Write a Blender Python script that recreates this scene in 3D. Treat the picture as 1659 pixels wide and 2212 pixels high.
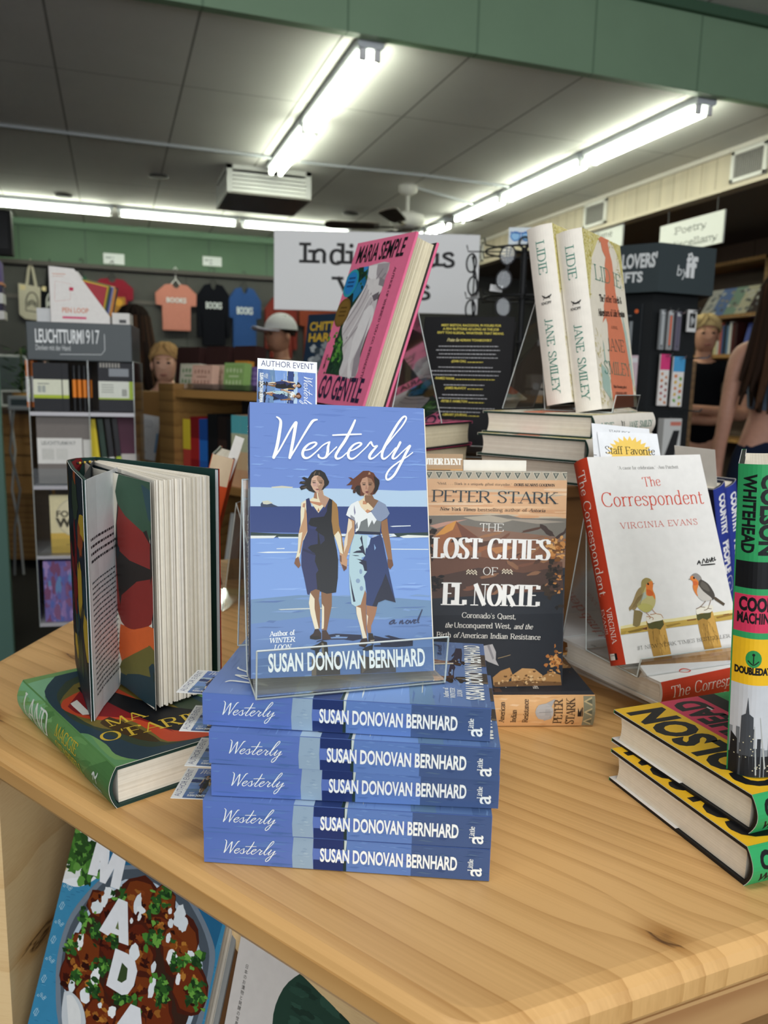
import bpy, bmesh, math, random
import numpy as np
from mathutils import Vector, Matrix, Euler
for o in list(bpy.data.objects): bpy.data.objects.remove(o)
SC = bpy.context.scene; COL = SC.collection
R = math.radians
# ------------------------------------------------------------------ camera
YAW, PITCH, ROLL, FPX, CAMZ = R(19.09), R(9.42), R(1.36), 1690.0, 1.30
CFW = Vector((math.sin(YAW)*math.cos(PITCH), math.cos(YAW)*math.cos(PITCH), -math.sin(PITCH)))
_r0 = Vector((math.cos(YAW), -math.sin(YAW), 0)); _u0 = _r0.cross(CFW)
CRT_ = _r0*math.cos(ROLL) + _u0*math.sin(ROLL); CUP = -_r0*math.sin(ROLL) + _u0*math.cos(ROLL)
cam = bpy.data.cameras.new('camera'); camo = bpy.data.objects.new('camera', cam); COL.objects.link(camo)
camo.matrix_world = Matrix((( CRT_.x, CUP.x, -CFW.x, 0), (CRT_.y, CUP.y, -CFW.y, 0), (CRT_.z, CUP.z, -CFW.z, CAMZ), (0, 0, 0, 1)))
cam.sensor_fit = 'VERTICAL'; cam.sensor_height = 36.0; cam.lens = 36.0*FPX/2212
cam.clip_start = 0.02; cam.clip_end = 60
cam.dof.use_dof = True; cam.dof.focus_distance = 0.66; cam.dof.aperture_fstop = 9.0
SC.camera = camo
# ------------------------------------------------------------------ exposure, world, daylight
SC.view_settings.view_transform = 'Standard'; SC.view_settings.look = 'None'
SC.view_settings.gamma = 1.0; SC.view_settings.use_curve_mapping = False
SC.view_settings.exposure = 0.0
wd = bpy.data.worlds.new('daylight'); SC.world = wd; wd.use_nodes = True
wd.node_tree.nodes['Background'].inputs[0].default_value = (0.86, 0.93, 1.0, 1)
wd.node_tree.nodes['Background'].inputs[1].default_value = 0.66
def area(name, loc, target, sx, sy, power, col):
    l = bpy.data.lights.new(name, 'AREA'); l.shape = 'RECTANGLE'; l.size = sx; l.size_y = sy; l.energy = power; l.color = col
    o = bpy.data.objects.new(name, l); COL.objects.link(o); o.location = loc
    o.rotation_euler = (Vector(target)-Vector(loc)).to_track_quat('-Z', 'Y').to_euler(); return o
area('shop_window_daylight', (-0.6, -3.2, 2.0), (0.35, 0.9, 1.0), 4.2, 2.0, 118, (0.95, 0.98, 1.0))
area('front_ceiling_lamp_light', (0.3, 0.2, 3.1), (0.35, 0.9, 0.9), 2.4, 0.5, 22, (1.0, 0.98, 0.94))
# ------------------------------------------------------------------ helpers
def at(px, py, depth):          # a measured direction and a distance give a place in the room
    d = CFW + CRT_*((px-829.5)/FPX) + CUP*((1106-py)/FPX)
    return Vector((d.x*depth, d.y*depth, CAMZ+d.z*depth))
def aty(px, py, Y):
    d = CFW + CRT_*((px-829.5)/FPX) + CUP*((1106-py)/FPX); k = Y/d.y
    return Vector((d.x*k, Y, CAMZ+d.z*k))
_lin = lambda c: c/12.92 if c <= 0.04045 else ((c+0.055)/1.055)**2.4
_cc = {}
def hexc(h):
    if not isinstance(h, str): return h
    if h not in _cc:
        s = h.lstrip('#'); s = s if len(s) == 6 else ''.join(c*2 for c in s); _cc[h] = tuple(_lin(int(s[i:i+2], 16)/255) for i in (0, 2, 4))+(1.0,)
    return _cc[h]
def tag(o, label=None, cat=None, group=None, kind=None):
    if label: o['label'] = label
    if cat: o['category'] = cat
    if group: o['group'] = group
    if kind: o['kind'] = kind
    return o
def empty(name, label=None, cat=None, loc=(0, 0, 0), rot=(0, 0, 0), group=None):
    o = bpy.data.objects.new(name, None); COL.objects.link(o); o.location = loc
    o.rotation_euler = tuple(R(a) for a in rot); o.empty_display_size = 0.05
    return tag(o, label, cat, group)
def copy_tree(o, parent=None):
    c = o.copy(); COL.objects.link(c)
    if parent: c.parent = parent
    for ch in list(o.children): copy_tree(ch, c)
    return c
def dup(o, label, loc, rot, group=None):
    c = copy_tree(o); c.location = loc; c.rotation_euler = tuple(R(a) for a in rot); c['label'] = label
    if group: c['group'] = group
    return c
# ------------------------------------------------------------------ materials
_mats = {}
def new_mat(name):
    m = bpy.data.materials.new(name); m.use_nodes = True; nt = m.node_tree
    return m, nt, nt.nodes['Principled BSDF']
def mat(rough=0.5, coat=0.0, metal=0.0, spec=0.5, grain=0.0, gscale=400, bump=0.0, sub=0.0):
    """surface whose base colour is the ink or paint stored on each face"""
    k = (rough, coat, metal, spec, grain, gscale, bump)
    if k in _mats: return _mats[k]
    m, nt, b = new_mat('surface_%d' % len(_mats)); n, l = nt.nodes, nt.links
    a = n.new('ShaderNodeAttribute'); a.attribute_name = 'ink'
    out = a.outputs['Color']
    if grain or bump:
        tc = n.new('ShaderNodeTexCoord'); no = n.new('ShaderNodeTexNoise'); no.inputs['Scale'].default_value = gscale; no.inputs['Detail'].default_value = 3
        l.new(tc.outputs['Object'], no.inputs['Vector'])
    if grain:
        mr = n.new('ShaderNodeMapRange'); mr.inputs[1].default_value = 0.3; mr.inputs[2].default_value = 0.7
        mr.inputs[3].default_value = 1-grain; mr.inputs[4].default_value = 1+grain; l.new(no.outputs[0], mr.inputs[0])
        mx = n.new('ShaderNodeVectorMath'); mx.operation = 'MULTIPLY'; l.new(out, mx.inputs[0]); l.new(mr.outputs[0], mx.inputs[1]); out = mx.outputs[0]
    if bump:
        bp = n.new('ShaderNodeBump'); bp.inputs['Strength'].default_value = bump; bp.inputs['Distance'].default_value = 0.002
        l.new(no.outputs[0], bp.inputs['Height']); l.new(bp.outputs[0], b.inputs['Normal'])
    l.new(out, b.inputs['Base Color']); b.inputs['Roughness'].default_value = rough; b.inputs['Metallic'].default_value = metal
    b.inputs['Coat Weight'].default_value = coat; b.inputs['Coat Roughness'].default_value = 0.12; b.inputs['Specular IOR Level'].default_value = spec
    _mats[k] = m; return m
PRINT = mat(0.48, 0.0, spec=0.22, grain=0.03, gscale=90)
GLOSSY = mat(0.38, 0.06, spec=0.25)
PAPER = mat(0.85, spec=0.15, grain=0.03, gscale=150)
PAINT = mat(0.55, spec=0.3)
MATTE = mat(0.9, spec=0.1)
CLOTH = mat(0.95, spec=0.08, grain=0.12, gscale=160, bump=0.3)
SKIN = mat(0.55, spec=0.35, grain=0.05, gscale=40)
CHROME = mat(0.22, metal=1.0)
def emit_mat(name, col, s):
    m, nt, b = new_mat(name); b.inputs['Emission Color'].default_value = hexc(col); b.inputs['Emission Strength'].default_value = s
    b.inputs['Base Color'].default_value = (0.9, 0.9, 0.9, 1); return m
def acrylic_mat(name, tint=(0.97, 0.985, 0.98), gloss=0.14):
    m = bpy.data.materials.new(name); m.use_nodes = True; nt = m.node_tree; nt.nodes.clear(); n, l = nt.nodes, nt.links
    o = n.new('ShaderNodeOutputMaterial'); t = n.new('ShaderNodeBsdfTransparent'); t.inputs[0].default_value = tint+(1,)
    g = n.new('ShaderNodeBsdfGlossy'); g.inputs['Roughness'].default_value = 0.06; g.inputs[0].default_value = (0.95, 0.97, 1, 1)
    fr = n.new('ShaderNodeFresnel'); fr.inputs[0].default_value = 1.45
    mu = n.new('ShaderNodeMath'); mu.operation = 'MULTIPLY_ADD'; mu.inputs[1].default_value = 0.8; mu.inputs[2].default_value = gloss*0.12
    l.new(fr.outputs[0], mu.inputs[0])
    mx = n.new('ShaderNodeMixShader'); l.new(mu.outputs[0], mx.inputs[0]); l.new(t.outputs[0], mx.inputs[1]); l.new(g.outputs[0], mx.inputs[2]); l.new(mx.outputs[0], o.inputs[0])
    return m
ACRYLIC = acrylic_mat('clear_acrylic'); ACRYLIC_EDGE = mat(0.25, 0.3, spec=0.6)
# ------------------------------------------------------------------ mesh builder (one object per build)
class MB:
    def __init__(s): s.v = []; s.f = []; s.c = []; s.smooth = []
    def add(s, vs, fs, col, smooth=False):
        b = len(s.v); s.v += [tuple(p) for p in vs]; c = hexc(col)
        for f in fs: s.f.append([b+i for i in f]); s.c.append(c); s.smooth.append(smooth)
        return s
    def face(s, vs, col): return s.add(vs, [list(range(len(vs)))], col)
    def box(s, x0, y0, z0, x1, y1, z1, col, top=None, M=None, bev=0.0):
        if bev > 0:
            b = bmesh.new(); bmesh.ops.create_cube(b, size=1.0)
            for v in b.verts: v.co = Vector((x0+(v.co.x+.5)*(x1-x0), y0+(v.co.y+.5)*(y1-y0), z0+(v.co.z+.5)*(z1-z0)))
            bmesh.ops.bevel(b, geom=list(b.edges), offset=bev, segments=2, affect='EDGES', profile=0.6)
            vs = [v.co.copy() for v in b.verts]; b.verts.index_update(); fs = [[v.index for v in f.verts] for f in b.faces]; b.free()
            if M: vs = [M @ p for p in vs]
            return s.add(vs, fs, col)
        vs = [Vector((x, y, z)) for z in (z0, z1) for y in (y0, y1) for x in (x0, x1)]
        if M: vs = [M @ p for p in vs]
        fs = [[0, 2, 3, 1], [0, 1, 5, 4], [1, 3, 7, 5], [3, 2, 6, 7], [2, 0, 4, 6], [4, 5, 7, 6]]
        s.add(vs, fs, col)
        if top: s.c[-1] = hexc(top)
        return s
    def tube(s, pts, r, col, n=8, caps=True, smooth=True):
        pts = [Vector(p) for p in pts]; rs = r if isinstance(r, (list, tuple)) else [r]*len(pts); vs = []; up = None
        for i, p in enumerate(pts):
            t = (pts[min(i+1, len(pts)-1)]-pts[max(i-1, 0)]).normalized()
            if up is None: up = Vector((0, 0, 1)) if abs(t.z) < .9 else Vector((1, 0, 0))
            a = t.cross(up).normalized(); b = a.cross(t).normalized(); up = b
            for k in range(n):
                th = 2*math.pi*k/n; vs.append(p+(a*math.cos(th)+b*math.sin(th))*rs[i])
        fs = [[i*n+k, i*n+(k+1) % n, (i+1)*n+(k+1) % n, (i+1)*n+k] for i in range(len(pts)-1) for k in range(n)]
        s.add(vs, fs, col, smooth)
        if caps:
            s.face(vs[:n][::-1], col); s.face(vs[-n:], col)
        return s
    def lathe(s, prof, col, n=24, M=None, smooth=True):
        vs = []
        for (r, z) in prof:
            for k in range(n):
                th = 2*math.pi*k/n; p = Vector((r*math.cos(th), r*math.sin(th), z)); vs.append(M @ p if M else p)
        fs = [[i*n+k, i*n+(k+1) % n, (i+1)*n+(k+1) % n, (i+1)*n+k] for i in range(len(prof)-1) for k in range(n)]
        s.add(vs, fs, col, smooth); s.face(vs[:n][::-1], col); s.face(vs[-n:], col); return s
    def ball(s, c, r, col, n=12, sc=(1, 1, 1)):
        vs = []; fs = []; m = n//2
        for i in range(m+1):
            ph = math.pi*i/m
            for k in range(n):
                th = 2*math.pi*k/n
                vs.append((c[0]+r*sc[0]*math.sin(ph)*math.cos(th), c[1]+r*sc[1]*math.sin(ph)*math.sin(th), c[2]+r*sc[2]*math.cos(ph)))
        for i in range(m):
            for k in range(n): fs.append([i*n+k, (i+1)*n+k, (i+1)*n+(k+1) % n, i*n+(k+1) % n])
        return s.add(vs, fs, col, True)
    def slab(s, poly, h, col, mapf=None, side=None):      # extruded outline
        n = len(poly); f = mapf or (lambda x, y, z: (x, y, z))
        vs = [f(x, y, 0) for x, y in poly]+[f(x, y, h) for x, y in poly]
        s.add(vs, [list(range(n))[::-1], list(range(n, 2*n))], col)
        s.add(vs, [[i, (i+1) % n, n+(i+1) % n, n+i] for i in range(n)], side or col); return s
    def build(s, name, m, parent=None, loc=None, rot=None):
        me = bpy.data.meshes.new(name); me.from_pydata(s.v, [], s.f)
        a = me.color_attributes.new('ink', 'FLOAT_COLOR', 'CORNER')
        buf = np.empty((len(me.loops), 4), np.float32); i = 0
        for f, c in zip(s.f, s.c): buf[i:i+len(f)] = c; i += len(f)
        a.data.foreach_set('color', buf.ravel())
        me.polygons.foreach_set('use_smooth', s.smooth); me.materials.append(m); me.update()
        o = bpy.data.objects.new(name, me); COL.objects.link(o)
        if parent: o.parent = parent
        if loc is not None: o.location = loc
        if rot is not None: o.rotation_euler = tuple(R(x) for x in rot)
        return o
def struct(name, mb, m, **k): return tag(mb.build(name, m, **k), kind='structure')
# ------------------------------------------------------------------ lettering
GL = {}
_raw = '''A 72 tL36,100,6,0 TL36,100,66,0 tL17,34,55,34
B 66 L12,100,12,0 C12,98,32,98,48,92,50,76,47,60,30,53,12,53 C30,53,52,48,58,28,52,8,32,2,12,2
C 70 C62,80,54,94,38,99,18,88,8,50,18,12,38,1,54,6,63,22 L62,97,62,78
D 74 L12,100,12,0 C12,98,32,98,54,88,64,50,54,12,32,2,12,2
E 62 L12,100,12,0 L12,98,54,98 L12,52,44,52 L12,2,56,2 L55,97,55,80 L56,3,56,22
F 57 L12,100,12,0 L12,98,54,98 L12,52,44,52 L54,97,54,80
G 76 C62,80,54,94,38,99,18,88,8,50,18,12,38,1,54,5,64,14 L64,42,64,6 L62,97,62,78
H 80 L13,100,13,0 L66,100,66,0 tL13,51,66,51
I 30 L15,100,15,0
J 42 C28,96,28,40,24,8,12,0,4,8 L28,100,28,90
K 70 L12,100,12,0 tL60,100,14,46 TL28,60,64,0
L 57 L12,100,12,0 L12,2,52,2 L52,3,52,24
M 90 tL12,0,12,100 TL14,100,44,4 tL44,4,76,100 TL77,100,77,0
N 78 tL12,0,12,100 TL13,100,64,2 tL65,0,65,100
O 78 O39,50,31,49
P 62 L12,100,12,0 C12,98,34,98,54,90,57,74,52,54,34,47,12,47
Q 78 O39,50,31,49 TL42,16,68,-14
R 70 L12,100,12,0 C12,98,34,98,52,90,55,75,50,56,34,49,12,49 TL34,49,64,0
S 57 C48,80,40,96,27,99,11,91,10,74,24,57,40,44,49,26,42,6,27,1,13,6,7,24 L47,96,47,78 L7,6,7,24
T 66 L33,100,33,0 L4,98,62,98 L5,97,5,80 L61,97,61,80
U 74 C12,100,12,40,18,10,37,1,56,10,62,40,62,100 L12,100,12,70 L62,100,62,70
V 68 TL5,100,34,0 tL34,0,62,100
W 96 TL4,100,27,0 tL27,0,47,100 TL47,100,69,0 tL69,0,91,100
X 68 TL7,100,62,0 tL60,100,7,0
Y 66 TL4,100,33,46 tL62,100,33,46 L33,48,33,0
Z 62 L8,98,56,98 TL56,98,6,2 L6,2,56,2
a 48 C8,52,16,64,26,66,36,60,38,46,38,14,42,2,48,3 C38,40,20,34,8,24,8,8,18,1,30,4,38,14
b 52 L11,102,11,0 C11,48,24,66,38,60,45,33,38,6,24,0,11,14
c 45 C40,50,33,64,24,66,11,56,7,33,12,9,26,0,42,14
d 54 L41,102,41,0 C41,52,28,66,13,60,7,33,12,6,26,0,41,14
e 47 tL8,37,41,37 C41,38,38,60,24,66,11,56,7,33,12,9,26,0,42,14
f 31 L14,80,14,0 C14,78,16,96,26,102,35,94 tL4,64,28,64
g 47 O23,44,15,21 C16,24,9,14,14,6,34,3,44,-10,36,-26,20,-30,7,-24,7,-12,15,-1 tL35,60,46,66
h 54 L11,102,11,0 C11,48,22,64,34,64,41,50,41,30 L41,40,41,0
i 25 L12,66,12,0 D12,90
j 25 C13,66,13,0,10,-26,0,-28 D13,90
k 50 L11,102,11,0 tL41,66,12,28 TL20,38,45,0
l 24 L12,102,12,0
m 80 L11,66,11,0 C11,48,20,64,30,64,38,50,38,30 L38,40,38,0 C38,48,48,64,58,64,66,50,66,30 L66,40,66,0
n 54 L11,66,11,0 C11,48,22,64,34,64,41,50,41,30 L41,40,41,0
o 50 O25,33,18,33
p 53 L11,66,11,-30 C11,48,24,66,38,60,45,33,38,6,24,0,11,14
q 54 L41,66,41,-30 C41,52,28,66,13,60,7,33,12,6,26,0,41,14
r 38 L11,66,11,0 C11,44,18,60,28,66,36,60
s 41 C34,52,28,64,20,66,9,60,8,48,20,37,33,26,33,8,20,0,11,4,6,16
t 35 L14,86,14,14 C14,16,16,3,24,0,33,7 tL4,64,30,64
u 54 C11,66,11,20,15,3,25,0,36,8,41,20 L41,66,41,0 L11,66,11,50
v 48 TL4,66,24,0 tL24,0,43,66
w 68 TL4,66,20,0 tL20,0,33,66 TL33,66,49,0 tL49,0,63,66
x 48 TL6,66,43,0 tL41,66,6,0
y 48 TL4,66,24,2 tC44,66,24,2,16,-22,4,-28
z 44 L6,65,38,65 TL38,65,6,1 L6,1,40,1
1 34 L18,100,18,0 tL18,99,6,84
. 22 D9,5
, 22 D9,5 tL11,3,6,-14
' 20 tL10,100,8,74
" 30 tL9,100,7,74 tL21,100,19,74
- 40 L6,36,34,36
_ 64 L2,36,62,36
# 60 tL20,100,12,0 tL42,100,34,0 tL4,66,54,66 tL4,32,52,32
& 74 C66,40,50,6,26,0,8,20,18,44,38,64,42,86,30,98,20,86,28,62,68,2'''
for _ln in _raw.split('\n'):
    _p = _ln.split(); _st = []
    for _t in _p[2:]:
        w = ''
        if _t[0] in 'tT' and _t[1] in 'LC': w = _t[0]; _t = _t[1:]
        q = [float(x)/100 for x in _t[1:].split(',')]; _st.append((w, _t[0], [(q[i], q[i+1]) for i in range(0, len(q), 2)]))
    GL[_p[0]] = (float(_p[1])/100, _st)
def catmull(p, m=5):
    if len(p) < 3: return list(p)
    o = []; n = len(p); d = len(p[0])
    for i in range(n-1):
        a, b, c, e = p[max(i-1, 0)], p[i], p[i+1], p[min(i+2, n-1)]
        for k in range(m):
            t = k/m
            o.append(tuple(.5*(2*b[j]+(c[j]-a[j])*t+(2*a[j]-5*b[j]+4*c[j]-e[j])*t*t+(3*b[j]-a[j]-3*c[j]+e[j])*t**3) for j in range(d)))
    o.append(tuple(p[-1])); return o
_fc = {}
def sans_mesh(s, bold):
    k = (s, bold)
    if k not in _fc:
        cu = bpy.data.curves.new('t', 'FONT'); cu.body = s; cu.size = 1; cu.resolution_u = 3; cu.offset = bold
        o = bpy.data.objects.new('t', cu); COL.objects.link(o)
        bpy.context.view_layer.update(); ev = o.evaluated_get(bpy.context.evaluated_depsgraph_get()); me = ev.to_mesh()
        vs = [(v.co.x, v.co.y) for v in me.vertices]; fs = [list(p.vertices) for p in me.polygons]; ev.to_mesh_clear()
        bpy.data.objects.remove(o); bpy.data.curves.remove(cu); _fc[k] = (vs, fs)
    return _fc[k]
_capH = max(v[1] for v in sans_mesh('H', 0.0)[0])
def slice_poly(P, t, sg):
    o = []
    for i, p in enumerate(P):
        n = P[(i+1) % len(P)]; a = (p[1]-t)*sg; b = (n[1]-t)*sg
        if a >= 0: o.append(p)
        if (a > 0 and b < 0) or (a < 0 and b > 0): k = a/(a-b); o.append((p[0]+(n[0]-p[0])*k, t))
    return o
class Art:
    """flat print: shapes laid one over another in cover coordinates (metres, origin bottom left)"""
    def __init__(s): s.it = []
    def raw(s, vs, fs, col, tilt=0): s.it.append((vs, fs, col, tilt)); return s
    def poly(s, pts, col): return s.raw(list(pts), [list(range(len(pts)))], col)
    def rect(s, x0, y0, x1, y1, col): return s.poly([(x0, y0), (x1, y0), (x1, y1), (x0, y1)], col)
    def ell(s, cx, cy, rx, ry, col, n=20, rot=0.0):
        c, q = math.cos(rot), math.sin(rot)
        return s.poly([(cx+rx*math.cos(t)*c-ry*math.sin(t)*q, cy+rx*math.cos(t)*q+ry*math.sin(t)*c) for t in (2*math.pi*k/n for k in range(n))], col)
    def blob(s, cx, cy, rx, ry, col, rnd, n=14, j=.3, rot=0.0):
        c, q = math.cos(rot), math.sin(rot); o = []
        for k in range(n):
            t = 2*math.pi*k/n; m = 1+rnd.uniform(-j, j); o.append((cx+(rx*math.cos(t)*c-ry*math.sin(t)*q)*m, cy+(rx*math.cos(t)*q+ry*math.sin(t)*c)*m))
        return s.poly(o, col)
    def stroke(s, pts, col, w=None, smooth=True, m=5, square=False, closed=False):
        p = [(a[0], a[1], (a[2] if len(a) > 2 else w)) for a in pts]
        if smooth and len(p) > 2: p = catmull(p, m)
        L = []; Rr = []
        for i, a in enumerate(p):
            b, c = p[max(i-1, 0)], p[min(i+1, len(p)-1)]
            if closed and i in (0, len(p)-1): b, c = p[-2], p[1]
            dx, dy = c[0]-b[0], c[1]-b[1]; d = math.hypot(dx, dy) or 1; nx, ny = -dy/d*a[2]/2, dx/d*a[2]/2
            L.append((a[0]+nx, a[1]+ny)); Rr.append((a[0]-nx, a[1]-ny))
        n = len(p); fs = [[i, i+1, n+i+1, n+i] for i in range(n-1)]; s.raw(L+Rr, fs, col, 1)
        if not square:
            for e in (p[0], p[-1]): s.ell(e[0], e[1], e[2]*.49, e[2]*.49, col, 8)
        return s
    def serif(s, st, x, y, h, col, w=None, thick=.15, thin=.045, ser=.09, al='c', rot=0.0, shear=0.0, sx=1.0, gap=0.0):
        """letters drawn as pen strokes: thick uprights, thin joins, small feet"""
        tot = 0
        for ch in st: tot += (GL[ch][0] if ch in GL else .34)*sx+gap
        tot -= gap; k = h
        if w: sx *= (w/h-gap*(len(st)-1))/(tot-gap*(len(st)-1)); tot = w/h
        ox = {'l': 0, 'c': -tot/2, 'r': -tot}[al]; c, q = math.cos(rot), math.sin(rot)
        def T(a, b): a, b = (a+shear*b)*k, b*k; return (x+a*c-b*q, y+a*q+b*c)
        cur = ox
        for ch in st:
            if ch not in GL: cur += .34*sx+gap; continue
            adv, ss = GL[ch]
            for (wt, kd, pts) in ss:
                P = [(cur+a*sx, b) for a, b in pts]
                if kd == 'D': s.raw([T(P[0][0]+thick*.62*math.cos(t), P[0][1]+thick*.62*math.sin(t)) for t in (2*math.pi*i/8 for i in range(8))], [list(range(8))], col); continue
                cl = False
                if kd == 'O':
                    (cx, cy), (rx, ry) = pts; P = [(cur+(cx+rx*math.cos(t))*sx, cy+ry*math.sin(t)) for t in (2*math.pi*i/20 for i in range(21))]; cl = True
                elif kd == 'C': P = catmull(P, 4)
                A = []; B = []; n = len(P)
                for i, p in enumerate(P):
                    b, e = P[max(i-1, 0)], P[min(i+1, n-1)]
                    if cl and i in (0, n-1): b, e = P[n-2], P[1]
                    dx, dy = e[0]-b[0], e[1]-b[1]; d = math.hypot(dx, dy) or 1
                    ww = thin+(thick-thin)*min(1, (abs(dy)/d)**1.3) if wt == '' else (thick if wt == 'T' else thin)
                    nx, ny = -dy/d*ww/2, dx/d*ww/2; A.append(T(p[0]+nx, p[1]+ny)); B.append(T(p[0]-nx, p[1]-ny))
                s.raw(A+B, [[i, i+1, n+i+1, n+i] for i in range(n-1)], col, 1)
                if ser and kd == 'L' and abs(P[0][1]-P[1][1]) > .45:
                    for (px, py), oth in ((P[0], P[1]), (P[1], P[0])):
                        if min(abs(py-v) for v in (0, 1, .66, 1.02, -.3)) > .03: continue
                        if any(o[2] is not pts and o[1] == 'L' and abs(o[2][0][1]-o[2][1][1]) > .45 and any(abs(cur+e[0]*sx-px) < .03 and abs(e[1]-py) < .05 for e in o[2]) for o in ss): continue
                        sg = -1 if oth[1] < py else 1; hw = ser*sx+thick*.5; x0 = px-hw; x1 = px+hw
                        if py in (.66, 1.02) and sg < 0: x1 = px+thick*.4
                        s.raw([T(x0, py), T(x1, py), T(x1, py+sg*max(thin, .03)), T(x0, py+sg*max(thin, .03))], [[0, 1, 2, 3]], col)
            cur += adv*sx+gap
        return s
    def sans(s, st, x, y, h, col, w=None, al='c', rot=0.0, bold=0.0, shear=0.0, sx=1.0):
        vs, fs = sans_mesh(st, bold)
        if not vs: return s
        x0 = min(v[0] for v in vs); x1 = max(v[0] for v in vs); k = h/_capH; kx = k*sx if w is None else w/(x1-x0)
        off = {'l': -x0, 'c': -(x0+x1)/2, 'r': -x1}[al]; c, q = math.cos(rot), math.sin(rot)
        o = []
        for a, b in vs:
            a = (a+off)*kx+shear*b*k; b = b*k; o.append((x+a*c-b*q, y+a*q+b*c))
        return s.raw(o, fs, col)
    def lines(s, x0, x1, y, n, dy, h, col, rnd, al='l'):
        """small print too fine to read"""
        for i in range(n):
            L = (x1-x0)*(rnd.uniform(.8, 1) if i < n-1 else .5); xx = x0 if al == 'l' else (x0+x1-L)/2; e = xx+L
            while xx < e:
                w = rnd.uniform(1.2, 5)*h; s.rect(xx, y-i*dy, min(xx+w, e), y-i*dy+h*.62, col); xx += w+h*.55
        return s
    def tone(s, k):                  # stronger ink
        s.it = [(v, f, tuple(a*b for a, b in zip(hexc(c)[:3], k))+(1.0,), t) for v, f, c, t in s.it]; return s
    def put(s, o, f):                # another print, moved by f
        for vs, fs, col, t in o.it: s.it.append(([f(*v) for v in vs], fs, col, t))
        return s
    def emit(s, mb, mapf, step=8e-6, base=1.5e-5, maxh=9e-4, clip=None, slabs=None):
        n = max(1, len(s.it)); st = min(step, maxh/n)
        for i, (vs, fs, col, tilt) in enumerate(s.it):
            if clip: vs = [(min(max(a, clip[0]), clip[2]), min(max(b, clip[1]), clip[3])) for a, b in vs]
            h = base+i*st; e = st*.8/max(1, len(vs)) if tilt else 0
            if slabs:                # follow a rounded spine: cut every shape into narrow strips
                for q, f in enumerate(fs):
                    P = [vs[k] for k in f]; lo = min(p[1] for p in P); hi = max(p[1] for p in P)
                    for a, b in zip(slabs, slabs[1:]):
                        if hi <= a or lo >= b: continue
                        Q = slice_poly(slice_poly(P, a, 1), b, -1)
                        if len(Q) > 2: mb.add([mapf(x, y, h+(e*q)) for x, y in Q], [list(range(len(Q)))], col)
                continue
            mb.add([mapf(a, b, h+e*(j % max(1, len(vs)//2))) for j, (a, b) in enumerate(vs)], fs, col)
        return mb
def pts(s):
    return [tuple(float(a) for a in p.split(',')) for p in s.split()]
def trace(quad, W, H):
    """plane measured from its four corners (TL TR BR BL): returns point readers for an enlarged view (ox, oy, scale)"""
    src = quad; dst = [(0, H), (W, H), (W, 0), (0, 0)]; A = []; b = []
    for (x, y), (u, v) in zip(src, dst):
        A += [[x, y, 1, 0, 0, 0, -u*x, -u*y], [0, 0, 0, x, y, 1, -v*x, -v*y]]; b += [u, v]
    h = np.linalg.solve(np.array(A), np.array(b))
    def m(x, y):
        d = h[6]*x+h[7]*y+1; return ((h[0]*x+h[1]*y+h[2])/d, (h[3]*x+h[4]*y+h[5])/d)
    def view(ox, oy, sc, wf=1.0):
        def g(t):
            o = []
            for p in (pts(t) if isinstance(t, str) else t):
                q = m(ox+p[0]*sc, oy+p[1]*sc); o.append(q if len(p) < 3 else q+(p[2]*wf,))
            return o
        return g
    return view
# ------------------------------------------------------------------ books
def spine_xy(T, bulge, tau): return (-bulge*math.sin(math.pi*tau), T*tau)
def shell(mb, W, H, T, th, bulge, z0, z1, cf, cs, cb, inner, off=0.0, n=10):
    """front board, spine and back board as one wrapped sheet of thickness th"""
    out = [(W, -off)]+[(-off*1.0+spine_xy(T, bulge, 0)[0], -off)]
    arc = [spine_xy(T, bulge, i/n) for i in range(1, n)]
    out = [(W, -off), (0, -off)]+[(a-off, b) for a, b in arc]+[(0, T+off), (W, T+off)]
    inn = [(W, -off+th), (th*.6, -off+th)]+[(a-off+th, min(max(b, th-off), T-th+off)) for a, b in arc]+[(th*.6, T+off-th), (W, T+off-th)]
    m = len(out)
    V = [(a, b, z) for z in (z0, z1) for a, b in out]+[(a, b, z) for z in (z0, z1) for a, b in inn]
    for i in range(m-1):
        c = cf if i == 0 else (cb if i == m-2 else cs)
        mb.add([V[i], V[i+1], V[m+i+1], V[m+i]], [[0, 1, 2, 3]], c)
        mb.add([V[2*m+i], V[2*m+i+1], V[3*m+i+1], V[3*m+i]], [[0, 1, 2, 3]], inner)
        mb.add([V[i], V[i+1], V[2*m+i+1], V[2*m+i]], [[0, 1, 2, 3]], inner)
        mb.add([V[m+i], V[m+i+1], V[3*m+i+1], V[3*m+i]], [[0, 1, 2, 3]], inner)
    for i in (0, m-1): mb.add([V[i], V[m+i], V[3*m+i], V[2*m+i]], [[0, 1, 2, 3]], inner)
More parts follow.
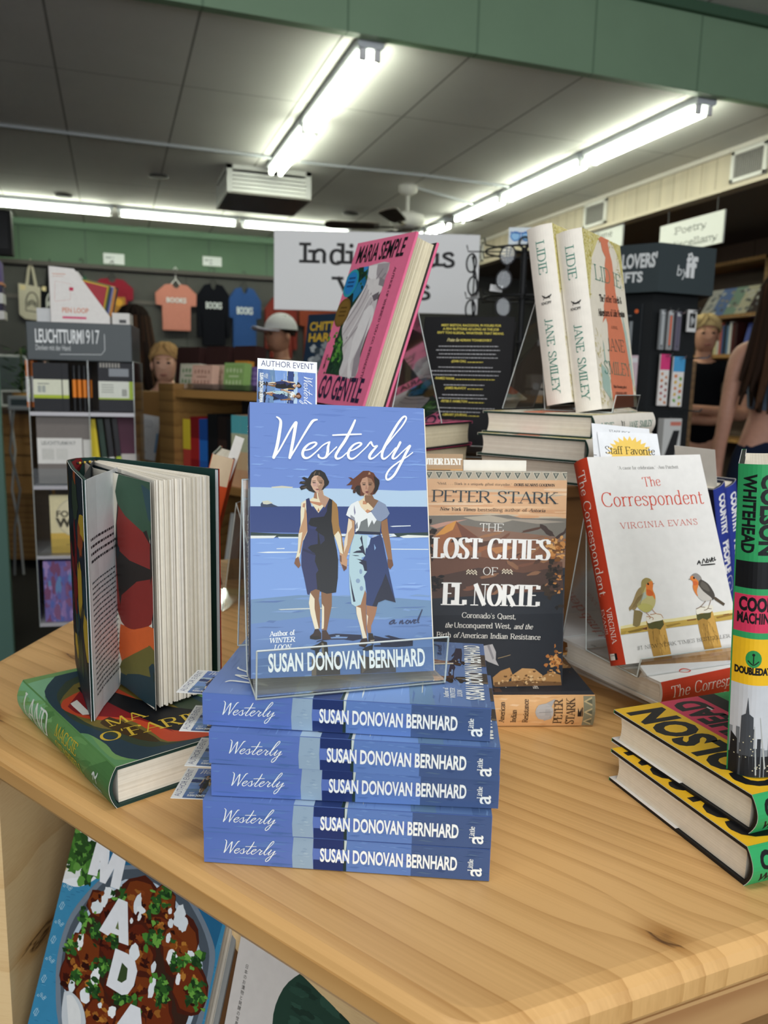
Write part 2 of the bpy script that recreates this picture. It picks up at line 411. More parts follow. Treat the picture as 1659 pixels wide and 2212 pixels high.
def page_block(mb, W, H, T, x0, c1='#e9e2d2', c2='#d8d0be', n=36, concave=0.0, rnd=random.Random(3)):
    """paper block: every few leaves a slightly different edge"""
    ys = [T*i/n for i in range(n+1)]; pal = [hexc(c1), hexc(c2)]
    for i in range(n):
        t = rnd.random(); c = tuple(pal[0][k]*(1-t)+pal[1][k]*t for k in range(3))+(1,)
        a, b = ys[i], ys[i+1]; q = lambda y: W-concave*math.sin(math.pi*y/T)+rnd.uniform(-.0002, .0002)
        xa, xb = q(a), q(b)
        mb.add([(x0, a, 0), (xa, a, 0), (xb, b, 0), (x0, b, 0), (x0, a, H), (xa, a, H), (xb, b, H), (x0, b, H)], [[0, 1, 2, 3], [4, 5, 6, 7], [1, 2, 6, 5]], c)
    mb.add([(x0, 0, 0), (W, 0, 0), (W, 0, H), (x0, 0, H)], [[0, 1, 2, 3]], c1); mb.add([(x0, T, 0), (W, T, 0), (W, T, H), (x0, T, H)], [[0, 1, 2, 3]], c1)
    mb.add([(x0, 0, 0), (x0, T, 0), (x0, T, H), (x0, 0, H)], [[0, 1, 2, 3]], c1)
def fmap(W, H, T, off): return lambda u, v, h: (u, -off-h, v)
def bmap(W, H, T, off): return lambda u, v, h: (W-u, T+off+h, v)
def smap(W, H, T, bulge, off):
    def f(s, t, h):
        tau = min(max(1-t/T, 0), 1); x, y = spine_xy(T, bulge, tau); return (x-off-h, y, H-s)
    return f
def book(name, label, cat, W, H, T, cf, cs, cb, front=None, spine=None, back=None, hard=True, jacket=False, board='#1c1d20', bulge=.003,
         page=('#f0e9d9', '#e0d7c4'), inner='#e8e4da', flap=None, group=None, m=None, n=36, paren=None):
    root = empty(name, label, cat, group=group); m = m or PRINT
    th = .0026 if hard else .0005; mg = .0032 if hard else 0.0
    off = .0007 if jacket else 0.0
    if jacket:
        b = MB(); shell(b, W-.0006, H, T, th, bulge, 0.0003, H-.0003, board, board, board, board); b.build('boards', PAINT, root)
        j = MB(); shell(j, W, H, T, .0004, bulge, 0, H, cf, cs, cb, inner, off=off+.0001)
        for y, s in ((th+.0002, 1), (T-th-.0002, -1)):           # flaps folded inside the boards
            j.add([(W, y-s*(th+off), 0), (W, y+s*.0002, 0), (W, y+s*.0002, H), (W, y-s*(th+off), H)], [[0, 1, 2, 3]], cf if s > 0 else cb)
            if flap: j.add([(W, y, 0), (W*.45, y, 0), (W*.45, y, H), (W, y, H)]+[(W, y+s*.0003, 0), (W*.45, y+s*.0003, 0), (W*.45, y+s*.0003, H), (W, y+s*.0003, H)], [[0, 1, 2, 3], [4, 5, 6, 7], [0, 1, 5, 4], [2, 3, 7, 6]], flap)
        off += .0001
    else:
        j = MB(); shell(j, W, H, T, th, bulge, 0, H, cf, cs, cb, board if hard else inner)
    if front: front.emit(j, fmap(W, H, T, off), clip=(0.0002, 0.0002, W-.0002, H-.0002))
    if spine: spine.emit(j, smap(W, H, T, bulge, off), clip=(0.0002, .0002, H-.0002, T-.0002), slabs=[T*i/10 for i in range(11)] if bulge > .001 else None)
    if back: back.emit(j, bmap(W, H, T, off), clip=(0.0002, .0002, W-.0002, H-.0002))
    j.build('dust_jacket' if jacket else 'cover', m, root)
    p = MB(); pt = T-2*th-.0006; page_block(p, W-mg-.004*(hard), H-2*mg-.0006*(not hard), pt, .0015, page[0], page[1], n, concave=.0025 if hard else 0)
    po = p.build('pages', PAPER, root); po.location = (.001, th+.0003, mg+.0003*(not hard))
    return root
def pose(o, loc, rot): o.location = loc; o.rotation_euler = tuple(R(a) for a in rot); return o
# ------------------------------------------------------------------ wood
def wood_mat(name, light, dark, ang=0.0, scale=26.0, stretch=0.07, knots=(), rough=0.42, contrast=1.0, plane='XY', board=0.0):
    m, nt, b = new_mat(name); n, l = nt.nodes, nt.links
    tc = n.new('ShaderNodeTexCoord'); mp = n.new('ShaderNodeMapping'); mp.inputs['Rotation'].default_value = ang if isinstance(ang, tuple) else (0, 0, -ang)
    l.new(tc.outputs['Object'], mp.inputs['Vector'])
    sep = n.new('ShaderNodeSeparateXYZ'); l.new(mp.outputs[0], sep.inputs[0])
    def math_(op, a, c=None, d=None):
        q = n.new('ShaderNodeMath'); q.operation = op
        for i, v in enumerate((a, c, d)):
            if v is None: continue
            if isinstance(v, (int, float)): q.inputs[i].default_value = v
            else: l.new(v, q.inputs[i])
        return q.outputs[0]
    u, v, w = sep.outputs[0], sep.outputs[1], sep.outputs[2]
    cb = n.new('ShaderNodeCombineXYZ'); l.new(math_('MULTIPLY', u, stretch), cb.inputs[0]); l.new(v, cb.inputs[1]); l.new(w, cb.inputs[2])
    no = n.new('ShaderNodeTexNoise'); no.inputs['Scale'].default_value = 7.0; no.inputs['Detail'].default_value = 3; l.new(cb.outputs[0], no.inputs['Vector'])
    vv = math_('ADD', v, math_('MULTIPLY', no.outputs[0], 0.10)); kn = None
    for (ku, kv, ru, rv, am) in knots:
        du = math_('DIVIDE', math_('SUBTRACT', u, ku), ru); dv = math_('DIVIDE', math_('SUBTRACT', v, kv), rv)
        d2 = math_('ADD', math_('MULTIPLY', du, du), math_('MULTIPLY', dv, dv)); ex = math_('POWER', 2.718, math_('MULTIPLY', d2, -1.0))
        vv = math_('ADD', vv, math_('MULTIPLY', math_('MULTIPLY', ex, dv), am)); e2 = math_('POWER', 2.718, math_('MULTIPLY', d2, -6.0))
        kn = e2 if kn is None else math_('MAXIMUM', kn, e2)
    fr = math_('FRACT', math_('MULTIPLY', vv, scale))
    ring = math_('POWER', fr, 3.0)
    c2 = n.new('ShaderNodeCombineXYZ'); l.new(math_('MULTIPLY', u, 6.0), c2.inputs[0]); l.new(math_('MULTIPLY', v, 420.0), c2.inputs[1]); l.new(math_('MULTIPLY', w, 60.0), c2.inputs[2])
    fi = n.new('ShaderNodeTexNoise'); fi.inputs['Scale'].default_value = 1.0; fi.inputs['Detail'].default_value = 2; l.new(c2.outputs[0], fi.inputs['Vector'])
    big = n.new('ShaderNodeTexNoise'); big.inputs['Scale'].default_value = 5.0; l.new(cb.outputs[0], big.inputs['Vector'])
    t = math_('ADD', math_('MULTIPLY', ring, 0.55*contrast), math_('MULTIPLY', math_('SUBTRACT', fi.outputs[0], 0.5), 0.5))
    t = math_('ADD', t, math_('MULTIPLY', math_('SUBTRACT', big.outputs[0], 0.45), 0.9))
    if kn is not None: t = math_('ADD', t, math_('MULTIPLY', kn, 0.95))
    cr = n.new('ShaderNodeValToRGB'); e = cr.color_ramp.elements; e[0].position = 0.0; e[0].color = hexc(light); e[1].position = 0.75; e[1].color = hexc(dark)
    e3 = cr.color_ramp.elements.new(1.0); e3.color = tuple(a*.75 for a in hexc(dark)[:3])+(1,)
    if kn is not None: e4 = cr.color_ramp.elements.new(0.999); e4.color = hexc('#5c3b22'); e3.position = 0.93
    l.new(t, cr.inputs[0]); l.new(cr.outputs[0], b.inputs['Base Color']); b.inputs['Roughness'].default_value = rough
    b.inputs['Specular IOR Level'].default_value = 0.4
    return m
def plank_mat(name, base, line, axis, width, rough=0.6, noise=0.08, lw=0.012, cross=None, nscale=(3, 3, 3)):
    """panelling or tiles: thin joints at a regular step along one axis (and another)"""
    m, nt, b = new_mat(name); n, l = nt.nodes, nt.links
    tc = n.new('ShaderNodeTexCoord'); sep = n.new('ShaderNodeSeparateXYZ'); l.new(tc.outputs['Object'], sep.inputs[0])
    def joint(o, wd, off, lw):
        a = n.new('ShaderNodeMath'); a.operation = 'MULTIPLY_ADD'; a.inputs[1].default_value = 1/wd; a.inputs[2].default_value = off; l.new(o, a.inputs[0])
        f = n.new('ShaderNodeMath'); f.operation = 'FRACT'; l.new(a.outputs[0], f.inputs[0])
        c = n.new('ShaderNodeMath'); c.operation = 'LESS_THAN'; c.inputs[1].default_value = lw/wd; l.new(f.outputs[0], c.inputs[0]); return c.outputs[0]
    j = joint(sep.outputs[axis], width, 0.37, lw)
    if cross:
        k = joint(sep.outputs[cross[0]], cross[1], 0.2, lw*.6); mxx = n.new('ShaderNodeMath'); mxx.operation = 'MAXIMUM'; l.new(j, mxx.inputs[0]); l.new(k, mxx.inputs[1]); j = mxx.outputs[0]
    mp = n.new('ShaderNodeMapping'); mp.inputs['Scale'].default_value = nscale; l.new(tc.outputs['Object'], mp.inputs[0])
    no = n.new('ShaderNodeTexNoise'); no.inputs['Scale'].default_value = 1; no.inputs['Detail'].default_value = 4; l.new(mp.outputs[0], no.inputs['Vector'])
    mr = n.new('ShaderNodeMapRange'); mr.inputs[1].default_value = .3; mr.inputs[2].default_value = .7; mr.inputs[3].default_value = 1-noise; mr.inputs[4].default_value = 1+noise; l.new(no.outputs[0], mr.inputs[0])
    rgb = n.new('ShaderNodeMixRGB'); rgb.inputs[1].default_value = hexc(base); rgb.inputs[2].default_value = hexc(line); l.new(j, rgb.inputs[0])
    vm = n.new('ShaderNodeVectorMath'); vm.operation = 'MULTIPLY'; l.new(rgb.outputs[0], vm.inputs[0]); l.new(mr.outputs[0], vm.inputs[1])
    l.new(vm.outputs[0], b.inputs['Base Color']); b.inputs['Roughness'].default_value = rough; b.inputs['Specular IOR Level'].default_value = 0.25
    return m
# ------------------------------------------------------------------ room shell
CEIL = 2.82; FCEIL = 3.215; BEAMY = 3.59; BACKY = 8.9; SOFX = 3.78; LEFTX = -4.2; RECX = 5.3
M_CEIL = plank_mat('ceiling_panels', '#e2e0dd', '#9a9794', 0, 0.62, 0.75, 0.05, 0.012, (1, 1.2), (1.2, 1.2, 1))
M_GREEN = plank_mat('green_panelling', '#86a386', '#708c72', 0, 0.62, 0.5, 0.04, 0.012)
M_GREENB = plank_mat('green_back_panelling', '#4f6a53', '#43594a', 0, 0.62, 0.5, 0.04, 0.012)
M_PINE = plank_mat('whitewashed_panelling', '#c9bda8', '#a3947c', 1, 0.14, 0.6, 0.10, 0.008, None, (1, 14, .5))
M_CARPET = plank_mat('charcoal_carpet', '#34322f', '#34322f', 0, 1.0, 0.95, 0.35, 0.0, None, (160, 160, 160))
M_GREY = plank_mat('grey_wallboard', '#494947', '#3b3b3a', 0, 1.22, 0.7, 0.08, 0.012)
M_BROWN = plank_mat('brown_wall', '#6d5a4c', '#54453a', 1, 1.22, 0.5, 0.10, 0.012)
struct('floor', MB().box(LEFTX, -4, -0.1, 6.5, BACKY+.2, 0, '#34322f'), M_CARPET)
struct('ceiling', MB().box(LEFTX, BEAMY+.02, CEIL, 6.5, BACKY+.2, CEIL+.1, '#777'), M_CEIL)
struct('ceiling_front', MB().box(LEFTX, -4, FCEIL, 6.5, BEAMY-.02, FCEIL+.1, '#777'), M_CEIL)
struct('beam', MB().box(LEFTX, BEAMY-.02, CEIL-.015, 6.5, BEAMY+.03, FCEIL, '#5f7f66'), M_GREEN)
struct('trim_1', MB().box(LEFTX, BEAMY-.05, FCEIL-.05, 6.5, BEAMY-.02, FCEIL, '#486650'), PAINT)
struct('wall_back', MB().box(LEFTX, BACKY, 0, 6.5, BACKY+.15, CEIL, '#666'), M_GREY)
struct('wall_back_green', MB().box(LEFTX, BACKY-.03, 2.42, SOFX, BACKY, CEIL, '#5f7f66'), M_GREENB)
struct('trim_2', MB().box(LEFTX, BACKY-.06, 2.38, SOFX, BACKY, 2.42, '#4b4643'), PAINT)
struct('trim_3', MB().box(LEFTX, BACKY-.07, CEIL-.06, SOFX, BACKY-.03, CEIL, '#6f8f76'), PAINT)
struct('soffit_right', MB().box(SOFX, BEAMY+.03, CEIL-.23, SOFX+.06, BACKY, CEIL, '#cbb'), M_PINE)
struct('trim_4', MB().box(SOFX-.02, BEAMY+.03, CEIL-.255, SOFX+.08, BACKY, CEIL-.23, '#cfc3ae'), PAINT)
struct('trim_5', MB().box(SOFX-.02, BEAMY+.03, CEIL-.03, SOFX, BACKY, CEIL, '#cfc9c0'), PAINT)
struct('soffit_underside', MB().box(SOFX+.08, BEAMY+.03, CEIL-.23, RECX, BACKY, CEIL-.20, '#6a5f57'), PAINT)
struct('wall_right', MB().box(RECX, -4, 0, RECX+.15, BACKY, CEIL, '#555'), M_BROWN)
struct('wall_left', MB().box(LEFTX-.15, -4, 0, LEFTX, BACKY+.2, FCEIL, '#555'), M_GREY)
struct('baseboard_back', MB().box(LEFTX, BACKY-.02, 0, 6.4, BACKY, .1, '#3a3532'), PAINT)
# ------------------------------------------------------------------ ceiling fittings
TUBE = emit_mat('fluorescent_tube_glow', '#f8ffe6', 25.0)
def lamp(label, p0, p1, n_t=2, lit=(1, 1), group='fluorescent ceiling strips'):
    p0, p1 = (Vector((p[0]*.96, max(p[1]*.96, 3.64), p[2])) for p in (p0, p1)); d = (p1-p0); L = d.length; a = math.atan2(d.y, d.x)
    r = empty('fluorescent_lamp', label, 'ceiling light', p0, (0, 0, math.degrees(a)), group)
    b = MB()
    prof = [(-.062, 0), (-.062, -.030), (-.05, -.040), (.05, -.040), (.062, -.030), (.062, 0)]
    V = [(x, y, z) for x in (0, L) for y, z in prof]; b.add(V, [[i, (i+1) % 6, 6+(i+1) % 6, 6+i] for i in range(6)]+[list(range(6)), list(range(6, 12))], '#d3d8de')
    b.build('housing', PAINT, r)
    for k, y in enumerate((-.034, .034)[:n_t]):
        if lit[k]:
            t = MB().tube([(.04, y, -.062), (L-.04, y, -.062)], .0165, '#ffffff', 10); t.build('tube', TUBE, r)
        for x in (.012, L-.03):
            MB().box(x, y-.016, -.085, x+.02, y+.016, -.036, '#e8e8ea', bev=.004).build('lamp_holder', PAINT, r)
    return r
xs = 1.195
lamp('near fluorescent strip of the middle ceiling row, starting at the green beam', (xs, 3.73, CEIL), (xs, 4.99, CEIL))
lamp('farther fluorescent strip of the middle ceiling row, ending above the square air diffuser', (xs, 5.01, CEIL), (xs, 6.12, CEIL))
for i, (a, b_, lb) in enumerate(((3.72, 4.93, 'longest looking fluorescent strip of the right row, nearest the green beam'), (4.96, 6.14, 'second fluorescent strip of the right row from the green beam'),
        (6.17, 7.10, 'third fluorescent strip of the right row, beside the ceiling fan'), (7.30, 7.78, 'short lit strip seen just past the ceiling fan blades'), (7.86, 8.40, 'farthest strip of the right row, peeking above the pink book'))):
    lamp(lb, (3.13, a, CEIL), (3.13, b_, CEIL), lit=(1, 1) if i else (1, 1))
for a, b_, lb in ((-1.15, .05, 'leftmost fluorescent strip of the row along the back green wall'), (.09, 1.22, 'middle fluorescent strip of the row along the back green wall'), (1.26, 2.38, 'right fluorescent strip of the row along the back green wall')):
    lamp(lb, (a, 8.2, CEIL), (b_, 8.2, CEIL))
tag(MB().tube([(-2.5, 5.62, CEIL-.012), (-.6, 5.65, CEIL-.012), (1.1, 5.67, CEIL-.012)], .011, '#a9adb2').build('conduit', PAINT), 'thin grey conduit crossing the ceiling to the middle strip light', 'conduit', 'ceiling conduits')
tag(MB().tube([(1.29, 5.70, CEIL-.012), (2.2, 5.68, CEIL-.012), (3.04, 5.72, CEIL-.012)], .011, '#a9adb2').build('conduit', PAINT), 'thin grey conduit running from the middle strip to the right strip', 'conduit', 'ceiling conduits')
tag(MB().tube([(2.30, 6.05, CEIL-.012), (2.7, 6.25, CEIL-.012), (3.04, 6.42, CEIL-.012)], .011, '#a9adb2').build('conduit', PAINT), 'short conduit from the ceiling fan mount to the right strip', 'conduit', 'ceiling conduits')
for x, y in ((.38, 6.55), (2.1, 7.2), (-.35, 7.6)):
    p = at
    tag(MB().lathe([(.0, CEIL-.002), (.07, CEIL-.004), (.075, CEIL-.012), (.05, CEIL-.016), (.0, CEIL-.017)], '#4c4a48', 16, Matrix.Translation((x, y, 0))).build('ceiling_speaker', PAINT),
        {.38: 'small round dark ceiling plate left of the square diffuser', 2.1: 'small round dark ceiling plate right of the square diffuser', -.35: 'small round ceiling plate near the back strip lights'}[x], 'ceiling plate', 'round ceiling plates')
# square air diffuser box hanging from the ceiling
dr = empty('air_diffuser', 'white box shaped air diffuser with louvred sides hanging from the ceiling', 'air diffuser', (1.13, 6.30, CEIL))
b = MB(); b.box(-.31, -.31, -.20, .31, .31, -.185, '#77746f', bev=.004)
for sx in (-1, 1):
    for sy in (-1, 1): b.box(sx*.29-.02, sy*.29-.02, -.19, sx*.29+.02, sy*.29+.02, 0, '#c9c9c7')
b.box(-.31, -.31, -.03, .31, .31, 0, '#c9c9c7'); b.box(-.25, -.25, -.18, .25, .25, -.03, '#2d2b2a'); b.build('frame', PAINT, dr)
for k in range(5):
    z = -.05-k*.028
    for (x0, y0, x1, y1) in ((-.28, -.31, .28, -.285), (-.28, .285, .28, .31), (-.31, -.28, -.285, .28), (.285, -.28, .31, .28)):
        pass
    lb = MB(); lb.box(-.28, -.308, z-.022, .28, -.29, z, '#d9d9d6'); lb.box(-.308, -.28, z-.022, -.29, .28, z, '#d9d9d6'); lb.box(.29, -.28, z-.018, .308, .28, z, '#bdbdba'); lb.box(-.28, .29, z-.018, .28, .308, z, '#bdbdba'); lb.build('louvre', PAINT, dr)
# ceiling fan
fx, fy = 2.23, 6.05
fr = empty('ceiling_fan', 'white ceiling fan with dark wooden blades and a downrod', 'ceiling fan', (fx, fy, CEIL))
MB().lathe([(.0, 0), (.075, 0), (.07, -.05), (.03, -.075), (0, -.075)], '#cfcdc8', 20).build('canopy', PAINT, fr)
MB().tube([(0, 0, -.07), (0, 0, -.21)], .014, '#c5c3be').build('downrod', PAINT, fr)
mo = MB().lathe([(0, -.2), (.05, -.2), (.13, -.225), (.135, -.28), (.1, -.32), (.05, -.33), (0, -.33)], '#cfcdc8', 24).build('motor', PAINT, fr)
MB().lathe([(0, -.33), (.045, -.33), (.05, -.39), (.03, -.41), (0, -.41)], '#b9b3a8', 16).build('switch_cup', CHROME, fr)
for k in range(5):
    a = 2*math.pi*k/5+.35; M = Matrix.Rotation(a, 4, 'Z') @ Matrix.Translation((0, 0, -.315)) @ Matrix.Rotation(R(11), 4, 'X')
    bl = MB(); n = 10; ot = [(.22, -.045), (.3, -.06), (.6, -.072), (.64, -.05), (.65, 0), (.64, .05), (.6, .072), (.3, .06), (.22, .045)]
    bl.slab(ot, .008, '#4a4038', lambda x, y, z: M @ Vector((x, y, z))); bo = bl.build('blade', PAINT, fr)
    MB().box(.09, -.02, -.004, .26, .02, .0, '#b9b3a8', M=M).build('bracket', CHROME, bo)
# wall vents on the right soffit
def vent(label, y, w, z=None):
    r = empty('wall_vent', label, 'vent', (SOFX, y, CEIL-.125), group='white louvred vents on the pale panelled band')
    b = MB(); h = .095; w2 = w/2
    for (y0, z0, y1, z1) in ((-w2, -h, w2, -h+.025), (-w2, h-.025, w2, h), (-w2, -h, -w2+.03, h), (w2-.03, -h, w2, h)): b.box(-.018, y0, z0, 0, y1, z1, '#e3e1dc', bev=.003)
    b.box(-.004, -w2+.02, -h+.02, 0, w2-.02, h-.02, '#2f2d2b'); b.build('frame', PAINT, r)
    s = MB()
    for k in range(14):
        yy = -w2+.04+k*(w-.08)/13; s.box(-.012, yy-.004, -h+.025, -.003, yy+.004, h-.025, '#9b9893')
    s.build('slats', PAINT, r)
vent('largest white vent on the pale band, nearest the green beam', 4.14, .30)
vent('middle white vent on the pale panelled band', 5.80, .32)
vent('farthest small white vent on the pale band, above the sunglasses rack', 8.05, .36)
# ------------------------------------------------------------------ hexagonal display table
TZ = 0.946; HEXV = [Vector(p) for p in ((-.212, .917), (.172, .337), (.866, .379), (1.176, 1.001), (.792, 1.581), (.098, 1.539))]
HC = sum(HEXV, Vector((0, 0)))/6; GA = math.atan2(-.58, .384)
def uv(x, y): return (x*math.cos(GA)+y*math.sin(GA), -x*math.sin(GA)+y*math.cos(GA))
_k = [uv(p[0]-HC.x, p[1]-HC.y)+q for p, q in (((.33, .372), (.045, .03, .03)), ((-.13, .86), (.045, .022, .03)), ((-.055, 1.02), (.07, .02, .02)), ((.47, .52), (.012, .006, .008)), ((.15, .92), (.05, .02, .02)), ((-.02, 1.12), (.05, .016, .018)))]
M_TABLE = wood_mat('golden_pine_tabletop', '#e0b274', '#b48348', GA, 44.0, 0.055, tuple((a, b, c, d, e) for a, b, c, d, e in _k), rough=0.36, contrast=.75)
M_APRON = wood_mat('pine_apron', '#d0a670', '#a5764a', R(3.5), 40, 0.06, rough=0.5)
M_PLY = wood_mat('varnished_plywood', '#f0cf9a', '#d3a468', (R(90), 0, 0), 9, 0.12, ((-.59, -.60, .05, .04, .04),), rough=0.4, contrast=.6)
M_RISER = wood_mat('brown_oak_veneer', '#8a6238', '#5f3f22', 0.0, 30, 0.09, rough=0.5, contrast=.9)
tb = empty('display_table', 'hexagonal golden pine table crowded with book displays', 'table', (HC.x, HC.y, 0))
def hexring(inset, z):
    o = []
    for v in HEXV:
        d = (v-HC); o.append(Vector((d.x, d.y, 0))*(1-inset/(d.length*math.cos(R(30))))+Vector((0, 0, z)))
    return o
def round_hex(inset, z, r=.02, n=5):
    c = hexring(inset, z); o = []
    for i in range(6):
        p, q, s = c[i-1], c[i], c[(i+1) % 6]; a = q+(p-q).normalized()*r; b_ = q+(s-q).normalized()*r
        for k in range(n+1):
            t = k/n; o.append(a*(1-t)**2+q*2*t*(1-t)+b_*t*t)
    return o
prof = [(.016, TZ), (.008, TZ-.0012), (.003, TZ-.005), (0, TZ-.011), (0, TZ-.024), (.003, TZ-.029), (.007, TZ-.031)]
tp = MB(); rings = [round_hex(i, z) for i, z in prof]; n = len(rings[0])
for a, b_ in zip(rings, rings[1:]): tp.add(a+b_, [[i, (i+1) % n, n+(i+1) % n, n+i] for i in range(n)], '#c99', True)
tp.face(rings[0], '#c99'); tp.face(rings[-1][::-1], '#c99'); tp.build('tabletop', M_TABLE, tb)
# apron boards below the front right side, one under another with a dark gap between
for z1, z0, ins in ((TZ-.0315, TZ-.062, .004), (TZ-.078, TZ-.30, .006)):
    a = hexring(ins, z1); c = hexring(ins+.022, z1); b_ = MB()
    for i in (1,):
        q = [a[i], a[i+1], c[i+1], c[i]]; V = q+[v+Vector((0, 0, z0-z1)) for v in q]
        b_.add(V, [[0, 1, 2, 3], [4, 5, 6, 7], [0, 1, 5, 4], [1, 2, 6, 5], [2, 3, 7, 6], [3, 0, 4, 7]], '#c99')
    b_.build('apron_board', M_APRON, tb)
cp = MB(); a = hexring(.055, TZ-.032)
for i in (1,):
    q = [a[i], a[i+1]]; V = q+[v+Vector((0, 0, -.05)) for v in q]; cp.add(V, [[0, 1, 3, 2]], '#2a1c12')
# carcass: panels set back from the rim, open at the front left for the cookbook ledge
lp = MB(); a = hexring(.05, 0)
def wall_between(mb, p, q, z0, z1, th, col):
    p, q = Vector((p.x, p.y, 0)), Vector((q.x, q.y, 0)); d = (q-p).normalized(); nn = Vector((-d.y, d.x, 0))*th
    V = [v+Vector((0, 0, z)) for z in (z0, z1) for v in (p, q, q+nn, p+nn)]
    mb.add(V, [[0, 1, 2, 3], [4, 5, 6, 7], [0, 1, 5, 4], [1, 2, 6, 5], [2, 3, 7, 6], [3, 0, 4, 7]], col)
inner = hexring(.20, 0)
A0 = a[0]; A1 = a[1]; dA = (A1-A0).normalized()

bk = MB(); wall_between(bk, inner[0], inner[1], 0, TZ-.032, .018, '#c99')
bk.build('back_panel', M_PLY, tb)
for i in (2, 3, 4, 5):
    w_ = MB(); wall_between(w_, a[i], a[(i+1) % 6], 0, TZ-.032, .02, '#c99'); w_.build('side_panel', M_PLY, tb)
w_ = MB(); wall_between(w_, a[1], a[2], 0, TZ-.032, .02, '#c99'); w_.build('side_panel', M_PLY, tb)
lg = MB(); V = []
for z in (.44, .468): V += [v+Vector((0, 0, z)) for v in (A0, A1, inner[1], inner[0])]
lg.add(V, [[0, 1, 2, 3], [4, 5, 6, 7], [0, 1, 5, 4], [1, 2, 6, 5], [2, 3, 7, 6], [3, 0, 4, 7]], '#c99'); lg.build('ledge', M_PLY, tb)
# riser box in the middle of the table
RZ = 1.173
rs = empty('riser_box', 'brown oak veneer box standing mid table as a riser for more books', 'riser', (.495, 1.135, TZ), (0, 0, 3.5))
b = MB().box(-.225, -.265, .0, .225, -.25, RZ-TZ-.016, '#a77'); b.build('front_panel', M_RISER, rs)
b = MB().box(-.225, .25, .0, .225, .265, RZ-TZ-.016, '#a77'); b.build('back_panel', M_RISER, rs)
for x in (-.225, .21): MB().box(x, -.25, 0, x+.015, .25, RZ-TZ-.016, '#a77').build('side_panel', M_RISER, rs)
MB().box(-.227, -.267, RZ-TZ-.016, .227, .267, RZ-TZ, '#a77', bev=.002).build('top_panel', M_RISER, rs)
# ------------------------------------------------------------------ seaside novel (paperback)
rnd = random.Random(11)
WW, WH, WT = .1397, .2096, .0248
tw = trace([(542.4, 872.5), (910.8, 881.5), (936, 1456.6), (543, 1468.5)], WW, WH)
VA = tw(520, 860, 440/1475); VB = tw(620, 1000, 250/1659); VC = tw(620, 1220, 250/1659); VT = tw(560, 880, 360/1659, .1397/1735*.98)
sea = Art(); sea.rect(0, 0, WW, WH, '#7791d2')
def brush(a, x0, y0, x1, y1, n, cols, seed, lw=(.0006, .002), ll=(.006, .03)):
    r = random.Random(seed)
    for _ in range(n):
        x = r.uniform(x0, x1); y = r.uniform(y0, y1); L = r.uniform(*ll); w = r.uniform(*lw)
        a.poly([(x, y), (x+L*.3, y+w*.6), (x+L, y+w*.3+r.uniform(-.0006, .0006)), (x+L*.7, y-w*.5)], r.choice(cols))
brush(sea, -.01, WH*.72, WW*.98, WH, 46, ['#839ddb', '#6d87c9', '#8aa5e0', '#718bcc'], 1)
brush(sea, -.01, WH*.70, WW*.98, WH*.80, 22, ['#8fadE6'.lower(), '#7f9bdc'], 2)
P = lambda s, c, V: sea.poly(V(s), c)
P('70,650 400,655 800,660 1150,672 1345,668 1345,792 70,792', '#bfd3e8', VA)
P('225,648 300,640 380,648 370,656 230,655', '#dcd3bd', VA)
P('70,788 1350,788 1350,990 70,975', '#35477f', VA)
P('70,975 300,985 800,992 1360,975 1360,1012 900,1010 500,1008 70,1015', '#2c4140', VA)
P('70,1000 260,1000 240,1018 70,1020', '#f2efe6', VA); P('270,1008 500,1010 480,1022 280,1020', '#dfe7ef', VA)
P('700,988 1100,986 1120,1005 1000,1015 720,1003', '#eef0ee', VA); P('1140,1005 1200,995 1360,1000 1360,1012 1170,1018', '#f2efe6', VA)
P('70,1020 1370,1016 1380,1490 1000,1462 420,1440 70,1462', '#86a6e0', VA)
brush(sea, -.01, WH*.30, WW*.98, WH*.52, 46, ['#7f9edb', '#93b2e9', '#7896d4', '#9ab8ec'], 3)
for s in ('120,1122 200,1115 420,1116 430,1122 200,1126', '260,1092 320,1090 315,1096 262,1097', '1060,1096 1350,1098 1350,1104 1070,1102', '700,1135 780,1130 780,1138', '1070,932 1100,928 1220,925 1220,931 1090,936'): P(s, '#f0f2f2', VA)
P('150,770 165,752 200,750 238,775 280,792 150,794', '#3c4660', VA); P('160,752 200,746 236,765 195,775 168,772', '#d9d2bd', VA)
P('70,1462 420,1432 1000,1448 1385,1478 1420,2060 60,2060', '#7593b5', VA)
P('70,1640 500,1590 900,1620 1395,1600 1420,2060 60,2060', '#6f8cc0', VA)
P('70,1900 500,1860 1400,1820 1420,2060 60,2060', '#617cae', VA)
brush(sea, -.01, 0, WW*.98, WH*.29, 60, ['#7d9bcb', '#6682b4', '#83a0ca', '#5f7aac'], 4)
P('270,1534 420,1528 700,1524 560,1534 290,1540', '#d8d8d0', VA)
# left figure
P('345,150 400,110 470,112 530,150 560,210 592,280 580,320 540,355 500,400 460,430 380,435 310,410 270,375 200,400 175,360 200,335 255,322 170,305 190,275 262,270 205,225 240,210 292,232', '#2a2521', VB)
P('370,180 392,135 410,125 380,190', '#7d6650', VB); P('440,180 452,130 462,175', '#6a5443', VB)
P('190,280 260,282 235,300', '#5d4a3b', VB); P('195,365 280,345 260,375', '#5d4a3b', VB)
P('385,430 420,440 500,390 520,470 600,515 440,725 310,540 380,490', '#f3dfba', VB)
P('430,440 500,390 515,470 600,515 530,650 470,580 440,500', '#c09479', VB); P('385,432 415,432 425,525 372,512', '#a97557', VB)
P('320,555 470,575 500,600 460,625 330,580', '#c98a66', VB); P('440,650 458,700 425,705', '#bb7a58', VB)
P('345,232 380,195 430,188 480,210 515,260 522,320 490,385 450,430 410,432 368,390 333,320', '#dfb196', VB)
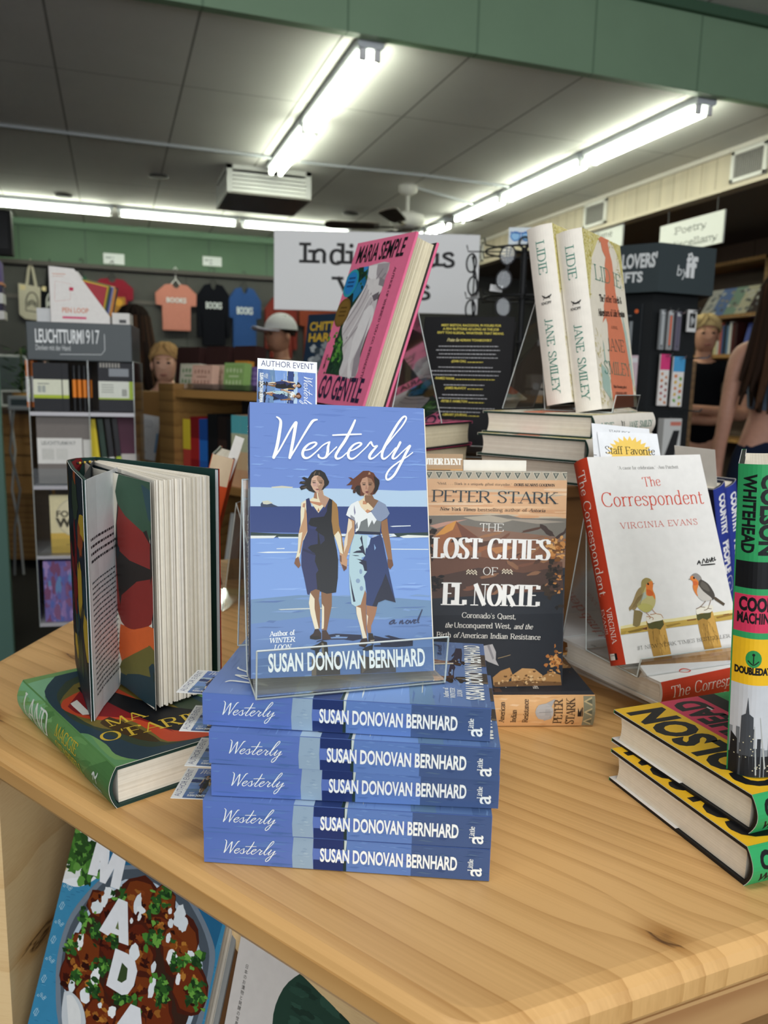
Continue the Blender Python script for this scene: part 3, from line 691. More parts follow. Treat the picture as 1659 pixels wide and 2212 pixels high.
P('440,190 480,210 518,262 522,322 490,385 445,430 435,350 470,310 425,265 415,220', '#b0866b', VB); P('360,295 420,290 415,345 370,345', '#cf9f90', VB)
for s, c in (('355,284 402,286 400,298 360,298', '#33241d'), ('446,290 496,288 492,302 448,300', '#2c201a'), ('350,266 402,262 404,270 352,274', '#4a352a'), ('442,270 500,264 500,272 444,276', '#3d2b22'), ('395,385 425,377 456,387 425,402', '#8f4f52'), ('432,292 446,350 412,353 425,340', '#bd8f78')): P(s, c, VB)
P('200,580 265,540 275,720 285,980 270,1060 210,1140 190,1300 160,1410 115,1400 150,1250 160,1030 190,900 190,700', '#f5e3c2', VB)
P('250,640 275,720 285,980 225,1110 188,1290 168,1310 215,1000 160,1020 235,790', '#cb9870', VB); P('225,590 258,585 250,650 215,640', '#c58f70', VB)
P('118,1380 160,1350 190,1480 160,1520 100,1450', '#8a5b3f', VB)
P('630,530 700,600 718,700 730,900 770,1060 800,1250 790,1330 745,1320 700,1130 640,1000 620,800', '#a97a42', VB)
P('720,985 755,1045 770,1200 790,1320 740,1290 690,1120 662,1050', '#f5e3c2', VB)
P('265,530 310,510 345,640 440,730 530,660 595,515 635,540 625,840 650,1020 700,1250 720,1400 715,1660 690,1870 560,1890 460,1840 400,1822 330,1855 310,1905 285,1895 240,1660 200,1480 200,1300 230,1120 290,980 285,800 270,700', '#2f345f', VB)
P('330,800 520,775 560,700 560,650 595,515 635,540 625,840 650,1020 700,1250 720,1400 715,1660 690,1870 560,1890 425,1840 405,1600 440,1550 390,1420 400,1330 290,1225 330,1190 430,1170 430,1000 300,880', '#1b1c20', VB)
P('300,905 420,930 400,965 300,945', '#343a68', VB); P('440,1010 520,1060 530,1120 470,1180', '#2b2f4f', VB); P('215,1230 390,1300 390,1335 220,1270', '#23274a', VB)
for s, c in (('330,395 400,362 460,380 445,520 465,640 460,930 390,940 330,720 305,560', '#8f6240'), ('325,412 385,500 385,640 410,780 445,935 390,942 330,720 305,560', '#f7e4c4'), ('480,400 560,430 630,420 630,600 590,800 560,960 490,950 490,700', '#8f6240'),
    ('490,570 520,620 520,800 515,930 485,942 490,700', '#f7e4c4')): P(s, c, VC)
P('590,1020 690,1008 1050,1030 1060,1090 930,1115 800,1095 610,1095 480,1110 400,1135 430,1110 500,1090', '#20243f', VC)
P('1230,1040 1390,1080 1470,1085 1380,1048 1440,1040 1600,1085 1790,1105 1790,1200 1560,1215 1230,1205 1230,1182 1330,1175 1320,1150 1240,1140', '#20243f', VC)
P('610,1062 700,1050 860,1058 840,1078 620,1078', '#7f9ccb', VC); P('680,1035 740,1030 740,1048 690,1050', '#9fb2cc', VC)
P('330,1190 430,1160 490,1110 560,1130 575,1230 580,1310 490,1330 490,1200 450,1250 450,1320 400,1320 390,1250 330,1230', '#27231f', VC); P('485,1140 515,1150 520,1300 490,1320', '#857761', VC)
P('345,1370 740,1340 750,1610 345,1630', '#453d38', VC); P('345,1370 410,1365 410,1628 345,1630', '#7b6a58', VC); P('1040,1340 1540,1400 1550,1590 1040,1605', '#4a4039', VC); P('1050,1330 1110,1330 1130,1520 1060,1600', '#6f6052', VC)
P('390,940 440,935 480,1000 480,1085 400,1095 320,1080 320,1040 370,1000', '#35231c', VC); P('325,1045 440,1040 470,1080 400,1095 325,1078', '#1d1815', VC); P('490,960 550,955 620,1080 600,1092 490,1090', '#4a2f23', VC)
# right figure
P('960,215 1000,180 1070,120 1150,118 1220,150 1250,200 1300,250 1305,300 1280,390 1240,450 1200,465 1030,480 990,450 960,400 900,380 920,320 830,330 870,300 910,250 860,215 900,215 930,235', '#6a3a26', VB)
P('1030,330 1032,480 990,450 950,370 985,330', '#2a211d', VB); P('1220,190 1300,250 1305,300 1280,390 1210,460 1240,330', '#2a211d', VB); P('1150,140 1170,140 1175,170 1140,175', '#b98a6a', VB); P('925,400 985,372 960,440 930,440', '#4a2c22', VB)
P('1085,460 1200,465 1230,520 1290,545 1220,670 1130,725 1040,640 1005,560 1080,510', '#f3d7b0', VB)
P('1092,470 1200,465 1230,520 1290,545 1220,660 1140,575 1100,600', '#8d6549', VB); P('1070,545 1110,560 1125,600 1065,600', '#cf8f68', VB); P('1100,700 1130,670 1185,695 1130,728', '#d3936b', VB)
P('1030,300 1060,230 1120,205 1190,235 1225,300 1235,350 1200,420 1150,472 1110,470 1060,420', '#c79579', VB)
P('1130,210 1190,235 1225,300 1235,350 1200,420 1150,472 1125,440 1150,340', '#a17459', VB)
for s, c in (('1062,310 1106,310 1100,326 1064,325', '#2f211c'), ('1145,312 1192,312 1188,326 1148,325', '#2c1f1a'), ('1052,292 1106,290 1106,299 1055,300', '#4a2f24'), ('1143,292 1200,292 1200,300 1145,301', '#40281f'), ('1095,420 1125,409 1156,421 1125,442', '#80413f'), ('1112,315 1135,380 1100,385', '#b5806a')): P(s, c, VB)
P('865,800 950,840 950,1020 900,1170 850,1330 830,1400 790,1350 800,1200 840,1000', '#c9986f', VB); P('865,800 912,850 915,930 860,1010 845,1180 800,1300 805,1130 840,1000', '#f4dabc', VB)
P('1330,850 1415,800 1430,960 1465,1180 1490,1400 1430,1400 1380,1180 1330,980', '#9e6d47', VB); P('1420,1390 1490,1400 1505,1480 1460,1540 1425,1500', '#7b4f37', VB)
P('740,1290 800,1330 850,1400 840,1530 800,1562 745,1430', '#cf9a72', VB); P('765,1460 840,1500 838,1530 800,1564', '#6b4232', VB); P('740,1330 765,1340 770,1440 745,1420', '#7d5440', VB)
P('1000,545 900,600 860,660 830,755 960,840 965,1000 1310,1000 1330,845 1410,790 1450,730 1390,600 1290,545 1190,705 1130,728 1040,640', '#f6f2ee', VB)
P('1290,545 1390,600 1450,730 1410,790 1330,845 1310,1000 1230,1000 1265,825 1185,710', '#8f98b0', VB)
P('1040,850 1130,800 1145,935 1200,825 1225,890 1260,828 1330,845 1310,1000 980,995 1010,960', '#7b7c7b', VB); P('895,750 950,790 960,840 890,800', '#9a97a0', VB); P('945,610 965,720 950,760 940,690', '#8d86a0', VB); P('960,900 990,850 1000,940 965,960', '#8a8a92', VB)
P('985,985 1315,1000 1325,1040 950,1025', '#20253c', VB)
P('950,1030 1130,1045 1180,1090 1160,1180 1110,1240 1100,1350 1050,1370 1080,1480 1095,1560 1130,1570 1080,1640 1100,1710 1110,1830 1080,1940 1040,2050 970,2080 910,2040 880,1810 870,1400 900,1200', '#bcd3d8', VB)
P('1180,1090 1325,1035 1350,1100 1400,1350 1450,1600 1540,2020 1390,1980 1290,2020 1270,2080 1200,2085 1115,2050 1125,1890 1105,1720 1080,1640 1130,1570 1095,1560 1050,1420 1100,1350 1110,1240 1160,1180', '#2b3c6b', VB)
P('1395,1600 1540,2022 1390,1980 1290,2020 1270,2080 1200,2085 1280,1880 1340,1750', '#1e2238', VB)
P('1055,1045 1072,1180 1110,1345 1065,1300 920,1300 980,1270 1045,1262 1010,1225 1060,1190 1030,1090', '#22263f', VB); P('910,1330 1000,1335 1020,1345 960,1345', '#22263f', VB); P('975,1385 1060,1400 1120,1420 1130,1560 1090,1560 1075,1480 1010,1440 1050,1420', '#22263f', VB)
P('880,140 920,350 965,545 935,550 910,400', '#23263c', VC); P('1130,1060 1180,1090 1150,1180 1130,1240', '#c9dcf0', VB); P('1228,1170 1255,1230 1235,1265', '#8fb0d8', VB)
for cx, cy, a_, b_ in ((1040, 110, 22, 40), (1000, 245, 32, 36), (1050, 355, 26, 38)):
    sea.ell(*VC([(cx, cy)])[0], .0014*a_/26, .0019*b_/38, '#8fa3bd', 10)
for s, c in (('970,615 1040,590 1100,380 1120,430 1115,620 1120,900 1130,1080 1070,1080 1030,900 980,720', '#a36e4b'), ('975,615 1040,640 1060,800 1090,950 1128,1075 1070,1082 1030,900 980,720', '#f7e3c6'), ('1120,600 1275,625 1250,740 1190,900 1190,1000 1140,1005 1125,900', '#ad7653'), ('1125,730 1145,760 1130,905', '#f7e3c6'),
    ('1150,1005 1210,1010 1240,1100 1220,1170 1150,1150', '#2a1c16'), ('1060,1250 1100,1215 1220,1170 1210,1250 1130,1265', '#1d1b1f'), ('1060,1085 1130,1080 1150,1150 1100,1215 1015,1190 1030,1130', '#3b261b'), ('1175,1110 1240,1102 1230,1120 1180,1125', '#b9a58f')): P(s, c, VC)
SCRIPT = [VT(t) for t in ('178,110,14 205,130,22 217,165,28 205,260,32 180,400,32 148,510,30', '148,512,20 200,440,17 260,330,18 320,220,20 360,165,26', '365,165,32 345,290,32 325,400,30 303,512,28', '303,512,20 360,420,17 430,300,19 490,200,24 530,145,26 570,133,14',
    '430,440,14 500,425,15 550,388,20 562,366,20 540,358,18 490,375,20 445,420,26 428,470,28 445,508,26 490,507,18 560,450,14 620,390,13 665,362,15 692,353,16', '690,356,16 676,400,26 672,450,28 655,500,24 620,514,18 588,502,20 582,482,20', '655,508,14 700,460,12 760,400,12',
    '940,135,20 900,225,28 840,340,30 780,430,28 750,490,26 765,517,22 810,502,14 870,450,12 930,425,14 985,388,20 1002,366,20 975,358,18 925,380,20 885,430,26 872,480,28 890,514,24 935,507,16 1010,440,12 1070,380,14', '722,285,15 850,278,18 1000,272,14',
    '1060,385,12 1095,350,20 1105,370,20 1125,394,16 1160,385,14 1120,430,24 1085,480,28 1085,512,26 1120,507,16 1180,455,12 1240,390,13 1330,275,14 1400,190,16 1441,120,18 1435,92,18 1405,105,22 1350,180,26 1270,320,30 1215,430,28 1205,497,26 1230,514,20 1280,475,12 1340,405,13',
    '1385,350,26 1360,400,24 1320,470,26 1310,507,24 1340,507,16 1400,450,12 1470,385,14', '1480,385,28 1440,460,28 1390,560,26 1330,670,24 1280,717,22 1250,717,20 1250,672,20 1290,610,18 1370,545,14 1450,495,12 1508,450,11')]
sx0 = min(p[0] for s in SCRIPT for p in s); sx1 = max(p[0] for s in SCRIPT for p in s); sy0 = min(p[1] for s in SCRIPT for p in s); sy1 = max(p[1] for s in SCRIPT for p in s)
sea.tone((.78, .84, .86))
for s in SCRIPT: sea.stroke(s, '#f4f8f6', m=6)
def script_to(a, x, y, w, h, rot=0.0, col='#f4f8f6'):
    """the handwritten title fitted to a box whose lower left corner is (x, y)"""
    c, q = math.cos(rot), math.sin(rot); kx = w/(sx1-sx0); ky = h/(sy1-sy0)
    for s in SCRIPT:
        o = []
        for p in s:
            u, v = (p[0]-sx0)*kx, (p[1]-sy0)*ky; o.append((x+u*c-v*q, y+u*q+v*c, p[2]*min(kx, ky)))
        a.stroke(o, col, m=3)
def along(V, a, b): (p, q) = V([a, b]); return p, math.hypot(q[0]-p[0], q[1]-p[1]), math.atan2(q[1]-p[1], q[0]-p[0])
p_, w_, r_ = along(VA, (200, 1990), (1330, 1958)); sea.sans('SUSAN DONOVAN BERNHARD', p_[0], p_[1], .0125, '#f3f7f4', w=w_, al='l', rot=r_, bold=.028)
for t, a_, b_, h_ in (('Author of', (212, 1732), (388, 1722), .0036), ('WINTER', (208, 1780), (388, 1772), .0036), ('LOON', (240, 1830), (360, 1826), .0036)):
    p_, w_, r_ = along(VA, a_, b_); sea.serif(t, p_[0], p_[1], h_, '#f3f7f4', w=w_, al='l', rot=r_, thick=.17, thin=.08, shear=.22 if t != 'Author of' else 0)
for s in ('1100,1620,12 1075,1635,12 1070,1648,12 1090,1645,8 1108,1618,8 1100,1645,10 1120,1640,6', '1150,1625,7 1140,1648,10 1165,1620,7 1160,1648,10 1175,1640,7', '1200,1622,9 1185,1640,10 1200,1648,8 1212,1630,8 1200,1622,7', '1220,1625,10 1222,1645,9 1245,1618,8', '1248,1635,7 1262,1620,8 1250,1622,8 1245,1645,9 1265,1640,6', '1270,1625,8 1305,1548,9 1300,1560,9 1275,1635,9 1285,1640,6'):
    sea.stroke(tw(520, 860, 440/1475, .1397/1300*.8)(s), '#2c3554', m=3)
# spine: the same bands turned along its length
ss = Art(); ss.rect(0, 0, WH, WT, '#6d88cb'); b0 = lambda f: f*WH
brush(ss, 0, 0, WH*.28, WT, 26, ['#7591d4', '#6580c2', '#7d99da'], 6, lw=(.0005, .0015))
ss.poly([(b0(.316), 0), (b0(.314), WT*.4), (b0(.319), WT), (b0(.389), WT), (b0(.386), WT*.5), (b0(.389), 0)], '#b4c3da')
brush(ss, b0(.325), 0, b0(.37), WT, 8, ['#a9b9d3', '#c3d0e2'], 7, ll=(.002, .006))
ss.rect(b0(.389), 0, b0(.494), WT, '#2d3d78'); ss.rect(b0(.494), 0, b0(.505), WT, '#2b3f3e')
ss.poly([(b0(.497), WT*.55), (b0(.503), WT*.7), (b0(.506), WT), (b0(.497), WT)], '#f0f0ea'); ss.rect(b0(.505), 0, b0(.73), WT, '#7793d6')
brush(ss, b0(.51), 0, b0(.70), WT, 22, ['#829fdf', '#6c88ca'], 8, lw=(.0005, .0015), ll=(.004, .014))
ss.rect(b0(.73), 0, WH, WT, '#56699a'); brush(ss, b0(.735), 0, b0(.97), WT, 20, ['#5f74a4', '#4c5f90', '#66799f'], 9, lw=(.0005, .0015), ll=(.004, .014))
ss.tone((.64, .74, .74)); script_to(ss, b0(.073), WT*.17, b0(.185), WT*.66)
ss.sans('SUSAN DONOVAN BERNHARD', b0(.413), WT*.30, WT*.40, '#f3f7f4', w=b0(.475), al='l', bold=.028)
ss.sans('a', b0(.972), WT*.28, WT*.46, '#f3f7f4', al='c', rot=R(90), bold=.01); ss.serif('Little', b0(.942), WT*.5, .0036, '#f3f7f4', w=.0092, al='c', rot=R(90), thick=.15, thin=.08)
wbk = Art(); wbk.rect(0, 0, WW, WH, '#7791d2'); wbk.rect(0, 0, WW, WH*.3, '#64799f'); wbk.rect(0, WH*.42, WW, WH*.5, '#3f539d')
novel = book('paperback_novel', 'seaside novel standing upright in the clear easel with two women walking on a beach', 'book', WW, WH, WT, '#6a82c2', '#5d76ba', '#6a82c2', sea, ss, wbk, hard=False, bulge=.0003, group='copies of the blue seaside novel', m=GLOSSY, n=44)
SEA_ROT = (-18.2, 1.13, -5.82); SEA_LOC = (.0889, .5460, 1.0834)
pose(novel, SEA_LOC, SEA_ROT)
STK = [(.2467, .4699, 66.3), (.2498, .4592, 66.3), (.2541, .4662, 68.5), (.2457, .4587, 67.2), (.2456, .4587, 66.8)]
for i, (x, y, rz) in enumerate(STK):
    dup(novel, ('blue seaside novel lying on top of the front stack, under the easel', 'second blue seaside novel from the top of the front stack, jutting out to the right', 'middle blue seaside novel of the front stack of five', 'blue seaside novel fourth from the top of the front stack', 'bottom blue seaside novel of the front stack, resting on the tabletop')[i],
        (x, y, TZ+.0255*(5-i)-.0001), (-90, 0, rz))
# event cards slipped between the pages
CW, CH = .0475, .115
def sea_card():
    a = Art(); a.rect(0, 0, CW, CH, '#eef0ef'); yt = CH
    a.sans('AUTHOR EVENT', CW/2, yt-.0062, .0047, '#2d3a72', w=CW*.88, bold=-.008)
    k = (CW*.955)/WH
    a.put(sea, lambda u, v: (CW*.022+v*k, yt-.0092-u*k*1.02))
    return a
ca = sea_card()
def card(name, label, art, w, h, loc, rot, group=None, bend=0.0, th=.0004, back='#e8e6e0', edge='#f4f4f2'):
    b = MB(); n = 8; f = lambda x, y, z: (x, y-bend*(z/h)**2 if bend else y, z)
    for s_, y in ((0, 0), (1, th)):
        for i in range(n): b.add([f(0, y, h*i/n), f(w, y, h*i/n), f(w, y, h*(i+1)/n), f(0, y, h*(i+1)/n)], [[0, 1, 2, 3]], back)
    for i in range(n):
        for x in (0, w): b.add([f(x, 0, h*i/n), f(x, th, h*i/n), f(x, th, h*(i+1)/n), f(x, 0, h*(i+1)/n)], [[0, 1, 2, 3]], edge)
    b.add([f(0, 0, h), f(w, 0, h), f(w, th, h), f(0, th, h)], [[0, 1, 2, 3]], edge)
    if art: art.emit(b, lambda u, v, q: (u, -q-(bend*(v/h)**2 if bend else 0), v), step=6e-6)
    o = b.build(name, PRINT); tag(o, label, 'card', group); pose(o, loc, rot); return o
G_EV = 'author event cards tucked into the blue novels'
M_ = Matrix.LocRotScale(Vector(SEA_LOC), Euler([R(a) for a in SEA_ROT]), None)
q_ = M_ @ Vector((.0045, .010, WH+.0385-CH)); card('event_card', 'author event card sticking up above the standing seaside novel', ca, CW, CH, q_, (-17, 2.4, -5.6), G_EV)
for i, (x, y, rz) in enumerate(STK):
    # card lies flat, its printed face up, its top edge pointing out past the head of the book
    z = TZ+.0255*(5-i)-.0001-.0128
    M_ = Matrix.LocRotScale(Vector((x, y, z)), Euler((R(-90), 0, R(rz))), None)
    out = (.030, .031, .026, .032, .030)[i]; q_ = M_ @ Vector(((.024, .030, .020, .026, .018)[i], 0, WH+out-CH))
    if i == 4: continue
    card('event_card', ('author event card poking out of the topmost novel of the front stack', 'author event card poking out of the second novel of the front stack', 'author event card poking out of the third novel of the front stack', 'lowest author event card poking out left of the front stack')[i], ca, CW, CH, q_, (-90, 0, rz+(-2, 3, 0, 2)[i]), G_EV)
# ------------------------------------------------------------------ green landscape novel
LW, LH, LT = .162, .241, .036
tl = trace([(48, 1466), (360, 1402), (608, 1549), (251, 1660)], LW, LH); VL = tl(0, 1380, 560/1659)
land = Art(); land.rect(0, 0, LW, LH, '#7fae6a')
def lay(a, V, s, col, hi=None):
    p = V(s); a.poly(catmull(p+[p[0]], 3)[:-1], col)
LP = lambda s, c: lay(land, VL, s, c)
LP('140,300 350,235 285,330 330,440 420,600 560,610 640,700 740,780 900,780 740,840 560,800 300,560 130,420', '#6aa06c')
LP('150,285 360,238 300,330 240,420 150,400', '#8fc79b')
LP('350,235 560,190 900,150 1100,300 1480,460 1480,640 1000,760 870,780 740,745 680,680 560,610 470,605 400,540 330,440 280,330', '#2f4754')
LP('420,270 560,215 800,190 1400,470 1400,600 1050,690 900,690 760,640 560,560 470,520 390,440 360,350', '#3c4a3a')
LP('470,290 600,245 780,240 1100,420 1350,560 1300,620 1080,670 920,620 760,590 600,560 450,470 380,400', '#7d6f35')
LP('400,390 520,330 700,300 900,400 1150,540 1400,600 1280,640 1080,662 960,590 820,520 640,520 500,495 390,440', '#d5502f')
LP('430,430 540,300 590,300 720,380 900,470 1120,600 900,520 700,500 560,490 480,470', '#8d1f24')
LP('495,310 590,290 700,330 1000,420 1330,480 1330,580 1120,590 960,530 820,470 720,420 620,370 540,360', '#15171b')
LP('700,500 860,560 1030,660 900,650 760,600 640,540', '#4a3a22')
for c_, r0 in (('#38505c', 1), ('#b04a2c', 2)):
    pass
for t, a_, b_ in (('L', (525, 485), (600, 470)),): pass
land.poly(VL('448,412 490,388 560,458 598,460 596,482 526,486 462,428'), '#f1efe6')
def ser_on(a, V, t, p0, p1, h, col, **k):
    p, w, r = along(V, p0, p1); a.serif(t, p[0], p[1], h, col, w=w, al='l', rot=r, **k)
ser_on(land, VL, 'MA', (705, 565), (945, 500), .017, '#e6c545', thick=.13, thin=.06)
ser_on(land, VL, "O'FAR", (655, 668), (1180, 548), .019, '#e6c545', thick=.14, thin=.06)
ser_on(land, VL, 'RELL', (1200, 544), (1420, 495), .019, '#e6c545', thick=.14, thin=.06)
sl = Art(); sl.rect(0, 0, LH, LT, '#6d9c5e')
_r = random.Random(5)
sl.poly([(0, 0), (LH*.30, 0), (LH*.36, LT*.5), (LH*.30, LT), (0, LT)], '#8cc394')
for k in range(26): sl.blob(_r.uniform(0, LH), _r.uniform(0, LT), _r.uniform(.006, .02), _r.uniform(.001, .004), _r.choice(['#78a867', '#649457', '#5d8c52', '#86b877']), _r, rot=.3)
sl.poly([(LH*.70, 0), (LH, 0), (LH, LT), (LH*.93, LT), (LH*.82, LT*.6)], '#5a8650')
sl.serif('LAND', LH*.085, LT*.20, LT*.66, '#f4f6f0', w=LH*.30, al='l', thick=.14, thin=.07, ser=.06)
sl.serif('MAGGIE', LH*.47, LT*.54, LT*.30, '#e6c545', w=LH*.23, al='l', thick=.13, thin=.07); sl.serif("O'FARRELL", LH*.47, LT*.13, LT*.30, '#e6c545', w=LH*.28, al='l', thick=.13, thin=.07)
sl.stroke([(LH*.86, LT*.52, .0016), (LH*.875, LT*.60, .0022), (LH*.885, LT*.5, .0022), (LH*.90, LT*.58, .0018), (LH*.905, LT*.66, .0012)], '#f4f6f0'); sl.stroke([(LH*.87, LT*.55, .001), (LH*.865, LT*.4, .001)], '#f4f6f0'); sl.stroke([(LH*.888, LT*.52, .001), (LH*.895, LT*.38, .001)], '#f4f6f0')
sl.sans('KNOPF', LH*.885, LT*.16, .0035, '#f4f6f0', w=.018)
sl.tone((.72, .76, .72)); land.tone((.85, .85, .85))
land_book = book('hardcover_novel', 'green landscape novel lying flat at the table corner with gold lettering', 'book', LW, LH, LT, '#6a955a', '#5a874e', '#4a6b4f', land, sl, None, jacket=True, board='#1d3a35', bulge=.006, group='copies of the green landscape novel', flap='#e9ebe8')
pose(land_book, (-.0075, .637, TZ+LT), (-90, 0, 22.3))
# the copy standing open on it: cover swung out, flap and printed endpaper showing, page block fanned
lz = TZ+LT+.0012; LSH = .2262
ls = empty('hardcover_novel', 'open copy of the green landscape novel standing upright, its pages fanned toward us', 'book', (-.015, .84, lz), group='copies of the green landscape novel')
LO = Vector((-.015, .84))
def sheet(path, z0, z1, th, col, colb=None, mb=None, edge=None):
    mb = mb or MB(); n = len(path); nor = []
    for i in range(n):
        d = (path[min(i+1, n-1)]-path[max(i-1, 0)]).normalized(); nor.append(Vector((-d.y, d.x)))
    A = [p+q*th/2 for p, q in zip(path, nor)]; B = [p-q*th/2 for p, q in zip(path, nor)]
    for S, c in ((A, col), (B, colb or col)):
        for i in range(n-1): mb.add([(S[i].x, S[i].y, z0), (S[i+1].x, S[i+1].y, z0), (S[i+1].x, S[i+1].y, z1), (S[i].x, S[i].y, z1)], [[0, 1, 2, 3]], c)
    for z in (z0, z1):
        for i in range(n-1): mb.add([(A[i].x, A[i].y, z), (A[i+1].x, A[i+1].y, z), (B[i+1].x, B[i+1].y, z), (B[i].x, B[i].y, z)], [[0, 1, 2, 3]], edge or col)
    for i in (0, n-1): mb.add([(A[i].x, A[i].y, z0), (B[i].x, B[i].y, z0), (B[i].x, B[i].y, z1), (A[i].x, A[i].y, z1)], [[0, 1, 2, 3]], edge or col)
    return mb
L2 = lambda x, y: Vector((x, y))-LO
def pathmap(path, off):
    seg = [(b_-a_).length for a_, b_ in zip(path, path[1:])]; tot = sum(seg)
    def f(u, v, h):
        d = u; i = 0
        while i < len(seg)-1 and d > seg[i]: d -= seg[i]; i += 1
        t = d/seg[i]; p = path[i]*(1-t)+path[i+1]*t; dd = (path[i+1]-path[i]).normalized(); n_ = Vector((-dd.y, dd.x))*(off+h if off >= 0 else off-h)
        return (p.x+n_.x, p.y+n_.y, v)
    return f, tot
S0 = L2(-.0475, .905); S1 = L2(-.020, .935)            # spine corners, front side and back side
Cf = L2(-.0262, .735); Bf = L2(.0975, .800)            # fore edges of the front and back boards
front = [S0, S0*.5+Cf*.5+Vector((-.002, 0)), Cf]; back = [S1, S1*.5+Bf*.5+Vector((.001, .001)), Bf]
bo = sheet(front, .0, LSH, .0026, '#1d3a35'); sheet([S0, S0*.5+S1*.5+Vector((-.004, .004)), S1], 0, LSH, .0026, '#1d3a35', mb=bo); sheet(back, 0, LSH, .0026, '#1d3a35', mb=bo); bo.build('boards', PAINT, ls)
off = Vector((-.0022, -.0004)); jp = [S1+Vector((-.001, .003)), S0*.5+S1*.5+Vector((-.0068, .0065)), S0+off, (S0+Cf)*.5+off+Vector((-.002, 0)), Cf+off+Vector((.0, -.002))]
jk = sheet(jp, 0, LSH, .0004, '#dfe3e0', '#28303a')
fj, Lj = pathmap(jp, -.0003); ja = Art(); r5 = random.Random(8)
ja.rect(0, 0, Lj, LSH, '#25323a'); ja.rect(0, 0, .03, LSH, '#6d9c5e')
for k in range(30): ja.blob(r5.uniform(.03, Lj), r5.uniform(0, LSH), r5.uniform(.006, .03), r5.uniform(.01, .03), r5.choice(['#1a2126', '#2f4754', '#a0522d', '#c9a83a', '#7a1f24', '#3c4a3a', '#15171b']), r5, j=.25)
ja.emit(jk, fj, clip=(0, 0, Lj, LSH))
# flap folded in behind the fore edge and swung open
fl = [Cf+Vector((.0002, -.003)), Cf+Vector((.008, .030)), L2(-.0045, .808), L2(.0015, .835)]
sheet(fl, .0005, LSH-.0008, .0004, '#e6e9ea', mb=jk)
ff, Lf = pathmap(fl, -.0003); fa = Art(); r6 = random.Random(4)
for y, n_, h_ in ((.168, 4, .0034), (.128, 22, .0022)):
    for i in range(n_):
        w = r6.uniform(.068, .084); x0 = .010; yy = y-i*(.0068 if n_ == 4 else .0051); x = x0
        while x < x0+w:
            q = r6.uniform(.002, .008); fa.rect(x, yy, min(x+q, x0+w), yy+h_*.7, '#34383c' if n_ == 4 else '#5a5f63'); x += q+.0016
fa.emit(jk, ff)
# back flap with its narrow column of print
bfl = [Bf+Vector((.0, -.0022)), L2(.085, .8155), L2(.075, .828)]
sheet(bfl, .0005, LSH-.0008, .0004, '#dfe6ea', mb=jk)
fb_, Lb = pathmap(bfl, .0003); ba = Art(); r6 = random.Random(2); ba.sans('Dasha Tenditna', .0085, .205, .0022, '#3a3f45', al='l', rot=R(-90))
for i in range(7): ba.rect(.011, .052-i*.0045, .0165, .0535-i*.0045, '#4a4f55')
ba.emit(jk, fb_)
sheet([Bf+Vector((.0017, .0005)), S1*.1+Bf*.9+Vector((.0018, .0014))], 0, LSH, .0008, '#b5342a', mb=jk)
jk.build('dust_jacket', PRINT, ls)
# printed endpaper leaf
ep = [S0*.45+S1*.55, L2(-.022, .86), L2(.004, .80), L2(.0292, .7345)]
e_ = sheet(ep, .003, LSH-.004, .0003, '#e8e2d4'); fe, Le = pathmap(ep, -.0003); ea = Art(); ea.rect(0, .003, Le, LSH-.004, '#1d2b2e')
te = trace([(232, 1012), (291, 1034), (339, 1546), (266, 1495)], .075, LSH-.007); x0e = Le-.075
VE = lambda s: [(x0e+u, .003+v) for u, v in te(0, 850, 560/1659)(s)]
def EP(s, c): p = VE(s); ea.poly(catmull(p+[p[0]], 3)[:-1], c)
EP('690,480 865,545 880,900 690,640', '#3a5a46'); EP('740,520 865,590 880,760 800,640', '#2f4e58'); EP('690,590 720,600 860,800 920,1100 930,1400 780,1450 700,1200', '#8a2f2a')
EP('695,560 760,640 860,800 915,1080 860,1250 800,1390 750,1380 690,900', '#2a2522'); EP('690,820 760,860 830,960 840,1150 800,1280 730,1200', '#1b2a33')
ea.poly(VE('790,965 832,985 856,1025 826,1060 776,1140 768,1040'), '#c9a23a')
EP('740,1420 830,1450 945,1430 960,1700 760,1700', '#d9662f'); EP('780,1620 870,1550 960,1590 970,1800 760,1800', '#6e6a35')
EP('760,1760 900,1700 985,1720 1000,2040 780,1960', '#2a4048'); EP('800,1800 920,1740 985,1780 940,1900 860,1890', '#28352c')
ea.emit(e_, fe, clip=(0, .003, Le, LSH-.004)); e_.build('endpaper', PRINT, ls)
# page block: a fan of leaf bundles
pg = MB(); r7 = random.Random(9); N = 26
g0 = S0*.25+S1*.75; o0 = L2(.0335, .7425); o1 = L2(.0860, .7745); g1 = S1+Vector((.004, -.004))
for i in range(N):
    t = i/(N-1); o = o0*(1-t)+o1*t+Vector((r7.uniform(-.0008, .0008), r7.uniform(-.0014, .0014))); g = g0*(1-t)+g1*t; th = .0019 if i else .0008
    md = (g+o)*.5+Vector((.004*(1-t), -.004*(1-t)))
    c = r7.choice(['#efe8da', '#e6dfcf', '#dcd4c2', '#f3eee2']); sheet([g, g*.6+md*.4, md, md*.4+o*.6, o], .003+r7.uniform(-.0008, .0008), LSH-.0035+r7.uniform(-.0006, .0004), th, c, '#f1ebde', mb=pg, edge=c)
tpth = [g0, (g0+o0)*.5+Vector((.004, -.004)), o0]
fp, Lp = pathmap(tpth, -.0007); pa = Art(); pa.sans('BOOKS', Lp-.028, LSH*.80, .0024, '#8d887c', w=.024, al='r')
for i, s in enumerate(('of Belfast', 'woman of', '', 'ing tools', 'trailing', 'nsula in', '', 'one', '', 'arch', 's in', 'the', 'sel.', 'ng', 'ing', 'ng')):
    if s: pa.serif(s, Lp-.014, LSH*.585-i*.0052*1.32, .0026, '#4a463f', al='r', thick=.16, thin=.08)
pa.emit(pg, fp); pg.build('pages', PAPER, ls)
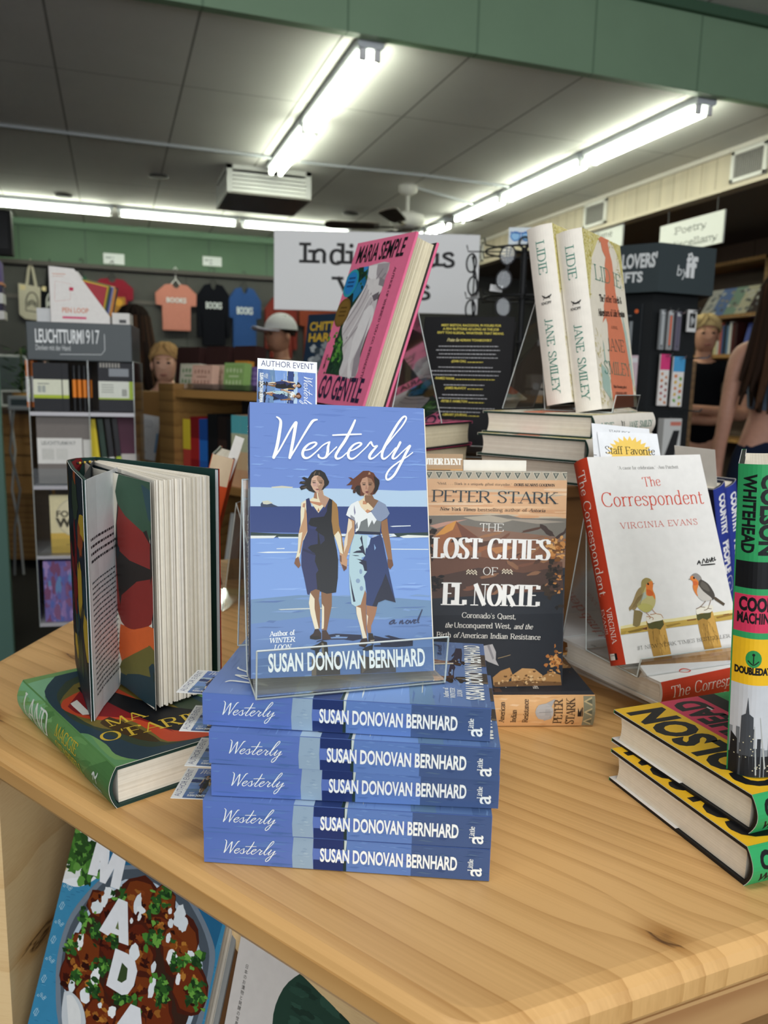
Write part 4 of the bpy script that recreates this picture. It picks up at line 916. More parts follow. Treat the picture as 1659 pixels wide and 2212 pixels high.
hb = MB(); a_, b_ = S0*.8+S1*.2, S0*.1+S1*.9
for i in range(9):
    t = i/8; p = a_*(1-t)+b_*t+Vector((.003, -.003)); hb.ball((p.x, p.y, LSH-.004), .0016, '#d9b64a' if i % 2 else '#22271f', 6)
hb.build('headband', PAINT, ls)
# ------------------------------------------------------------------ desert canyon history
OW, OH, OT = .1545, .2308, .033
to = trace([(912, 1014), (1230, 1023), (1204, 1484), (912, 1490)], OW, OH); VO = to(900, 880, 400/1229)
lost = Art(); lost.rect(0, 0, OW, OH, '#3a3d44'); _r = random.Random(21)
def OP(s, c): lost.poly(VO(s), c)
OP('20,400 1020,440 1000,770 40,730', '#e0b48c'); OP('20,400 1020,440 1015,500 30,470', '#b9ad9a')
for k in range(26):
    x = _r.uniform(0, OW); y = OH*_r.uniform(.78, .93); lost.blob(x, y, _r.uniform(.015, .04), _r.uniform(.0008, .002), _r.choice(['#e9c39c', '#d6a47c', '#ecccab', '#c9b9a2']), _r, j=.15)
for k in range(15):
    x = OW*(k+.4)/14.6; y = OH; lost.poly([(x-.0048, y-.0005), (x+.0048, y-.0005), (x, y-.0098)], '#c8c0ae'); lost.poly([(x-.0034, y-.0016), (x+.0034, y-.0016), (x, y-.0080)], '#4f5752')
    lost.poly([(x-.0018, y-.0022), (x+.0018, y-.0022), (x, y-.0058)], '#a9a596')
OP('20,730 1000,770 990,1100 60,1100', '#8d6f5f'); OP('40,730 600,735 700,760 1000,765 1000,900 700,860 300,800 60,830', '#7f7a72')
for s, c in (('300,745 480,735 640,770 560,790 380,770', '#b3a999'), ('560,760 800,770 990,790 800,800', '#a89d90'), ('70,800 180,775 330,760 250,780 120,820', '#c79b8a')): OP(s, c)
OP('90,900 180,800 250,770 420,900 480,980 90,1030', '#a06a4c'); OP('110,870 190,795 255,768 230,830 170,860', '#d99a52'); OP('250,775 420,900 400,980 300,900', '#7a5244')
OP('420,980 560,930 760,900 900,960 960,1100 420,1120', '#8a604c'); OP('480,960 600,945 640,960 520,1000', '#b98358')
OP('70,1020 300,1000 560,1040 960,1060 960,1300 90,1300', '#6f5145'); OP('90,1150 400,1090 700,1130 960,1090 960,1400 100,1400', '#55443f')
for k in range(30):
    x, y = VO([(_r.uniform(80, 950), _r.uniform(830, 1260))])[0]; lost.blob(x, y, _r.uniform(.004, .016), _r.uniform(.0008, .003), _r.choice(['#7d5748', '#5f483f', '#8f6a53', '#4d403d', '#a27757']), _r, rot=_r.choice([.6, -.6, .2]), j=.25)
OP('90,1290 960,1250 940,1870 100,1900', '#34383f'); OP('90,1400 950,1400 940,1870 100,1900', '#2d3138')
def leaves(a, V, box, n, cols, seed, r0=(.001, .004), jit=.5):
    r = random.Random(seed)
    for _ in range(n):
        x, y = V([(r.gauss((box[0]+box[2])/2, (box[2]-box[0])/4.2), r.gauss((box[1]+box[3])/2, (box[3]-box[1])/4.2))])[0]
        a.blob(x, y, r.uniform(*r0), r.uniform(*r0)*.8, r.choice(cols), r, n=8, j=jit)
leaves(lost, VO, (850, 890, 985, 1040), 46, ['#c58a52', '#a86d3c', '#7f5533', '#d9a468'], 1)
leaves(lost, VO, (830, 1060, 960, 1330), 60, ['#2b2a2b', '#3a3431', '#443a33'], 2); leaves(lost, VO, (900, 1080, 960, 1300), 10, ['#a86d3c', '#c58a52'], 3, r0=(.0008, .002))
leaves(lost, VO, (40, 800, 110, 1060), 26, ['#2e2b2b', '#3b3331'], 4); leaves(lost, VO, (70, 1130, 180, 1250), 22, ['#2b2a2c', '#3a3432'], 5)
leaves(lost, VO, (840, 1630, 940, 1800), 40, ['#b7763e', '#8f5c33', '#d39a5c'], 6, r0=(.0008, .0028))
for s, c in (('490,1800 540,1760 600,1740 620,1790 560,1850 495,1850', '#b98b58'), ('610,1790 680,1745 760,1750 810,1790 790,1850 610,1855', '#c99b66'), ('800,1800 860,1770 925,1790 930,1858 790,1856', '#b0824f'), ('500,1830 700,1820 930,1835 930,1860 500,1858', '#7d5a39')): OP(s, c)
leaves(lost, VO, (500, 1770, 930, 1860), 60, ['#8a6239', '#d9ae77', '#6b4a2c', '#e2bd8a'], 7, r0=(.0006, .002))
OP('430,1600 490,1590 512,1640 510,1690 530,1728 460,1700 430,1680', '#b9b7b9'); OP('455,1600 470,1594 500,1680 490,1690', '#8f8d92'); lost.stroke([p+(.0006,) for p in VO('525,1680 560,1672 605,1660')], '#a8926e')
def ser2(a, V, t, p0, p1, hpx, col, **k):
    p, w, r = along(V, p0, p1); (q0, q1) = V([p0, (p0[0], p0[1]-hpx)]); h = math.hypot(q1[0]-q0[0], q1[1]-q0[1]); a.serif(t, p[0], p[1], h, col, w=w, al='l', rot=r, **k)
def san2(a, V, t, p0, p1, hpx, col, **k):
    p, w, r = along(V, p0, p1); (q0, q1) = V([p0, (p0[0], p0[1]-hpx)]); h = math.hypot(q1[0]-q0[0], q1[1]-q0[1]); a.sans(t, p[0], p[1], h, col, w=w, al='l', rot=r, **k)
ser2(lost, VO, '"Vivid. . . . Stark is a uniquely gifted storyteller."', (118, 512), (632, 532), 16, '#3b3a3c', thick=.14, thin=.07)
ser2(lost, VO, '-DORIS KEARNS GOODWIN', (640, 533), (924, 542), 18, '#2f3033', thick=.24, thin=.08)
ser2(lost, VO, 'PETER STARK', (84, 632), (934, 664), 82, '#37434a', thick=.15, thin=.05)
ser2(lost, VO, 'New York Times', (140, 694), (382, 704), 22, '#3c3a3a', thick=.2, thin=.08, shear=.22); ser2(lost, VO, 'bestselling author of', (396, 705), (730, 714), 22, '#3c3a3a', thick=.15, thin=.08); ser2(lost, VO, 'Astoria', (744, 715), (854, 720), 22, '#3c3a3a', thick=.2, thin=.08, shear=.22)
ser2(lost, VO, 'THE', (408, 842), (572, 848), 54, '#f2efe9', thick=.11, thin=.05)
ser2(lost, VO, 'LOST', (96, 1020), (416, 1030), 140, '#f7f6f3', thick=.21, thin=.045); ser2(lost, VO, 'CITIES', (460, 1032), (876, 1046), 138, '#f7f6f3', thick=.21, thin=.045)
ser2(lost, VO, 'OF', (426, 1138), (526, 1142), 52, '#f2efe9', thick=.11, thin=.05)
ser2(lost, VO, 'EL', (162, 1332), (312, 1336), 148, '#f7f6f3', thick=.21, thin=.045); ser2(lost, VO, 'NORTE', (356, 1338), (794, 1352), 142, '#f7f6f3', thick=.21, thin=.045)
for ox in (322, 558):
    for dy in (0, 16): lost.stroke([p+(.0011,) for p in VO([(ox+i*11, 1100+dy+(0 if i % 2 else 14)+i*1) for i in range(7)])], '#e8dcc4', smooth=False)
ser2(lost, VO, "Coronado's Quest,", (288, 1416), (645, 1432), 34, '#f0ede6', thick=.13, thin=.06)
ser2(lost, VO, 'the', (178, 1478), (226, 1480), 32, '#f0ede6', thick=.13, thin=.06, shear=.25); ser2(lost, VO, 'Unconquered West,', (238, 1480), (612, 1492), 34, '#f0ede6', thick=.13, thin=.06); ser2(lost, VO, 'and the', (628, 1494), (750, 1498), 32, '#f0ede6', thick=.13, thin=.06, shear=.25)
ser2(lost, VO, 'Birth', (124, 1540), (220, 1543), 34, '#f0ede6', thick=.13, thin=.06); ser2(lost, VO, 'of', (234, 1543), (266, 1544), 32, '#f0ede6', thick=.13, thin=.06, shear=.25); ser2(lost, VO, 'American Indian Resistance', (278, 1545), (800, 1566), 34, '#f0ede6', thick=.13, thin=.06)
so = Art(); so.rect(0, 0, OH, OT, '#dfae77'); brush(so, 0, 0, OH, OT, 30, ['#e7bb88', '#d5a068', '#e9c397'], 13, lw=(.0008, .003))
so.rect(OH*.945, 0, OH, OT, '#8d8a72')
for k in range(3):
    y = OT*(k+.5)/3; so.poly([(OH*.945, y), (OH*.985, y-OT*.14), (OH*.985, y+OT*.14)], '#c7b68c'); so.poly([(OH*.958, y), (OH*.985, y-OT*.08), (OH*.985, y+OT*.08)], '#6b6a58')
for i, t in enumerate(('and the', 'Birth of', 'American', 'Indian', 'Resistance')): so.serif(t, OH*(.475+.054*i), OT*.14, .0056, '#4a3626', al='l', rot=R(90), thick=.14, thin=.07)
for k in range(1): so.blob(OH*.765, OT*.5, .0095, .009, '#b5b2b0', _r, j=.1); so.poly([(OH*.77, OT*.78), (OH*.815, OT*.92), (OH*.79, OT*.6), (OH*.80, OT*.28), (OH*.765, OT*.2)], '#a9a6a5'); so.stroke([(OH*.74, OT*.5, .0005), (OH*.80, OT*.52, .0005)], '#807d7c')
so.serif('PETER', OH*.848, OT*.5, .0092, '#4a3626', w=OT*.80, rot=R(90), thick=.13, thin=.05); so.serif('STARK', OH*.905, OT*.5, .0092, '#4a3626', w=OT*.86, rot=R(90), thick=.13, thin=.05)
so.poly([(OH*.918, OT*.36), (OH*.935, OT*.36), (OH*.935, OT*.66), (OH*.926, OT*.5), (OH*.918, OT*.66)], '#2a2420'); so.rect(OH*.937, OT*.36, OH*.941, OT*.66, '#2a2420')
canyon = book('hardcover_history', 'desert canyon history book standing behind the seaside novel, peach sky and white title', 'book', OW, OH, OT, '#3a3d44', '#dfae77', '#2b2d31', lost, so, None, jacket=True, board='#6e5a3a', bulge=.004, group='copies of the desert canyon history', flap='#e9e5da', n=30)
pose(canyon, (.2974, .7238, .9815), (-5.97, .20, -10.02))
dup(canyon, 'desert canyon history book lying flat under its standing copy, orange spine toward us', (.4695, .6643, TZ+OT+.0012), (-90, 0, 74.7))
# its event card and loose paper showing above
ec = Art(); ec.rect(0, 0, .0475, .1, '#d9a86f'); ec.rect(0, .084, .0475, .1, '#b99a78'); ec.serif('AUTHOR EVENT', .0237, .0885, .0068, '#fbf8f0', w=.044, thick=.26, thin=.06); ec.rect(.002, .03, .034, .083, '#4a3b33'); ec.sans('8.06', .024, .0755, .0052, '#2a2320'); ec.rect(.034, .03, .0455, .083, '#e0b98a')
M_ = Matrix.LocRotScale(Vector((.2974, .7238, .9815)), Euler((R(-5.97), R(.2), R(-10.02))), None)
card('event_card', 'tan author event card behind the desert canyon history book', ec, .0475, .1, M_ @ Vector((-.003, .0165, OH+.0175-.1)), (-5.97, .2, -10.02), 'tan author event card')
card('paper_slip', 'white sheet sticking up out of the desert canyon history book', None, .07, .1, M_ @ Vector((.046, .020, OH+.0115-.1)), (-5.97, .2, -10.02), back='#e9e5da')
# ------------------------------------------------------------------ robins novel
CRW, CRH, CRT = .157, .2298, .0255
tcr = trace([(1266, 992), (1512, 983), (1603, 1407), (1352, 1436.5)], CRW, CRH); VCR = tcr(1200, 880, 459/1493); VBD = tcr(1340, 1220, 260/1659)
cor = Art(); cor.rect(0, 0, CRW, CRH, '#eceae6')
def CP(s, c, V=VBD, sm=False):
    p = V(s); cor.poly(catmull(p+[p[0]], 3)[:-1] if sm else p, c)
RED = '#d8503c'
ser2(cor, VCR, '"A cause for celebration."', (432, 450), (700, 444), 22, '#55534f', thick=.13, thin=.06); ser2(cor, VCR, '-Ann Patchett', (708, 443), (860, 438), 22, '#6a6863', thick=.13, thin=.06)
ser2(cor, VCR, 'The', (612, 572), (738, 562), 66, RED, thick=.10, thin=.04, ser=.06)
ser2(cor, VCR, 'Correspondent', (322, 718), (1044, 688), 100, RED, thick=.095, thin=.04, ser=.06)
ser2(cor, VCR, 'VIRGINIA EVANS', (456, 872), (998, 838), 42, RED, thick=.10, thin=.05, gap=.16)
for s in ('992,1120,8 1004,1094,8 1012,1118,8', '1000,1110,6 1014,1106,6', '1026,1114,8 1036,1082,8 1052,1110,8 1060,1078,8', '1062,1090,7 1056,1104,7 1068,1106,7 1074,1092,7 1064,1088,7', '1078,1080,7 1086,1104,8 1092,1074,7', '1096,1072,8 1098,1098,8 1108,1094,6', '1096,1084,6 1106,1080,6', '1112,1070,8 1114,1092,8 1122,1086,6', '1018,1126,8 1070,1122,10 1115,1118,8'):
    cor.stroke([p for p in tcr(1200, 880, 459/1493, .152/900*.9)(s)], '#1d1c1b', m=3)
# fence and posts
CP('0,870 360,800 700,770 1050,720 1580,650 1580,690 1050,770 700,810 360,850 0,905', '#efe3a9'); CP('0,905 360,850 700,812 1050,765 1580,690 1580,780 1050,850 700,890 360,940 0,985', '#c9a955')
for s, c in (('90,940 300,890 360,900 250,940 120,960', '#8f7638'), ('300,900 360,880 360,920 310,915', '#6e4432'), ('610,860 800,825 820,840 640,890', '#a5863f'), ('900,790 1030,770 1030,790 910,805', '#8b6038'), ('1300,750 1560,700 1570,720 1320,775', '#9c7a3a'), ('1400,720 1480,705 1490,715 1410,730', '#8a5c3a'), ('10,940 90,930 60,975 10,980', '#b79a4a')): CP(s, c)
for ox, s, top, hl in ((0, '345,800 570,770 610,900 700,1310 460,1340 400,1100 360,880', '340,740 430,700 540,700 580,760 560,790 450,810 370,830', '590,800 700,1310 590,1325 520,1000 530,850'),
        (1, '1035,700 1250,660 1300,820 1390,1215 1160,1245 1080,960 1040,760', '1030,650 1120,610 1250,590 1260,650 1220,690 1100,700 1040,715', '1260,680 1390,1215 1290,1228 1190,900 1200,720')):
    CP(s, '#b98f48'); CP(hl, '#d9aa58')
    V_ = VBD; r_ = random.Random(30+ox)
    for k in range(34):
        t = r_.random(); x = (380 if not ox else 1070)+t*190; y = (860 if not ox else 770)+r_.uniform(0, 330); q = V_([(x+(y-800)*.25, y), (x+(y-800)*.25+8, y+5), (x+(y-800)*.25+r_.uniform(14, 30), y+r_.uniform(50, 120))]); cor.poly(q, r_.choice(['#8a6a35', '#a37c3d', '#e2b869', '#6f5530', '#c79a4c']))
    g = '360,830 450,815 570,775 590,850 540,920 480,900 430,910 380,900' if not ox else '1035,715 1120,705 1240,670 1230,760 1180,790 1120,770 1060,800 1040,780'
    CP(g, '#5c5a35'); CP(top, '#f4efdf', sm=True)
# left robin
CP('110,620 160,540 215,400 270,340 330,360 340,420 300,480 200,640 150,640 120,660', '#a08a5f', sm=True); CP('180,650 260,660 300,690 260,860 215,880 165,860', '#8f7f55')
CP('280,330 300,240 345,212 410,235 440,290 435,370 470,460 470,560 430,640 350,685 270,650 220,580 290,470', '#c9bf82', sm=True)
CP('275,330 285,250 345,213 410,240 360,300 330,350 300,420 280,400', '#a6945c', sm=True); CP('300,420 345,400 350,480 290,520 260,560', '#b9c2b0')
CP('340,310 380,270 420,258 440,300 435,380 465,450 465,510 430,460 380,460 345,440 345,370', '#e8843f', sm=True); CP('345,370 400,380 440,420 430,455 370,455', '#dc6a34', sm=True)
CP('230,600 300,560 420,590 430,640 350,685 270,650', '#c2bb6e', sm=True)
for k in range(9): cor.stroke([p+(.0004,) for p in VBD([(150+k*14, 630-k*6), (230+k*10, 480-k*8)])], '#7d6a44')
CP('432,290 462,288 434,302', '#5a5346'); cor.ell(*VBD([(371, 297)])[0], .0012, .0013, '#241d18', 12)
# right robin
CP('945,205 990,160 1040,152 1090,190 1110,240 1070,270 1040,240 990,230', '#9a948f', sm=True)
CP('1100,235 1190,290 1250,370 1290,460 1260,520 1200,470 1120,410 1060,330 1070,260', '#55504a', sm=True); CP('1110,260 1180,310 1220,400 1150,380 1090,320', '#6d675f', sm=True)
CP('1060,310 1130,400 1250,500 1200,530 1120,530 1060,480 1040,420', '#d3cdc4', sm=True); CP('1265,480 1300,478 1430,570 1410,600 1290,520', '#5d5143')
CP('950,200 985,185 1010,215 1060,260 1060,320 1040,400 1055,470 1010,410 985,340 990,270 955,240', '#e98a45', sm=True); CP('985,260 1030,260 1055,300 1000,320', '#de7040', sm=True)
CP('952,222 918,238 952,240', '#8d8271'); cor.ell(*VBD([(1001, 217)])[0], .0012, .0013, '#241d18', 12)
for s, c in (('345,685 400,745 390,770', '#b9805a'), ('400,745 440,760 435,785', '#b9805a'), ('400,745 350,740', '#b9805a'), ('425,640 480,700 545,715 575,760', '#c08a66'), ('480,700 400,715', '#c08a66'), ('1160,535 1090,610 1030,640', '#8a6f58'), ('1235,520 1190,635 1140,660', '#8a6f58'), ('1190,635 1240,640', '#8a6f58'), ('1090,612 1150,620', '#8a6f58')): cor.stroke([p+(.0007,) for p in VBD(s)], c)
ser2(cor, VBD, '#1 NEW YORK TIMES BESTSELLER', (228, 1190), (1500, 1032), 48, '#3a362f', thick=.10, thin=.05)
sc_ = Art(); sc_.rect(0, 0, CRH, CRT, '#c9442b')
sc_.serif('The Correspondent', CRH*.055, CRT*.30, CRT*.50, '#f1e6dc', w=CRH*.62, al='l', thick=.10, thin=.045, ser=.06); sc_.serif('VIRGINIA', CRH*.735, CRT*.60, CRT*.26, '#f1e6dc', w=CRH*.165, al='l', thick=.12, thin=.06); sc_.serif('EVANS', CRH*.735, CRT*.18, CRT*.26, '#f1e6dc', w=CRH*.12, al='l', thick=.12, thin=.06)
sc_.rect(CRH*.945, CRT*.25, CRH*.975, CRT*.75, '#f1ece4'); sc_.rect(CRH*.945, CRT*.62, CRH*.975, CRT*.75, '#1b1b1d'); sc_.sans('Crown', CRH*.957, CRT*.44, .0022, '#333', rot=R(90))
robin = book('hardcover_novel', 'white robins novel with red spine standing in the clear easel at right', 'book', CRW, CRH, CRT, '#eceae6', '#c9442b', '#eceae6', cor, sc_, None, jacket=True, board='#d9d4cb', bulge=.003, page=('#e8e0d2', '#d9cfbf'), inner='#e9e6e0', group='copies of the white robins novel', n=30)
pose(robin, (.5035, .6627, 1.0115), (-23.55, -.62, .81))
dup(robin, 'white robins novel lying just under the clear easel, top one of its pair', (.7577, .6722, TZ+.0515), (-90, 0, 98.5))
dup(robin, 'white robins novel lying on the tabletop, under the other lying copy', (.7900, .7150, TZ+.0256), (-90, 0, 101))
# staff cards behind the robins novel
M_ = Matrix.LocRotScale(Vector((.5035, .6627, 1.0115)), Euler((R(-23.55), R(-.62), R(.81))), None)
a1 = Art(); a1.rect(0, 0, .075, .11, '#e7e9ec'); a1.sans('STAFF PICK', .036, .1015, .0026, '#55585c', w=.028); a1.rect(0, .071, .004, .0717, '#333')
card('staff_card', 'white staff pick card rising highest behind the robins novel', a1, .075, .11, M_ @ Vector((.010, .0135, CRH+.046-.11)), (-23.5, 4.5, -6), back='#d8dadd')
a2 = Art(); a2.rect(0, 0, .080, .10, '#eef0f3')
st = []
for k in range(26):
    t = math.pi*k/25; rr = .0255 if k % 2 == 0 else .0195; st.append((.040+rr*math.cos(t)*1.25, .072+rr*math.sin(t)*.95))
a2.poly(st+[(.040-.030, .064), (.040+.030, .064)], '#f4cf6a'); a2.serif('Staff Favorite', .040, .0735, .0092, '#2b2b2d', w=.066, thick=.12, thin=.05)
card('staff_card', 'staff favorite card with a yellow sunburst behind the robins novel', a2, .080, .10, M_ @ Vector((.022, .0105, CRH+.034-.10)), (-23.5, 1.5, -3), back='#d8dadd')
# ------------------------------------------------------------------ bold coloured thriller
KW, KH, KT = .160, .240, .0300
YE, PK, GR, BK = '#f0bd25', '#d83c5e', '#2f9350', '#17181a'
kf = Art(); kf.rect(0, 0, KW, KH, GR)
for i, (c, t, tc) in enumerate(((YE, 'COLSON', BK), (PK, 'WHITEHEAD', BK))): kf.rect(0, KH-.052-.046*i, KW, KH-(.0 if i == 0 else .052), c)
kf.sans('COLSON', .006, KH-.044, .036, BK, w=KW-.016, al='l', bold=.05); kf.sans('WHITEHEAD', .006, KH-.090, .030, BK, w=KW-.012, al='l', bold=.05)
for x in (.022, .05, .078, .104, .130): kf.poly([(x, KH-.0885), (x+.007, KH-.0885), (x+.0062, KH-.0862), (x-.0008, KH-.0862)], '#e9e4e2')
kf.rect(0, KH-.118, KW, KH-.098, BK); kf.sans('WINNER OF', .05, KH-.1065, .006, '#efc94a', al='l', bold=.03); kf.sans('PULITZER PRIZE', .05, KH-.116, .006, '#efc94a', al='l', bold=.03)
kf.sans('COOL', .03, KH-.165, .038, BK, w=KW-.05, al='l', bold=.05); kf.sans('MACHINE', .03, KH-.215, .038, BK, w=KW-.05, al='l', bold=.05)
ks = Art(); ks.rect(0, 0, KH, KT, '#34a060')
ks.sans('COLSON', KH*.03, KT*.52, KT*.36, BK, w=KH*.25, al='l', bold=.05); ks.sans('WHITEHEAD', KH*.03, KT*.12, KT*.27, BK, w=KH*.245, al='l', bold=.04)
cut = [(.30, BK), (.385, '#34a060'), (.405, PK), (.525, '#34a060'), (.545, YE), (.695, '#c9ccd0')]
for (f, c) in cut: ks.rect(KH*f, 0, KH, KT, c)
ks.sans('COOL', KH*.455, KT*.5, .0095, BK, w=KT*.78, rot=R(90), bold=.05); ks.sans('MACHINE', KH*.495, KT*.5, .0075, BK, w=KT*.84, rot=R(90), bold=.04)
ks.ell(KH*.61, KT*.5, .0068, .0056, '#2f9350', 18); ks.stroke([(KH*.598, KT*.5, .0008), (KH*.625, KT*.5, .0008)], BK); ks.stroke([(KH*.617, KT*.38, .0008), (KH*.629, KT*.5, .0008), (KH*.617, KT*.62, .0008)], BK); ks.ell(KH*.596, KT*.5, .0011, .0011, BK, 8)
ks.sans('DOUBLEDAY', KH*.660, KT*.5, .0050, BK, w=KT*.86, rot=R(90), bold=.06)
_r = random.Random(77)
for k in range(12):
    y = KT*k/12; hgt = _r.uniform(.05, .12); ks.rect(KH*(.99-hgt*1.4), y, KH, y+KT/12, _r.choice(['#6f7479', '#4d5155', '#8b9094', '#33363a']))
ks.poly([(KH*.735, KT*.42), (KH*.79, KT*.46), (KH*.80, KT*.56), (KH, KT*.60), (KH, KT*.24), (KH*.80, KT*.28), (KH*.79, KT*.38)], '#45494e')
ks.rect(KH*.93, 0, KH, KT, '#232528'); ks.poly([(KH*.86, KT*.05), (KH, KT*.0), (KH, KT*.22), (KH*.88, KT*.2)], '#1a1c1f')
for k in range(26): ks.rect(KH*_r.uniform(.87, .99), KT*_r.uniform(.05, .95), KH*1, KT*.0, '#ddd') if False else ks.ell(KH*_r.uniform(.86, .99), KT*_r.uniform(.05, .95), .0005, .0005, '#d9d2b0', 6)
ks.stroke([(KH*.80, KT*.72, .0005), (KH*.97, KT*.86, .0011)], '#b9bcb9'); ks.stroke([(KH*.83, KT*.60, .0004), (KH*.99, KT*.66, .0010)], '#b9bcb9')
cool = book('hardcover_thriller', 'bold yellow, pink and green thriller on top of its lying pair at right', 'book', KW, KH, KT, GR, '#34a060', GR, kf, ks, None, jacket=True, board=BK, bulge=.0065, group='copies of the bold coloured thriller', inner='#e9e7e4', flap='#edecea', n=34)
pose(cool, (.6742, .4247, TZ+.0608), (-90, 0, 92.5))
dup(cool, 'bold coloured thriller lying on the tabletop, under the other lying copy', (.6610, .4057, TZ+.0302), (-90, 0, 91.2))
SK = dup(cool, 'bold coloured thriller standing upright at the right edge, spine with a city skyline toward us', (.4673, .4307, TZ+.0628), (-3, 0, 46))
# ------------------------------------------------------------------ cream novel with coral silhouette
DW, DH, DT = .166, .248, .036
td = trace([(1248, 493), (1339.6, 530.6), (1373.4, 880), (1294, 884)], DW, DH); VD = td(1190, 480, 210/1106)
lid = Art(); lid.rect(0, 0, DW, DH, '#e9e2d0'); _r = random.Random(41)
def DP(s, c): lid.poly(VD(s), c)
DP('300,60 540,130 500,230 430,430 420,600 415,920 395,900 370,600 340,400', '#d9cf8e')
DP('620,170 790,270 840,560 830,840 800,640 760,420 700,280', '#d6cb84')
for (x0, y0, x1, y1, n_) in ((310, 70, 560, 260, 70), (320, 180, 450, 430, 60), (350, 400, 430, 900, 60), (640, 180, 790, 330, 40), (720, 300, 840, 820, 60), (450, 1300, 560, 1800, 40), (520, 1780, 720, 2130, 90), (890, 1820, 960, 2120, 50)):
    for _ in range(n_):
        x, y = VD([(_r.uniform(x0, x1), _r.uniform(y0, y1))])[0]
        if 0 < x < DW and 0 < y < DH: a_ = _r.uniform(0, 3.1); L = _r.uniform(.003, .009); lid.stroke([(x, y, .0007), (x+L*math.cos(a_), y+L*math.sin(a_), .0012)], _r.choice(['#b5a637', '#c9bb55', '#a3953a', '#efe8c8']), square=True)
DP('540,130 600,140 640,170 630,250 650,360 680,470 700,640 720,830 760,1050 800,1200 850,1450 900,1750 920,1990 920,2110 690,2120 660,1900 640,1560 620,1200 600,1130 560,1190 580,1080 575,990 600,880 590,780 600,640 590,520 600,420 560,340 540,240 510,200', '#dd8464')
DP('540,1640 600,1700 640,1800 660,2040 560,1900', '#a9c2b6'); DP('790,1050 850,1300 900,1600 930,1900 900,1800 830,1350', '#b5cbbf'); DP('560,1380 575,1440 600,1650 580,1600', '#a9c2b6')
TE = '#2d7f6d'
ser2(lid, VD, 'LID', (470, 690), (670, 745), 170, TE, thick=.11, thin=.045, ser=.08); ser2(lid, VD, 'IE', (695, 752), (795, 790), 150, TE, thick=.11, thin=.045, ser=.08)
ser2(lid, VD, 'The Further Travels &', (528, 945), (796, 965), 76, '#2b2422', thick=.17, thin=.08); ser2(lid, VD, 'Adventures of Lidie Newton', (512, 1110), (832, 1120), 76, '#2b2422', thick=.17, thin=.08); ser2(lid, VD, 'A NOVEL', (662, 1252), (742, 1262), 30, '#4a3a33', thick=.15, thin=.08)
ser2(lid, VD, 'JANE', (618, 1500), (825, 1520), 135, '#3d5a50', thick=.11, thin=.045, ser=.08); ser2(lid, VD, 'SMILEY', (580, 1750), (888, 1780), 135, TE, thick=.11, thin=.045, ser=.08)
ser2(lid, VD, 'Pulitzer Prize-winning author of', (684, 1905), (838, 1912), 30, '#4a3a33', thick=.17, thin=.08); ser2(lid, VD, 'A THOUSAND ACRES', (702, 1985), (840, 1985), 34, '#4a3a33', thick=.17, thin=.08)
sd = Art(); sd.rect(0, 0, DH, DT, '#ece6da')
sd.serif('LIDIE', DH*.085, DT*.34, DT*.34, TE, w=DH*.185, al='l', thick=.13, thin=.06, ser=.1); sd.serif('JANE', DH*.515, DT*.34, DT*.32, TE, w=DH*.155, al='l', thick=.13, thin=.06, ser=.1); sd.serif('SMILEY', DH*.70, DT*.34, DT*.32, TE, w=DH*.235, al='l', thick=.13, thin=.06, ser=.1)
sd.stroke([(DH*.385, DT*.36, .001), (DH*.40, DT*.48, .002), (DH*.398, DT*.64, .0022), (DH*.388, DT*.72, .0012)], '#2b2a28'); sd.stroke([(DH*.39, DT*.46, .0008), (DH*.41, DT*.40, .0006)], '#2b2a28'); sd.stroke([(DH*.392, DT*.62, .0008), (DH*.41, DT*.66, .0006)], '#2b2a28'); sd.sans('KNOPF', DH*.437, DT*.5, .0036, '#3a3937', w=.0145, rot=R(90), bold=.02)
lidie = book('hardcover_novel', 'cream novel with coral silhouette cover, front one of two standing in the easel', 'book', DW, DH, DT, '#e9e2d0', '#ece6da', '#ddd6c4', lid, sd, None, jacket=True, board='#1f3a32', bulge=.005, group='copies of the cream silhouette novel', page=('#efe6d6', '#e2d6c4'), n=30)
pose(lidie, (.6377, .9344, 1.2702), (-10.39, -.33, 37.06))
dl = Matrix.Rotation(R(37.06), 3, 'Z') @ Vector((-.006, DT+.005, .0))
dup(lidie, 'cream silhouette novel standing behind its twin, only spine and gilt edge showing', (.6377+dl.x, .9344+dl.y, 1.2702+.0085), (-10.39, -.33, 37.06))
dup(lidie, 'cream silhouette novel lying flat on top of the pile on the riser', (.7779, 1.0053, RZ+.0905), (-90, 0, 124.6))
dup(lidie, 'cream silhouette novel lying in the middle of the pile on the riser', (.7666, .9881, RZ+.0605), (-90, 0, 123))
dup(lidie, 'cream silhouette novel lying lowest, directly on the riser', (.7714, .9940, RZ+.0305), (-90, 0, 122.2))
for o in COL.objects:
    if o.get('group') == 'copies of the cream silhouette novel' and 'lying' in o['label']: o.scale = (.964, .82, .968)
